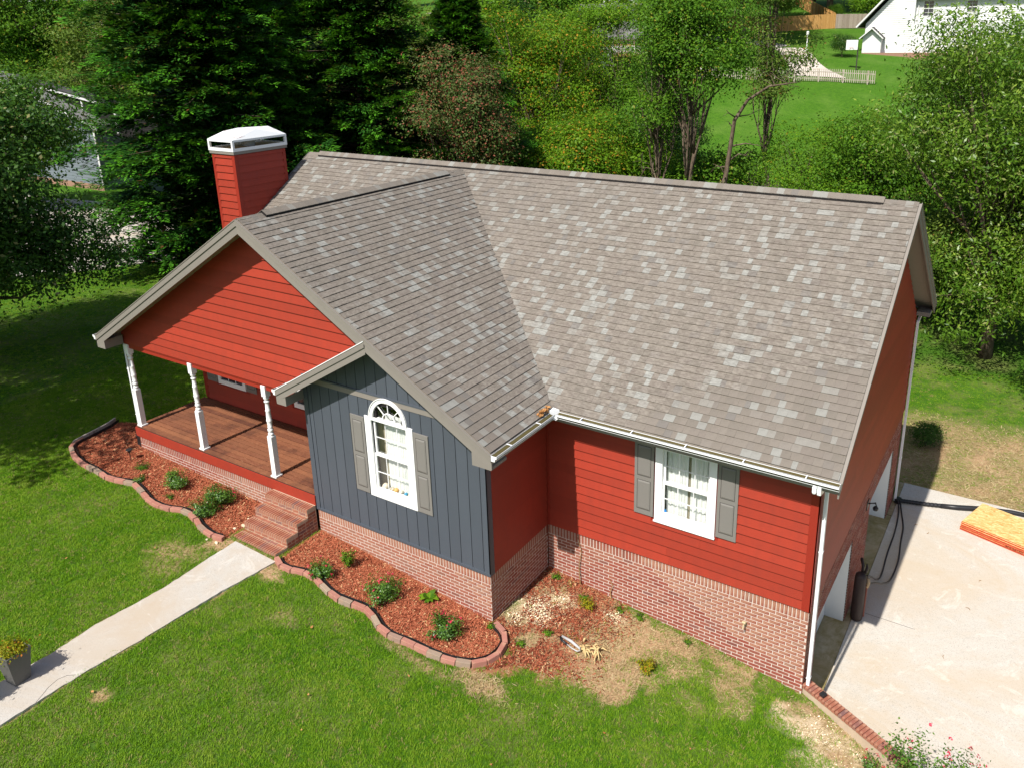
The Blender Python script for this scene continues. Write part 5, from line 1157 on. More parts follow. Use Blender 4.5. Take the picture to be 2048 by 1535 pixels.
# ---- conifers: soft flat sprays layered over the whole flank
def conifer(loc, H, R, label, seed, nsp=1500, rot=0.0, proto=None, scale=1.0):
    g = float(ground_z(loc[0], loc[1])); t = empty('evergreen_tree', label, 'tree', (loc[0], loc[1], g)); t.rotation_euler.z = rot; t.scale = (scale,)*3
    if proto and proto in _tree: lm, tm = _tree[proto]
    else:
        rg = np.random.default_rng(seed); mb = MB(); mb.tube([(0, 0, -0.2), (0.05, 0, H*.5), (0, 0, H*.98)], [0.26, 0.16, 0.03], 8); per = 70
        f = (np.arange(nsp)+rg.random(nsp))/nsp; h = 0.5+f**1.02*(H-0.8); az = rg.random(nsp)*6.283
        inner = rg.random(nsp) < 0.38; nb2 = 330; bf = (np.arange(nb2)+rg.random(nb2))/nb2; bh = 0.7+bf**1.02*(H-1.2); ba = np.arange(nb2)*2.39996+rg.normal(0, .3, nb2); bi = rg.integers(0, nb2, nsp)
        h = np.where(inner, h, bh[bi]+rg.normal(0, .13, nsp)); az = np.where(inner, az, ba[bi]+rg.normal(0, .085, nsp)*(1+1.2*bf[bi])); f = np.clip(h/H, 0, 1); h = np.clip(h, .3, H*.99); bdep = rg.random(nb2)*0.16
        prof = np.clip(1-(h/H)**2.0, 0.03, 1)*(0.62+0.38*np.clip(h/1.6, 0, 1))*(1+0.10*np.sin(az*3+h*1.3)+0.10*np.sin(az*5-h*2.3+seed))
        rad = R*prof*np.where(inner, 0.06+0.58*rg.random(nsp), 1-bdep[bi]-0.30*rg.random(nsp)**1.3); d = np.stack([np.cos(az), np.sin(az), np.zeros(nsp)], -1); s = np.stack([-np.sin(az), np.cos(az), np.zeros(nsp)], -1)
        el = rg.normal(0.16, 0.20, nsp)-0.14*(1-f); D = nrm(d+np.array([0, 0, 1.])*el[:, None]+s*rg.normal(0, .35, (nsp, 1))); S = nrm(np.cross(D, np.array([0, 0, 1.]))+np.array([0, 0, 1.])*rg.normal(0, .25, (nsp, 1)))
        N2 = nrm(np.cross(S, D)); C0 = d*rad[:, None]+np.array([0, 0, 1.])*h[:, None]; Ls = (0.75+0.75*rg.random(nsp))*np.clip(0.55+prof, .5, 1.1)
        u = rg.random((nsp, per))**0.75; w = rg.normal(0, 1, (nsp, per))*0.24*(1.08-u)*1.0+rg.normal(0, .04, (nsp, per)); dn = rg.normal(0, .035, (nsp, per))-0.18*u**2-0.35*w**2
        P = C0[:, None]+D[:, None]*((u-0.45)*Ls[:, None])[..., None]+S[:, None]*(w*Ls[:, None])[..., None]+np.array([0, 0, 1.])*(dn*Ls[:, None])[..., None]
        dd = nrm(D[:, None]*1.0+S[:, None]*(np.sign(w)*(0.35+0.7*rg.random((nsp, per))))[..., None]+np.array([0, 0, 1.])*rg.normal(-.02, .25, (nsp, per))[..., None])
        nn = nrm(N2[:, None]*np.sign(N2[:, None, 2:3])+np.array([0, 0, .35])+rg.normal(0, .17, (nsp, per, 3))); b = nrm(np.cross(nn, dd)); SZ = (0.14+0.13*rg.random((nsp, per, 1)))*np.where(inner, 1.9, 1.0)[:, None, None]; wd = SZ*(0.14+0.10*rg.random((nsp, per, 1)))
        V = np.stack([P, P+dd*SZ*.45-b*wd, P+dd*SZ, P+dd*SZ*.45+b*wd], 2).reshape(-1, 4, 3)
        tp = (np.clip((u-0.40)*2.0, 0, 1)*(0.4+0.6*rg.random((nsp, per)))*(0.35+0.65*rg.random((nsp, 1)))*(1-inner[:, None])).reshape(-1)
        rr = (0.6*rg.random((nsp, per))+0.4*rg.random((nsp, 1))).reshape(-1)
        for k in range(0, nsp, 12): mb.tube([(0, 0, h[k]*.97), tuple(C0[k]*np.array([.5, .5, 1])), tuple(C0[k])], [.035, .022, .008], 4)
        lm = quads('needles', V, rr, None, tip=tp); tm = mb.mesh('trunk', True)
        if proto: _tree[proto] = (lm, tm)
    for me, nm, mat in ((lm, 'crown', 'conifer'), (tm, 'trunk', 'bark')):
        o = bpy.data.objects.new(nm, me); COL.objects.link(o); o.parent = t
        if not me.materials: me.materials.append(MATS[mat])
    return t
conifer((-29.6, 11.0), 18.5, 5.5, 'broad dark evergreen just behind the chimney, its low sprays over the neighbour drive', 31, 2900, proto='conA')
conifer((-26.6, 17.5), 17.0, 5.0, 'dark evergreen standing between the chimney and the reddish tree', 32, proto='conA', scale=0.94, rot=2.1)
conifer((-35.4, 19.0), 18.0, 4.8, 'dark evergreen behind the two others, top cut by the frame above the chimney', 33, 2800, proto='conB')
conifer((-22.9, 20.6), 14.5, 4.8, 'shorter dark evergreen tucked beside the reddish-leaved tree', 34, proto='conB', scale=0.72, rot=1.0)
# near left tree and the unseen shade trees beside it
def lob(n, c, R, r, seed, flat=0.8):
    rg = random.Random(seed); out = []
    for i in range(n):
        a = rg.uniform(0, 6.283); z = rg.uniform(-0.8, 0.9); q = math.sqrt(max(0, 1-z*z)); k = rg.uniform(0.45, 1.0); s = rg.uniform(0.75, 1.2)
        out.append((c[0]+R[0]*q*math.cos(a)*k, c[1]+R[1]*q*math.sin(a)*k, c[2]+R[2]*z*k, r*s, r*s, r*s*flat))
    return out
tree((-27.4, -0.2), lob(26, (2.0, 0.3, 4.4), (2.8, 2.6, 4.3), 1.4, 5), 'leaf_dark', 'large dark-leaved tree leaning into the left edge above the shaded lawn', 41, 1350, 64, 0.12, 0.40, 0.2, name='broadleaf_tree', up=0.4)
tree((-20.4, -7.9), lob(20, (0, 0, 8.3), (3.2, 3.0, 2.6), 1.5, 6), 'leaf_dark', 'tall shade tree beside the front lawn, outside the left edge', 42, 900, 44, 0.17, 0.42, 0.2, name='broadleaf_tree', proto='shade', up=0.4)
tree((-26.0, -5.8), lob(14, (0, 0, 8.3), (3.3, 2.2, 2.4), 1.3, 6), 'leaf_dark', 'second tall shade tree farther left of the front lawn', 42, proto='shade', rot=1.9, scale=1.1, name='broadleaf_tree')
# behind the neighbour's house
LB = lob(20, (0, 0, 6.9), (3.6, 3.6, 5.0), 2.1, 9)
tree((-80.5, 37.0), LB, 'leaf_olive', 'olive-green tree rising behind the grey neighbouring house', 51, 900, 50, 0.22, 0.6, 0.3, proto='far', scale=1.25, name='broadleaf_tree')
tree((-101, 40.0), LB, 'leaf_mid', 'green tree at the top left corner beyond the grey wooden fence', 51, proto='far', scale=1.55, rot=1, name='broadleaf_tree')
tree((-86, 46.5), LB, 'leaf_olive', 'olive tree between the left corner tree and the evergreens', 51, proto='far', scale=1.45, rot=2.4, name='broadleaf_tree')
tree((-66, 36.5), LB, 'leaf_mid', 'green tree touching the left side of the evergreens, behind the grey roof', 51, proto='far', scale=1.05, rot=4, name='broadleaf_tree')
tree((-50.5, 12.5), LB, 'leaf_mid', 'green tree hiding the peak of the grey neighbouring house', 51, proto='far', scale=0.78, rot=3, name='broadleaf_tree')
# trees behind the house
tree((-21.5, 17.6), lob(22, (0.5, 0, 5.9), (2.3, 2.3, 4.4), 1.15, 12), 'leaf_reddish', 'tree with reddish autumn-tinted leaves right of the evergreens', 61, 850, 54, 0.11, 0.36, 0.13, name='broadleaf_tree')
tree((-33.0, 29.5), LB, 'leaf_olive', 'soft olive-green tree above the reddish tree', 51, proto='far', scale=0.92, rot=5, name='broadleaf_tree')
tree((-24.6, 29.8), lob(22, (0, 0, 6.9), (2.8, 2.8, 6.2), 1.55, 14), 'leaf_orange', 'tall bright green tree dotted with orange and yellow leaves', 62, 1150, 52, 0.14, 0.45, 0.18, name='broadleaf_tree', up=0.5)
SL_ = lob(15, (0, 0, 9.2), (1.6, 1.6, 3.6), 0.95, 15)
tree((-22.0, 35.4), SL_, 'leaf_bright', 'slender light green tree in front of the far house with the raised deck', 63, 330, 40, 0.13, 0.42, 0.12, proto='slim', name='broadleaf_tree')
tree((-14.0, 24.0), SL_, 'leaf_mid', 'slender tree right of the raised deck, trunk half bare', 63, proto='slim', scale=0.96, rot=2.0, name='broadleaf_tree')
tree((-12.3, 24.7), lob(19, (-.2, 0, 10.3), (2.0, 1.9, 3.2), 1.1, 17), 'leaf_mid', 'tall vine-hung tree left of the distant picket fence', 64, 760, 48, 0.13, 0.42, 0.15, name='broadleaf_tree', proto='vine')
tree((-15.6, 28.9), SL_, 'leaf_dark', 'thin dark tree wrapped in ivy next to the vine-hung tree', 63, proto='slim', scale=0.86, rot=4.2, name='broadleaf_tree')
SPL = lob(11, (0.4, 0, 4.8), (2.4, 2.0, 2.6), 1.0, 18)
tree((-8.6, 29.6), SPL, 'leaf_bright', 'sparse light tree with thin crooked branches before the green slope', 65, 260, 24, 0.12, 0.5, 0.10, name='broadleaf_tree', proto='sparse', shell=0.3)
for x_, y_, sc_, lb_ in ((-10.4, 27.2, .8, 'sparse sapling just right of the crooked dead tree'), (-7.3, 25.6, .75, 'sparse sapling low on the green slope, nearest the dense green tree'), (-6.6, 32.5, .95, 'sparse tree high on the green slope, left of the dense green tree')): tree((x_, y_), SPL, 'leaf_bright', lb_, 65, proto='sparse', scale=sc_, rot=x_, name='broadleaf_tree')
tree((-4.4, 27.6), lob(16, (0, 0, 5.2), (3.2, 2.6, 3.4), 1.5, 19), 'leaf_mid', 'dense green tree below the white distant house', 66, 900, 52, 0.13, 0.42, 0.15, name='broadleaf_tree')
tree((-2.0, 22.4), lob(14, (0, 0, 3.4), (2.4, 2.0, 2.4), 1.25, 20), 'leaf_olive', 'tangled olive-green shrub tree behind the right end of the ridge', 67, 700, 48, 0.11, 0.38, 0.12, name='broadleaf_tree')
tree((1.1, 21.0), lob(30, (0.0, -0.3, 7.3), (3.4, 3.0, 6.6), 1.5, 22), 'leaf_oak', 'big oak with pale shiny leaf tips filling the right edge', 68, 1800, 52, 0.15, 0.42, 0.25, name='oak_tree', up=0.35, asp=0.36, droop=0.35, tipf=True, proto='oak')
tree((4.9, 16.6), lob(30, (0.0, -0.3, 7.3), (3.4, 3.0, 6.6), 1.5, 22), 'leaf_oak', 'second oak at the far right, crown hanging over the strawy yard', 68, proto='oak', rot=2.2, scale=0.9, name='oak_tree')
tree((0.4, 30.5), lob(30, (0.0, -0.3, 7.3), (3.4, 3.0, 6.6), 1.5, 22), 'leaf_oak', 'oak crown showing behind the big oak beside the white distant house', 68, proto='oak', rot=4.0, scale=0.95, name='oak_tree')

FULL = [(-39.7, 33.3, 1.0), (-40.0, 38.0, 1.1), (-40.1, 42.8, 1.1), (-41.1, 49.5, 1.2), (-43.2, 57.9, 1.25), (-48.5, 79.0, 1.7), (-48.6, 88.6, 1.9), (-42.3, 87.6, 1.8), (-40.8, 95.8, 1.9), (-34.1, 92.6, 1.7), (-35.6, 111.2, 1.6), (-42.9, 33.8, 1.1), (-31.1, 43.4, 1.0), (-32.8, 130.5, 1.9), (-29.3, 133.3, 2.0), (-37.8, 136.1, 2.0), (-25, 132, 1.9)]
wh_ = ['at the far left of the gap beside the evergreens', 'behind the olive tree', 'above the reddish tree', 'behind the orange-dotted tree, left', 'behind the orange-dotted tree, right', 'behind the deck house, left of its roof', 'behind the deck house roof', 'behind the deck house chimney side', 'behind the deck house, right half', 'right of the deck house', 'left end behind the new fence', 'just right of the tallest evergreen', 'in front of the deck house, left', 'beyond the brown fence, middle', 'beyond the brown fence, right', 'beyond the brown fence, left', 'beyond the grey fence']
for i, ((x, y, s), w) in enumerate(zip(FULL, wh_)): tree((x, y), LB, ['leaf_mid', 'leaf_olive', 'leaf_bright', 'leaf_dark', 'leaf_mid'][i % 5], 'full green tree '+w, 51, proto='far', scale=s, rot=i*2.3, name='broadleaf_tree')
LW = lob(12, (0, 0, 3.2), (2.2, 2.2, 2.3), 1.3, 35)
LOW = [(-22.5, 24.3, 'leaf_bright'), (-22.2, 27.0, 'leaf_mid'), (-21.8, 29.7, 'leaf_bright'), (-18.7, 27.9, 'leaf_mid'), (-15.7, 29.8, 'leaf_dark'), (-24.3, 40.3, 'leaf_mid'), (-27.7, 40.6, 'leaf_bright'), (-23.4, 45.7, 'leaf_dark'), (-25.1, 25.2, 'leaf_dark'), (-8.3, 43.8, 'leaf_olive'), (-3.0, 40.5, 'leaf_mid'), (-18.0, 24.2, 'leaf_orange')]
LWL = ['bright small tree right of the reddish tree', 'small green tree behind the bright one by the reddish tree', 'bright small tree at the orange-dotted tree\'s right side', 'small green tree left of the slender half-bare tree', 'small dark tree behind the two half-bare trunks', 'small green tree low before the deck house, left', 'bright small tree low before the deck house wall', 'small dark tree beneath the raised deck', 'small dark tree at the reddish tree\'s right foot', 'olive small tree at the lower right of the green slope', 'small green tree between the slope and the oaks', 'orange-flecked small tree close behind the ridge']
for i, (x, y, mt) in enumerate(LOW): tree((x, y), LW, mt, LWL[i], 73, 560, 46, 0.12, 0.36, 0.08, proto='low', scale=0.8+0.1*(i % 4), rot=i*1.1, name='small_tree', group='small trees of the thicket')
for i, (x, y, lb) in enumerate(((-24.1, 35.6, 'slim tree before the left side of the deck house'), (-22.0, 39.3, 'slim tree before the middle of the raised deck'), (-12.5, 36.6, 'slim tree at the left edge of the green slope'))): tree((x, y), SL_, ['leaf_bright', 'leaf_mid', 'leaf_olive'][i], lb, 63, proto='slim', scale=1.0+.08*i, rot=i*2+1, name='broadleaf_tree')
# undergrowth behind the ridge line
SHL = lob(9, (0, 0, 1.5), (1.0, 1.0, 0.9), 0.75, 25)
und = [(-17.9, 20.3, 1.35, 'leaf_bright', 'light green bush behind the middle of the ridge'), (-19.6, 24.0, 1.9, 'leaf_mid', 'green bush under the orange-dotted tree'), (-15.4, 22.6, 1.45, 'leaf_orange', 'yellowish bush right of the orange-dotted tree'), (-13.4, 23.4, 1.6, 'leaf_mid', 'green bush at the foot of the vine-hung tree'), (-17.0, 27.2, 1.9, 'leaf_bright', 'bright bush in front of the raised-deck house'), (-11.2, 21.4, 1.1, 'leaf_bright', 'small bright bush left of the dark picket fence'), (-7.2, 22.0, 1.25, 'leaf_olive', 'olive bush right of the dark picket fence'),
       (-5.2, 19.8, 1.3, 'leaf_olive', 'scrubby olive bush with bare twigs behind the ridge'), (-3.0, 17.4, 1.3, 'leaf_mid', 'green bush behind the right end of the ridge'), (-0.6, 24.5, 2.0, 'leaf_dark', 'dark bush in the shade of the oak'), (-20.6, 28.5, 2.2, 'leaf_dark', 'dark bush low behind the orange-dotted tree'), (-16.0, 18.2, 0.95, 'leaf_dark', 'low dark bush close behind the ridge'), (3.4, 22.5, 1.9, 'leaf_mid', 'green bush beyond the strawy yard'), (-12.6, 27.5, 2.0, 'leaf_mid', 'green thicket on the slope below the picket fence')]
for i, (x, y, s, mt, lb) in enumerate(und): tree((x, y), SHL, mt, lb, 71, 330, 40, 0.095, 0.26, 0.05, proto='bush', scale=s, rot=i*1.3, name='bush', cat='bush', group='bushes behind the house')
tree((0.25, 12.55), lob(6, (0, 0, 0.42), (0.16, 0.16, 0.1), 0.34, 27), 'leaf_dark', 'small round dark green bush on the lawn behind the garage corner', 72, 150, 40, 0.045, 0.1, 0.03, name='bush', cat='bush', shell=0.75)
# thicket that reads as one mass low behind the house
rg = np.random.default_rng(77); n = 900
cx = rg.uniform(-34, 6, n); cy = 24+rg.random(n)*14+np.abs(cx+12)*0.12; keep = ~((cx > -13) & (cx < -6.2) & (cy > 23)); cx, cy = cx[keep], cy[keep]; gzv = ground_z(cx, cy); hh = rg.random(len(cx))**1.6*1.7
c = np.column_stack([cx, cy, gzv+hh]); q = rg.normal(0, 1, (len(c), 26, 3))*np.array([.55, .55, .32]); P_ = (c[:, None]+q).reshape(-1, 3); V_ = leaves(P_, nrm(q).reshape(-1, 3), 0.20, rg, 0.6, 0.55)
quads('undergrowth', V_, rg.random(len(V_)), 'leaf_mid', kind='stuff')
# bare vines and crooked branches
def branch(loc, pts_, r, label):
    g = float(ground_z(*loc)); b = MB(); b.tube([(loc[0]+x, loc[1]+y, g+z) for x, y, z in pts_], r, 6); o = b.obj('bare_tree', 'bark', smooth=True, label=label, cat='dead tree'); return o
def deadtree(loc, main, r, label, seed, n=9):
    g = float(ground_z(*loc)); b = MB(); rr_ = random.Random(seed); M_ = [Vector((loc[0]+x, loc[1]+y, g+z)) for x, y, z in main]
    b.tube(M_, r, 7)
    for k in range(n):
        i = rr_.randint(2, len(M_)-2); s0 = M_[i]+(M_[i+1]-M_[i])*rr_.random(); d = Vector((rr_.uniform(-1, 1), rr_.uniform(-1, 1), rr_.uniform(-.1, .9))).normalized(); L = rr_.uniform(.5, 1.5)
        m1 = s0+d*L*.5+Vector((0, 0, rr_.uniform(-.1, .1))); e1 = s0+d*L+Vector((rr_.uniform(-.2, .2), 0, rr_.uniform(-.3, .1))); b.tube([s0, m1, e1], [r[i]*.4, r[i]*.25, .006], 5)
        for _ in range(2): q = m1+(e1-m1)*rr_.random(); b.tube([q, q+Vector((rr_.uniform(-.4, .4), rr_.uniform(-.4, .4), rr_.uniform(-.3, .3)))], [.012, .004], 4)
    return b.obj('bare_tree', 'bark', smooth=True, label=label, cat='dead tree')
deadtree((-11.3, 24.6), [(0, 0, -.2), (.2, 0, 2.0), (.55, .1, 4.2), (.8, 0, 6.1), (.9, 0, 7.0), (1.4, .2, 7.9), (2.3, .3, 8.5), (3.6, .5, 8.7)], [.14, .13, .12, .10, .09, .07, .05, .015], 'dark crooked dead tree arching right over the green slope', 3, 14)
deadtree((-12.9, 23.9), [(0, 0, -.2), (-.3, 0, 1.6), (-.8, .1, 3.4), (-1.2, 0, 4.5), (-1.6, .1, 4.5), (-2.4, .2, 3.2)], [.06, .055, .045, .035, .03, .008], 'pale bare sapling bent over to the left behind the ridge', 5, 6)
deadtree((-18.6, 21.6), [(0, 0, -.2), (-.05, 0, 1.3), (-.4, .1, 2.6), (-.7, 0, 3.9)], [.06, .055, .04, .01], 'small pale forked sapling right of the reddish tree', 8, 7)
# the wooded skyline beyond the houses
skl = [(-178, 34), (-168, 52), (-160, 70), (-149, 84), (-140, 96), (-128, 104), (-119, 117), (-107, 122), (-98, 131), (-84, 128), (-92, 142), (-70, 142), (-60, 152), (-49, 141), (-40, 147), (-28, 142), (-17, 149), (-5, 139), (8, 143), (20, 133), (33, 138), (-76, 88), (-62, 80), (-52, 84), (12, 118), (26, 112), (-112, 88), (-124, 76), (-104, 70), (-132, 60)]
kinds = ['leaf_mid', 'leaf_dark', 'leaf_olive', 'leaf_mid', 'leaf_bright']
for i, (x, y) in enumerate(skl[::2]):
    tree((x, y), LB, kinds[(i*7) % 5], 'tree of the distant wood along the top of the picture', 51, proto='far', scale=1.55+0.35*((i*13) % 7)/7, rot=i*1.7, name='broadleaf_tree', group='trees of the distant wood')
xw = MB()
# ================================================================== GARDEN PLANTS
def shrub(loc, r, h, mat, label, seed, n=2600, size=0.03, petals=0, name='shrub', cat='shrub', dz=0.0):
    r, h, size = r*1.18, h*1.18, size*1.1
    g = float(ground_z(*loc))+dz; t = empty(name, label, cat, (loc[0], loc[1], g)); rg = np.random.default_rng(seed); mb = MB(); tips = []
    for k in range(16):
        a = rg.random()*6.283; q = rg.random()**.5*r; e = np.array([math.cos(a)*q, math.sin(a)*q, h*(0.45+0.55*rg.random())*(1-0.35*(q/r)**2)]); tips.append(e)
        mb.tube([(0, 0, -.03), tuple(e*np.array([.4, .4, .5])+rg.normal(0, .01, 3)), tuple(e)], [.006, .004, .002], 4)
    mb.obj('stems', 'bark', t)
    tips = np.array(tips); pk = rg.integers(0, len(tips), n); u = 0.35+0.7*rg.random((n, 1)); C = tips[pk]*u+rg.normal(0, 1, (n, 3))*np.array([.19, .19, .14])*r*.75; C[:, 2] = np.maximum(C[:, 2], 0.01)
    V = leaves(C, nrm(C-np.array([0, 0, h*.35])), size, rg, 0.5, 0.55); quads('foliage', V, rg.random(n), mat, t)
    if petals:
        c = tips[rg.integers(0, len(tips), petals)]*1.08+rg.normal(0, 1, (petals, 3))*r*.12; q = rg.normal(0, 1, (petals, 9, 3))*0.016; P = (c[:, None]+q).reshape(-1, 3); V = leaves(P, nrm(q).reshape(-1, 3), 0.026, rg, 0.6, 0.9); quads('blossoms', V, rg.random(len(V)), 'petal', t)
    return t
shrub((-13.15, -2.52), 0.30, 0.36, 'leaf_shrub', 'round dark green shrub in the mulch in front of the middle porch post', 81, 2600, 0.034)
shrub((-11.72, -2.85), 0.26, 0.36, 'leaf_shrub', 'green shrub nearest the edging left of the brick steps', 82, 2200, 0.034)
shrub((-11.78, -2.38), 0.28, 0.44, 'leaf_shrub', 'taller green shrub with two red buds left of the brick steps', 83, 2600, 0.036, petals=3)
shrub((-13.98, -2.80), 0.13, 0.14, 'leaf_shrub', 'small green tuft close to the left bed edging', 84, 500, 0.03)
shrub((-14.5, -2.45), 0.17, 0.10, 'leaf_mid', 'low sprig of leaves beside the black garden light', 85, 420, 0.028)
shrub((-12.86, -2.86), 0.10, 0.10, 'leaf_mid', 'tiny seedling below the round shrub', 86, 240, 0.026)
shrub((-8.22, -2.86), 0.22, 0.32, 'leaf_shrub', 'rose bush with dark pink blooms, first beside the steps', 87, 1700, 0.034, petals=7, name='rose_bush')
shrub((-8.02, -2.42), 0.14, 0.40, 'leaf_bright', 'narrow light green shrub between the first rose and the blue wall', 88, 1000, 0.03)
shrub((-6.92, -2.62), 0.34, 0.40, 'leaf_shrub', 'widest rose bush with dark pink blooms, middle of the wing bed', 89, 3000, 0.034, petals=15, name='rose_bush')
shrub((-5.52, -2.62), 0.30, 0.38, 'leaf_shrub', 'round rose bush with red blooms nearest the wing corner', 90, 2600, 0.034, petals=12, name='rose_bush')
def hosta(loc, label, k=13, s=0.17):
    g = float(ground_z(*loc)); rg = np.random.default_rng(5); V = []
    for i in range(k):
        a = i*2.4; d = np.array([math.cos(a), math.sin(a), 0.5+0.3*rg.random()]); n = np.array([-math.sin(a), math.cos(a), 0]); L = s*(.7+.5*rg.random()); c = np.array([loc[0], loc[1], g+.02]); m = c+d*L*.6; e = m+np.array([math.cos(a), math.sin(a), -.3])*L*.5
        V += [[c, m-n*L*.28, m+d*0.01, m+n*L*.28], [m-n*L*.28, e-n*L*.05, e+n*L*.05, m+n*L*.28]]
    return quads('hosta', np.array(V), rg.random(len(V)), 'leaf_bright', label=label, cat='plant')
hosta((-6.28, -2.12), 'broad-leaved hosta against the brick between two rose bushes')
shrub((-3.86, -0.52), 0.16, 0.20, 'leaf_yellow', 'dry yellow-orange shrublet in the bare inside corner', 92, 500, 0.03)
shrub((-2.35, -1.20), 0.15, 0.20, 'leaf_yellow', 'yellow-green weed clump at the edge of the bare earth', 93, 900, 0.03, name='weed', cat='weed')
for i, (x, y, lb) in enumerate(((-4.1, -1.5, 'green weed sprig above the buried tool'), (-4.35, -2.0, 'olive weed sprig near the end of the block edging'), (-4.02, -0.35, 'low green weeds at the wall left of the dry shrublet'), (-3.35, -0.22, 'low green weeds at the wall right of the dry shrublet'), (-2.95, -0.16, 'thin weed at the brick wall foot'), (-4.97, -1.98, 'weed growing at the wing corner by the edging'), (-2.0, -0.2, 'grassy weed at the brick wall foot'), (-4.75, -0.2, 'weed in the inside corner of the walls'))):
    shrub((x, y), 0.09, 0.09, 'leaf_bright', lb, 100+i, 240, 0.028, name='weed', cat='weed')
shrub((2.05, -0.92), 0.62, 1.15, 'leaf_shrub', 'tall rose bush with loose red blooms against the bright concrete', 120, 3600, 0.045, petals=26, name='rose_bush', dz=-0.05)
shrub((1.32, -0.95), 0.20, 0.45, 'leaf_shrub', 'small rose shoot with one red bloom in the straw', 121, 420, 0.035, petals=4, name='rose_bush')
# twigs climbing the brick base
for (x, z1, lb) in ((-4.30, -0.02, 'thin dry twig climbing the bricks near the inside corner'), (-3.62, -0.72, 'short bent dry twig standing against the bricks')):
    b = MB(); g = gz(x, -0.05); b.tube([(x+.02, -0.06, g), (x-.02, -.04, g+(z1-g)*.35), (x+.03, -.035, g+(z1-g)*.7), (x-.06, -.03, z1)], [.012, .01, .008, .004], 5); paint('dry_twig', (0.30, 0.17, 0.07), 0.9) if 'dry_twig' not in MATS else 0; b.obj('twig', 'dry_twig', label=lb, cat='twig')
# roots and a half-buried tool
b = MB(); rg2 = random.Random(4); x0, y0 = -3.36, -1.40; g = gz(x0, y0)
for k in range(24):
    a = rg2.uniform(-1.6, 1.8); L = rg2.uniform(.10, .27); s0 = Vector((x0+rg2.uniform(-.16, .2), y0+rg2.uniform(-.1, .12), g+rg2.uniform(0, .06)))
    e_ = s0+Vector((math.cos(a)*L, math.sin(a)*L*.8-.06, rg2.uniform(-.03, .06))); m_ = (s0+e_)/2+Z*rg2.uniform(.02, .07); b.tube([s0, (s0+m_)/2+Z*.015, m_, (m_+e_)/2, e_], [.018, .02, .016, .012, .004], 6)
paint('root_wood', (0.52, 0.38, 0.18), 0.85, sc=25); b.obj('root_stump', 'root_wood', smooth=True, label='tangle of pale dug-up roots lying on the bare earth', cat='roots')
tl = empty('garden_tool', 'dirty silver and black hand tool lying beside the dug-up roots', 'tool', (-3.66, -1.50, gz(-3.66, -1.5)+0.03)); tl.rotation_euler = (0.1, 0, -0.25)
b = MB(); b.tube([(-.22, .03, .02), (.0, .045, .03), (.22, .03, .02)], [.022, .026, .02], 8); b.tube([(-.02, -.045, .02), (.1, -.055, .02), (.22, -.04, .015), (.24, .0, .015), (.22, .03, .02)], .012, 6); b.obj('tool_body', 'silver_metal', tl, smooth=True)
b = MB(); b.tube([(-.24, .0, .02), (-.16, -.045, .025), (-.02, -.045, .02)], [.02, .024, .018], 8); b.obj('tool_grip', 'black_plastic', tl, smooth=True)
# solar path light in the left bed
b = MB(); g = gz(-15.02, -2.39); b.tube([(-15.02, -2.39, g-.05), (-15.02, -2.39, g+.22)], .009, 6); b.lathe((-15.02, -2.39, g+.22), [(0, .03), (.05, .045), (.06, .075), (.075, .07), (.09, .02)], 12); b.obj('garden_light', 'black_plastic', label='small black path light on a stake in the left mulch bed', cat='light')
# pale stones by the steps
for i, (x, y, s, lb) in enumerate(((-10.73, -2.66, .05, 'pale stone beside the lowest step tread'), (-10.80, -2.82, .035, 'small pale stone next to the steps'), (-10.70, -3.32, .04, 'pale stone outside the last edging block'), (-10.95, -3.36, .03, 'flat pale stone outside the edging'), (-10.84, -2.44, .03, 'little pale stone in the mulch by the steps'), (-11.30, -3.22, .022, 'tiny pale stone on the edging curve'))):
    bm = bmesh.new(); bmesh.ops.create_icosphere(bm, subdivisions=1, radius=s)
    for v in bm.verts: v.co = Vector((v.co.x*1.3, v.co.y, v.co.z*.7))*random.uniform(.8, 1.2)
    me = bpy.data.meshes.new('stone'); bm.to_mesh(me); bm.free(); o = put('stone', me, 'stone_pale', label=lb, cat='stone', group='pale stones around the brick steps'); o.location = (x, y, gz(x, y)+s*.4)
# fallen leaves on the lawn and the concrete
fl = [(-9.05, -6.75, .07, 'largest tan fallen leaf on the lawn by the walkway'), (-12.6, -5.2, .04, 'pale fallen leaf on the left lawn'), (-7.4, -3.9, .04, 'brown fallen leaf below the first rose bed curve'), (-8.1, -4.0, .035, 'brown leaf on grass left of the others'), (-2.3, -2.75, .04, 'yellow leaf below the bare earth'), (-5.4, -3.7, .03, 'white leaf scrap under the edging curve'), (-1.1, -2.2, .03, 'pale leaf on the lawn near the brick corner'), (-6.4, -4.9, .035, 'orange leaf in the middle of the lawn'), (-6.0, -5.4, .03, 'brown leaf low on the lawn'), (-3.4, -4.2, .03, 'tan leaf in the lower lawn'), (-11.5, -4.1, .035, 'tan leaf left of the walkway'), (-0.4, -2.4, .03, 'tan leaf right of the pale leaf')]
for x, y, s, lb in fl:
    V_ = leaves(np.array([[0, 0, 0.0]]), np.array([[0, 0, 1.]]), s*1.5, RNG, 1.0, .7, jit=.3); o = quads('fallen_leaf', V_, RNG.random(1), 'dead_leaf', label=lb, cat='leaf', group='fallen leaves on the lawn'); o.location = (x, y, gz(x, y)+.055)
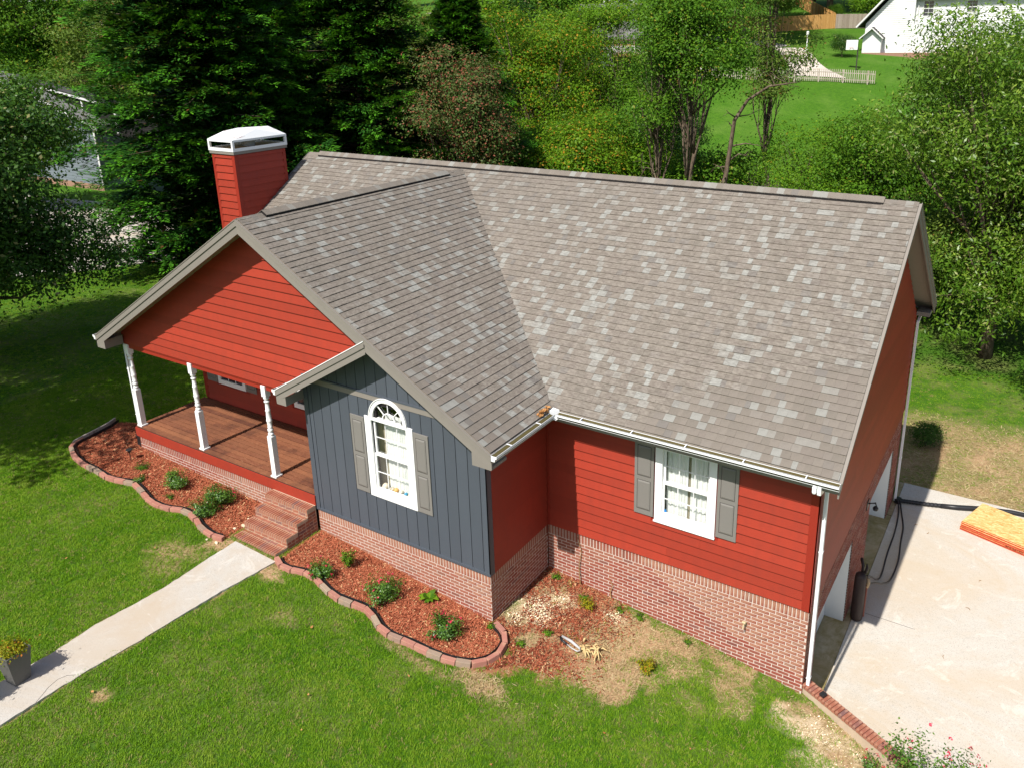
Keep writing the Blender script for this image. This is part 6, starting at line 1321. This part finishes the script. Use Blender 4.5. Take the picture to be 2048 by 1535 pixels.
for x, y, lb in ((1.0, 7.6, 'curled brown twig on the concrete in front of the board stack'), (0.75, 7.9, 'small brown leaf on the concrete near the hoses'), (2.3, 6.3, 'dark bent twig on the bright concrete'), (1.9, 3.4, 'tiny dark twig low on the concrete'), (2.2, 5.1, 'thin twig at the right of the concrete')):
    b = MB(); a = random.uniform(0, 6); b.tube([(x, y, SL+.008), (x+.05*math.cos(a), y+.05*math.sin(a), SL+.02), (x+.11*math.cos(a+.4), y+.11*math.sin(a+.4), SL+.008)], [.005, .006, .002], 4); b.obj('twig', 'dry_twig', label=lb, cat='twig')
# planters on the walkway
def planter(x, y, lb, rot=0.1):
    g = gz(x, y)+0.035; t = empty('planter', lb, 'planter', (x, y, g), 'tapered grey planters by the walkway'); t.rotation_euler.z = rot
    b = MB(); a, c, h = 0.115, 0.185, 0.56
    A = [(-a, -a, 0), (a, -a, 0), (a, a, 0), (-a, a, 0)]; B = [(-c, -c, h), (c, -c, h), (c, c, h), (-c, c, h)]; C_ = [(-c+.02, -c+.02, h), (c-.02, -c+.02, h), (c-.02, c-.02, h), (-c+.02, c-.02, h)]; D_ = [(p[0], p[1], h-.05) for p in C_]
    b.v = A+B+C_+D_; b.f = [(3, 2, 1, 0)]+[(i, (i+1) % 4, 4+(i+1) % 4, 4+i) for i in range(4)]+[(4+i, 4+(i+1) % 4, 8+(i+1) % 4, 8+i) for i in range(4)]+[(8+i, 8+(i+1) % 4, 12+(i+1) % 4, 12+i) for i in range(4)]+[(12, 13, 14, 15)]; b.m = [0]*len(b.f); b.r = [0]*len(b.f); b.obj('pot', 'planter_grey', t)
    rg = np.random.default_rng(9); n = 2400; C = rg.normal(0, 1, (n, 3))*np.array([.09, .09, .045])+np.array([0, 0, h+.03]); V = leaves(C, nrm(C-np.array([0, 0, h])), 0.034, rg, .5, .6); quads('sedum_plant', V, rg.random(n), 'leaf_yellow', t)
planter(-10.24, -7.22, 'tapered grey planter with yellow-green sedum on the walkway edge'); planter(-10.26, -7.95, 'second tapered grey planter, mostly cut off by the left edge')

# ================================================================== THINGS ON THE DRIVE
bg_ = empty('storage_bag', 'tall dark brown cylindrical bag standing by the brick pier between the garage doors', 'bag', (0.20, 3.62, SL))
b = MB(); b.lathe((0, 0, 0), [(0, .085), (.03, .115), (.09, .125), (1.02, .115), (1.09, .10), (1.115, .05)], 20); b.obj('bag_body', 'brown_vinyl', bg_, smooth=True)
b = MB(); b.tube([(.0, .10, 1.05), (.0, .16, 1.2), (-.05, .2, 1.32), (-.02, .22, 1.18), (.03, .14, 1.06)], [.025, .03, .03, .028, .02], 8); b.tube([(.06, .09, 1.06), (.08, .16, 1.16), (.06, .2, 1.24)], [.02, .03, .012], 8); b.obj('bag_tie', 'brown_vinyl', bg_, smooth=True)
b = MB(); b.tube([(.125, .03, .1), (.13, .035, .86)], .02, 8); paint('copper_brown', (0.20, 0.055, 0.035), 0.5); b.obj('bag_strap', 'copper_brown', bg_)
b = MB(); b.tube([(.13, .04, .8), (.15, .06, .90), (.14, .06, 1.0)], .035, 8); b.obj('strap_wrap', 'deck_wood_pale', bg_, smooth=True)
def cord(P_, r, nm, lb, mat='cable_black', cat='cord', group=None, n=8):
    k = [Vector(p) for p in P_]; out = []
    for i in range(len(k)-1):
        p0, p1, p2, p3 = k[max(i-1, 0)], k[i], k[i+1], k[min(i+2, len(k)-1)]
        for t in np.linspace(0, 1, 7)[:-1]: out.append(0.5*((2*p1)+(p2-p0)*t+(2*p0-5*p1+4*p2-p3)*t*t+(3*p1-p0-3*p2+p3)*t*t*t))
    out.append(k[-1]); b = MB(); b.tube(out, r, n); return b.obj(nm, mat, None, smooth=True, label=lb, cat=cat, group=group)
cord([(.30, 3.74, SL+1.02), (.33, 4.2, SL+.70), (.36, 4.75, SL+.30), (.37, 5.35, SL+.03), (.33, 6.3, SL+.015), (.32, 7.3, SL+.015), (.25, 8.2, SL+.02), (.16, 8.62, SL+.12)], .018, 'cord', 'dark cord nearest the wall, running from the brown bag to the downpipe')
cord([(.33, 3.70, SL+.85), (.42, 4.15, SL+.62), (.50, 4.7, SL+.28), (.58, 5.3, SL+.03), (.60, 6.1, SL+.015), (.52, 6.9, SL+.015), (.46, 7.6, SL+.015), (.30, 8.3, SL+.02), (.20, 8.66, SL+.12)], .018, 'cord', 'dark cord farther out on the concrete from the brown bag to the downpipe')
dp_ = empty('drain_pipe', 'black corrugated drain pipe leading from the rear downpipe behind the board stack', 'pipe', (0.15, 8.72, SL))
b = MB(); path = [Vector(p) for p in ((.06, 8.70, .10), (.20, 8.72, .08), (.45, 8.80, .07), (.8, 8.90, .065), (1.15, 9.02, .065))]; out = []
for a, c in zip(path[:-1], path[1:]):
    for t in np.linspace(0, 1, 9)[:-1]: out.append(a+(c-a)*t)
b.tube([p+Z*SL for p in out], [.056 if i % 2 else .047 for i in range(len(out))], 12); o = b.obj('corrugated_pipe', 'black_plastic', dp_); o.location = (-0.15, -8.72, -SL)
b = MB(); b.tube([(1.12, 9.01, SL+.06), (1.5, 9.14, SL+.055), (2.0, 9.36, SL+.05), (2.7, 9.60, SL+.045), (4.2, 9.72, SL+.04)], [.058, .07, .075, .06, .06], 10); o = b.obj('pipe_sleeve', 'black_plastic', dp_, smooth=True); o.location = (-0.15, -8.72, -SL); o.scale = (1, 1, 1)
b = MB(); b.box(-.09, .07, -.08, .08, 0.0, .14); b.obj('pipe_adapter', 'black_plastic', dp_, bevel=.02)
# sheets of strand board
os_ = empty('board_stack', 'stack of strand boards with red-painted edges lying on the concrete', 'boards', (1.66, 8.22, SL)); ang = math.atan2(7.761-8.212, 3.063-1.641); os_.rotation_euler.z = ang
zz = 0.004; rgb = random.Random(3)
for i in range(11):
    dx, dy = rgb.uniform(-.012, .012), (0.0 if i < 8 else 0.015)+rgb.uniform(-.008, .008)
    if i == 10: dx, dy = 0.0, 0.05
    b = MB(); b.box(dx, dx+2.44, dy, dy+1.19, zz, zz+0.0175); o = b.obj('board_sheet', ['osb_red', 'osb_face'] if i < 10 else ['osb_red', 'osb_face'], os_, rnd0=True)
    for p in o.data.polygons:
        if abs(p.normal.z) > .9: p.material_index = 1
    zz += 0.0186+(0.004 if i == 5 else 0)
m, nt_, o_ = newmat('stencil_ink'); b_ = NB(nt_); b_.bsdf(o_, (0.10, 0.012, 0.008), 0.8); MATS['stencil_ink'] = m
tc = bpy.data.curves.new('stencil', 'FONT'); tc.body = 'APA RATED'; tc.size = 0.075; tc.extrude = 0.0; to = bpy.data.objects.new('stencil_marking', tc); COL.objects.link(to); to.parent = os_; to.location = (1.05, -0.012, 0.05); to.rotation_euler = (math.pi/2, 0, 0); tc.materials.append(m)

# ================================================================== NEIGHBOURING HOUSES
def lap_wall(fr, poly, expo, mat, parent, holes=(), thick=0.02, name='siding'):
    """distant lap siding as one stepped surface"""
    mb = MB(); zs = [z for u, z in poly]; z = min(zs)
    while z < max(zs):
        p = cliprect(poly, -1e4, 1e4, z, z+expo)
        for q in (punch(p, holes) if len(p) > 2 else []):
            if area(q) > 1e-3: fr.slab(mb, q, 0.0, lambda w, z=z: thick-(w-z)/expo*(thick-0.003))
        z += expo
    return mb.obj(name, mat, parent, kind='stuff')
# grey-blue house on the left
nb = empty('neighbour_house', 'blue-grey sided house half hidden by the dark tree at the left', 'house')
fl_ = Fr((-76, 19, 0), (1, 0, 0), (0, -1, 0)); Lh = 76-52.6
pk = 12.0
K_ = 0.265; EZ = 3.92
P_ = [(0, -0.1), (Lh, -0.1), (Lh, EZ), (pk, EZ+K_*(Lh-pk)), (0, EZ+K_*(Lh-pk)-K_*pk)]
lap_wall(fl_, P_, 0.2, 'neighbour_blue', nb)
mb = MB(); fl_.box(mb, 0, Lh, -6, -0.02, -1.6, 3.0); mb.obj('wall', 'neighbour_blue', nb)
mb = MB(); fl_.box(mb, Lh-0.14, Lh+0.03, 0, 0.05, -0.1, 3.75); mb.obj('corner_board', 'neighbour_white', nb)
mb = MB(); fl_.box(mb, 0, Lh, -0.02, 0.05, -1.2, -0.1); mb.obj('base', 'terracotta_wall', nb)
mb = MB()
e0, e1 = (Lh+1.1, EZ-0.30), (pk, EZ+K_*(Lh-pk)+0.0); z0 = (0-0.5, e1[1]-K_*(pk+0.5))
for a, c in ((e0, e1), (z0, e1)): mb.prism([fl_(a[0], .45, a[1]), fl_(c[0], .45, c[1]), fl_(c[0], .45, c[1]+.22), fl_(a[0], .45, a[1]+.22)], [fl_(a[0], .40, a[1]), fl_(c[0], .40, c[1]), fl_(c[0], .40, c[1]+.22), fl_(a[0], .40, a[1]+.22)])
mb.obj('rake_board', 'neighbour_white', nb)
mb = MB()
for a, c in ((e0, e1), (z0, e1)): mb.prism([fl_(a[0], .46, a[1]+.221), fl_(c[0], .46, c[1]+.221), fl_(c[0], .46, c[1]+.34), fl_(a[0], .46, a[1]+.34)], [fl_(a[0], -.6, a[1]+.221), fl_(c[0], -.6, c[1]+.221), fl_(c[0], -.6, c[1]+.34), fl_(a[0], -.6, a[1]+.34)])
mb.obj('roof', 'roof_grey', nb)
mb = MB(); mb.prism([(-66, 20.6, 3), (-48, 20.6, 3), (-48, 20.6, 4.3), (-66, 20.6, 6.6)], [(-66, 22, 3), (-48, 22, 3), (-48, 22, 4.3), (-66, 22, 6.6)]); mb.obj('recess_shade', 'dark_gap', nb); mb = MB(); mb.bar((-67, 20.5, 6.88), (-47.5, 20.5, 4.36), .12, .26, Vector((0, 1, 0))); mb.obj('upper_fascia', 'neighbour_white', nb)  # near-black block stands in for the shade in the recess below the upper fascia
mb = MB(); mb.prism([(-67, 20.4, 7.01), (-47.5, 20.4, 4.49), (-47.5, 21.8, 4.4), (-67, 21.8, 6.9)], [(-67, 20.4, 7.08), (-47.5, 20.4, 4.56), (-47.5, 21.8, 4.47), (-67, 21.8, 6.97)]); mb.obj('porch_roof', 'roof_dark', nb)
for x in (-56.2, -52.4): mb = MB(); mb.box(x-.1, x+.1, 20.46, 20.58, 3.2, 5.3 if x < -55 else 4.8); mb.obj('porch_post', 'neighbour_white', nb)

# white gabled house at the top right
wh = empty('white_house', 'white lap-sided house with a steep gable at the top right', 'house')
fw = Fr((-19.0, 92, 0), (1, 0, 0), (0, -1, 0)); zb = 6.95
P_ = [(0, zb), (5.2, zb), (5.2, 16.5), (3.6, 15.4), (0, 10.2)]
P_ = [(0, zb), (5.2, zb), (5.2, 15.9), (0, 10.15)]
lap_wall(fw, P_, 0.22, 'neighbour_white', wh, thick=0.05)
mb = MB(); mb.box(-19, 4, 92.02, 103, 3.5, 10.0); mb.prism([(-19, 92.02, 10), (-13.8, 92.02, 10), (-13.8, 92.02, 15.8)], [(-19, 103, 10), (-13.8, 103, 10), (-13.8, 103, 15.8)]); mb.box(-13.8, 4, 93, 103, 10, 13.0); mb.obj('wall', 'neighbour_white', wh)
f2 = Fr((-13.8, 92.6, 0), (1, 0, 0), (0, -1, 0))
holes = [(0.75, 1.85, 10.85, 12.5), (5.2, 6.2, 11.2, 12.4)]
lap_wall(f2, rect(0.0, 17.8, zb, 12.62), 0.22, 'neighbour_white', wh, holes, thick=0.05, name='siding')
mb = MB(); fw.box(mb, 5.0, 5.2, 0.03, 0.06, zb, 15.0); fw.box(mb, 0, 0.12, 0.03, 0.06, zb, 10.0); mb.tube([(-13.55, 92.45, 12.5), (-13.55, 92.45, 7.0)], .06, 6); mb.obj('corner_board', 'neighbour_white', wh)
def far_window(fr, u0, u1, z0, z1, parent, n=0.03):
    b = MB()
    for q in ((u0, u0+.1, z0, z1), (u1-.1, u1, z0, z1), (u0+.1, u1-.1, z0, z0+.1), (u0+.1, u1-.1, z1-.1, z1), (u0+.1, u1-.1, (z0+z1)/2-.04, (z0+z1)/2+.04)): fr.box(b, q[0], q[1], n, n+.04, q[2], q[3])
    w = b.obj('window', 'neighbour_white', parent); b = MB(); fr.box(b, u0+.09, u1-.09, n-.02, n+.005, z0+.09, z1-.09); b.obj('pane', 'dark_glass', w)
    b = MB(); c = (u0+u1)/2; fr.box(b, c-.015, c+.015, n+.006, n+.02, z0+.1, z1-.1)
    for z in (z0*.75+z1*.25, z0*.25+z1*.75): fr.box(b, u0+.1, c-.016, n+.006, n+.02, z-.015, z+.015); fr.box(b, c+.016, u1-.1, n+.006, n+.02, z-.015, z+.015)
    b.obj('muntins', 'neighbour_white', w)
far_window(f2, 0.7, 1.9, 10.8, 12.55, wh); far_window(f2, 5.1, 6.3, 11.0, 12.45, wh)
mb = MB(); mb.bar((-19.9, 91.4, 9.78), (-13.3, 91.4, 17.03), .16, .5, Vector((0, 1, 0))); mb.obj('rake_board', 'neighbour_white', wh)
mb = MB(); mb.prism([(-19.9, 91.5, 9.75), (-13.2, 91.5, 17.1), (-13.2, 91.5, 17.25), (-19.95, 91.5, 9.9)], [(-19.9, 104, 9.75), (-13.2, 104, 17.1), (-13.2, 104, 17.25), (-19.95, 104, 9.9)]); mb.prism([(-13.9, 91.9, 12.65), (4.5, 91.9, 12.65), (4.5, 91.9, 12.8), (-13.9, 91.9, 12.8)], [(-13.9, 98, 16.8), (4.5, 98, 16.8), (4.5, 98, 16.95), (-13.9, 98, 16.95)]); mb.obj('roof', 'roof_dark', wh)
mb = MB(); mb.box(-19.0, -16.95, 91.1, 91.96, zb, 8.7); mb.prism([(-19.0, 91.1, 8.7), (-16.95, 91.1, 8.7), (-18.0, 91.1, 9.6)], [(-19.0, 91.96, 8.7), (-16.95, 91.96, 8.7), (-18.0, 91.96, 9.6)]); mb.obj('bay', 'neighbour_white', wh)
mb = MB(); mb.prism([(-18.0, 90.8, 9.65), (-16.7, 90.8, 8.5), (-16.7, 90.8, 8.62), (-18.0, 90.8, 9.77)], [(-18.0, 91.98, 9.65), (-16.7, 91.98, 8.5), (-16.7, 91.98, 8.62), (-18.0, 91.98, 9.77)]); mb.prism([(-18.0, 90.8, 9.65), (-19.3, 90.8, 8.5), (-19.3, 90.8, 8.62), (-18.0, 90.8, 9.77)], [(-18.0, 91.98, 9.65), (-19.3, 91.98, 8.5), (-19.3, 91.98, 8.62), (-18.0, 91.98, 9.77)]); mb.obj('bay_roof', 'roof_dark', wh); mb = MB(); mb.bar((-19.32, 90.72, 8.5), (-18.0, 90.72, 9.66), .1, .3, Vector((0, 1, 0))); mb.bar((-16.68, 90.72, 8.5), (-18.0, 90.72, 9.66), .1, .3, Vector((0, 1, 0))); mb.obj('bay_trim', 'neighbour_white', wh)
mb = MB(); mb.box(-19.3, 4, 90.4, 91.05, 3.4, 6.4); mb.box(-19.0, 4, 91.1, 92.0, 3.4, 6.94); mb.obj('foundation', 'terracotta_wall', wh)
mb = MB(); mb.box(-22.6, -4, 86.3, 86.6, 3.0, 5.55); mb.obj('terrace_wall', 'terracotta_wall', label='low brown brick terrace wall below the white house', cat='wall')

# house with a raised timber deck
dh = empty('deck_house', 'white house with grey roof and raised timber deck among the thin trees', 'house', (-34, 70, 3.5)); dh.location = (0, 0, 0)
ux = Vector((0.851, 0.525, 0)); fd = Fr((-40.8, 63.6, 0), ux, Vector((0.525, -0.851, 0))); 
mb = MB(); fd.box(mb, -1.0, 12.8, -8, -1.5, 4.0, 8.85); mb.obj('wall', 'neighbour_white', dh)
mb = MB(); fd.box(mb, 3.6, 10.5, -1.49, -1.45, 4.3, 7.2); mb.obj('basement_shade', 'roof_grey', dh)
mb = MB(); A = [fd(-1.6, -1.1, 8.8), fd(13.4, -1.1, 8.8), fd(12.6, -4.8, 12.3), fd(-0.8, -4.8, 12.3)]; mb.prism(A, [p+Z*.15 for p in A]); A = [fd(-1.6, -8.5, 8.8), fd(13.4, -8.5, 8.8), fd(12.6, -4.8, 12.3), fd(-0.8, -4.8, 12.3)]; mb.prism(A, [p+Z*.15 for p in A]); mb.obj('roof', 'roof_grey', dh)
for u in (4.2, 5.5, 6.8, 8.4, 1.2): far_window(fd, u, u+1.15, 7.65, 8.65, dh, -1.48)
far_window(fd, 0.2, 1.0, 5.6, 6.8, dh, -1.48)
dk = MB(); fd.box(dk, 3.2, 11.6, -1.45, 1.6, 7.20, 7.40); dk.obj('deck', 'fence_new', dh)
for u, n in ((3.4, 1.5), (6.85, 1.5), (9.6, 1.5), (11.4, 1.5)):
    g = float(ground_z(*fd(u, n, 0)[:2])); q = MB(); fd.box(q, u-.11, u+.11, n-.11, n+.11, g-.2, 7.199); q.obj('deck_post', 'fence_new', dh)
q = MB(); fd.box(q, 3.2, 11.6, 1.52, 1.58, 8.25, 8.35); fd.box(q, 3.2, 11.6, 1.52, 1.58, 7.5, 7.56); q.obj('rail', 'fence_new', dh)
q = MB()
for u in np.arange(3.25, 11.55, 0.16): fd.box(q, u, u+.05, 1.53, 1.57, 7.561, 8.249)
q.obj('balusters', 'neighbour_white', dh, kind='stuff')
# brick house at the very top
bh = empty('brick_house', 'red brick house with a white garage door at the top edge', 'house')
fb_ = Fr((-79.5, 112, 0), (0.85, 0.53, 0), (0.53, -0.85, 0))
mb = MB(); fb_.box(mb, 0, 10.2, -8, 0, 11, 17); mb.obj('wall', 'brick', bh)
mb = MB(); fb_.box(mb, 10.21, 10.6, -.2, .1, 11, 17); fb_.box(mb, 0, 20, -8, -.1, 16.4, 17.4); mb.obj('trim', 'neighbour_white', bh)
mb = MB(); fb_.box(mb, 10.6, 19, -8, -0.3, 11, 17); mb.obj('garage_wall', 'neighbour_white', bh)
for k in range(4): mb = MB(); fb_.box(mb, 11.6+k*.9, 12.2+k*.9, -.29, -.25, 14.9, 15.4); mb.obj('garage_pane', 'dark_glass', bh)
def strip(name, A, B, mat, lift=0.06, n=14, **k):
    mb = MB(); A = [Vector((*p, 0)) for p in A]; B = [Vector((*p, 0)) for p in B]
    def at(P, t): s = t*(len(P)-1); i = min(int(s), len(P)-2); return P[i]+(P[i+1]-P[i])*(s-i)
    R = [(at(A, i/n), at(B, i/n)) for i in range(n+1)]
    for a, b in R:
        for t in (0, .5, 1): p = a+(b-a)*t; mb.v.append((p.x, p.y, float(ground_z(p.x, p.y))+lift))
    for i in range(n):
        for j in range(2): mb.f.append((i*3+j, i*3+j+1, (i+1)*3+j+1, (i+1)*3+j)); mb.m.append(0); mb.r.append(0)
    o = mb.obj(name, mat, None, kind='structure'); o.data.flip_normals() if o.data.polygons[0].normal.z < 0 else None; return o
strip('far_road', [(-92, 100), (-78, 106), (-66, 113)], [(-92.6, 101.4), (-78.6, 107.4), (-66.5, 114.6)], 'driveway_pale')
strip('far_driveway', [(-29.36, 90.41), (-28.01, 88.48), (-25.52, 82.93), (-23.5, 78.54), (-22.3, 76.2)], [(-26.31, 91.93), (-24.1, 88.35), (-21.95, 83.42), (-20.1, 80.36), (-17.4, 77.4)], 'driveway_pale')
strip('far_driveway', [(-29.36, 90.41), (-33, 92.5), (-40, 92)], [(-28.0, 93.2), (-33, 95), (-40, 95)], 'driveway_pale')

# ------------------------------------------------------------------ fences
def board_fence(pts_, h, mat, label, w=0.14, top=True, back=False):
    f = empty('wood_fence', label, 'fence', (pts_[0][0], pts_[0][1], float(ground_z(*pts_[0])))); f.location = (0, 0, 0); mb = MB(); post = MB(); rail = MB()
    for (a, b) in zip(pts_[:-1], pts_[1:]):
        a, b = Vector((*a, 0)), Vector((*b, 0)); L = (b-a).length; t = (b-a)/L; n = Vector((t.y, -t.x, 0)); s = 0.0
        while s < L:
            p, q = a+t*s, a+t*min(s+w-.012, L); g = float(ground_z(p.x, p.y)); hh = h+random.uniform(-.02, .02)
            mb.prism([p+Z*g, q+Z*g, q+Z*(g+hh), p+Z*(g+hh)], [v+n*.02 for v in (p+Z*g, q+Z*g, q+Z*(g+hh), p+Z*(g+hh))]); s += w
        k = 0
        while k < L:
            p = a+t*k+n*(.07 if back else -.06); g = float(ground_z(p.x, p.y)); post.box(p.x-.05, p.x+.05, p.y-.05, p.y+.05, g-.2, g+h-.05); k += 2.4
        sd = n*(.045 if back else -.025)
        for zz_ in (.35, h*.5, h-.3):
            k = 0
            while k < L-0.1: p, q = a+t*k, a+t*min(k+2.4, L); rail.bar(p+sd+Z*(float(ground_z(p.x, p.y))+zz_), q+sd+Z*(float(ground_z(q.x, q.y))+zz_), .04, .09); k += 2.4
    mb.obj('fence_boards', mat, f, kind='stuff'); post.obj('fence_posts', mat, f); rail.obj('fence_rails', mat, f); return f
board_fence([(-42, 99.0), (-36.7, 101.1), (-33.1, 102.0), (-26.45, 108.5)], 1.9, 'fence_new', 'new orange-brown board fence across the distant green slope')
board_fence([(-26.40, 108.55), (-22.8, 110.6), (-14, 114)], 1.85, 'fence_old', 'weathered grey board fence joining the new one, behind the white house')
board_fence([(-41.6, 131.0), (-40.0, 137.5), (-26.7, 109.2)], 1.9, 'fence_new', 'taller brown fence with rails showing, climbing the slope behind the new fence', back=True)
board_fence([(-160, 56), (-152, 64.5), (-140, 76)], 1.9, 'fence_old', 'grey wooden fence at the top left beyond a strip of lawn')
strip('far_pavement', [(-158, 55), (-150, 63), (-138, 74)], [(-157, 54.2), (-149, 62), (-137, 73)], 'driveway_pale')
def picket(a, b, h, mat, label, gap=0.2, w=0.075):
    f = empty('picket_fence', label, 'fence'); a, b = Vector((*a, 0)), Vector((*b, 0)); L = (b-a).length; t = (b-a)/L; n = Vector((t.y, -t.x, 0)); ang = math.atan2(t.y, t.x)
    me = MB(); me.prism([(0, 0, 0), (w, 0, 0), (w, 0, h-.05), (w/2, 0, h), (0, 0, h-.05)], [(0, -.02, 0), (w, -.02, 0), (w, -.02, h-.05), (w/2, -.02, h), (0, -.02, h-.05)]); me = me.mesh('picket'); me.materials.append(MATS[mat]); s = 0.0
    k = 0
    while s < L and k < 300:
        p = a+t*s; o = bpy.data.objects.new('picket', me); COL.objects.link(o); o.parent = f; o.location = (p.x, p.y, float(ground_z(p.x, p.y))+.05); o.rotation_euler.z = ang; s += gap; k += 1
    for z in (.3, h-.3):
        r = MB(); k = 0.0
        while k < L: p, q = a+t*k-n*.03, a+t*min(k+2.4, L)-n*.03; r.bar(p+Z*(float(ground_z(p.x, p.y))+z), q+Z*(float(ground_z(q.x, q.y))+z), .04, .08); k += 2.4
        r.obj('fence_rail', mat, f)
    p = MB(); k = 0.0
    while k < L: q = a+t*k-n*.09; g = float(ground_z(q.x, q.y)); p.box(q.x-.05, q.x+.05, q.y-.05, q.y+.05, g-.2, g+h); k += 2.4
    p.obj('fence_posts', mat, f); return f
picket((-26.2, 72.1), (-14.5, 77.0), 1.25, 'fence_picket', 'pale picket fence across the slope at the end of the distant driveway')
picket((-38, 68.5), (-26.6, 72.0), 1.1, 'fence_picket', 'pale picket fence continuing left behind the thin trees')
picket((-19.5, 43.5), (-9.5, 47.0), 1.25, 'fence_dark', 'dark picket fence at the foot of the green slope just behind the ridge', 0.17, 0.09)
# lamp post by the far driveway
lp = empty('lamp_post', 'white lamp post beside the distant pale driveway', 'lamp post', (-25.4, 91.1, float(ground_z(-25.4, 91.1))))
b = MB(); b.lathe((0, 0, -.1), [(0, .16), (.3, .16), (.34, .08), (.8, .07), (.84, .11), (.9, .07), (1.5, .06), (1.52, .1), (1.58, .06), (1.75, .05)], 8); b.obj('post', 'neighbour_white', lp)
b = MB(); b.lathe((0, 0, 1.65), [(0, .06), (.06, .15), (.34, .17), (.38, .19), (.5, .03)], 8); b.obj('lantern', 'neighbour_white', lp)
bb = empty('basketball_hoop', 'basketball hoop with white backboard near the terrace wall', 'hoop', (-17.4, 81.5, float(ground_z(-17.4, 81.5))))
b = MB(); b.tube([(0, 0, -.1), (0, 0, 2.3), (-.35, -.1, 2.6)], .07, 6); b.obj('pole', 'dark_metal', bb)
b = MB(); b.box(-1.2, .0, -.2, -.16, 2.1, 3.1); b.obj('backboard', 'neighbour_white', bb); b = MB(); b.tube([(-.6+.22*math.cos(t), -.42+.22*math.sin(t), 2.3) for t in np.linspace(0, 6.283, 13)], .02, 5); b.obj('rim', 'osb_red', bb)
sh_ = [(-36.5, 118, 1.3, 'leaf_bright', 'green bush behind the new fence'), (-24.0, 117, 1.9, 'leaf_bright', 'round bright bush beyond the grey fence'), (-20.6, 116.5, 1.2, 'leaf_reddish', 'rusty orange bush beyond the grey fence'), (-18.6, 117, 1.1, 'leaf_mid', 'green bush beside the rusty one beyond the grey fence'), (-20.4, 87.6, 1.0, 'leaf_dark', 'dark bush at the corner of the white house'), (-28.6, 117, 0.9, 'leaf_mid', 'small bush at the brown fence corner')]
for i, (x, y, s, mt, lb) in enumerate(sh_): tree((x, y), SHL, mt, lb, 71, proto='bush', scale=s, rot=i*1.9, name='bush', cat='bush')
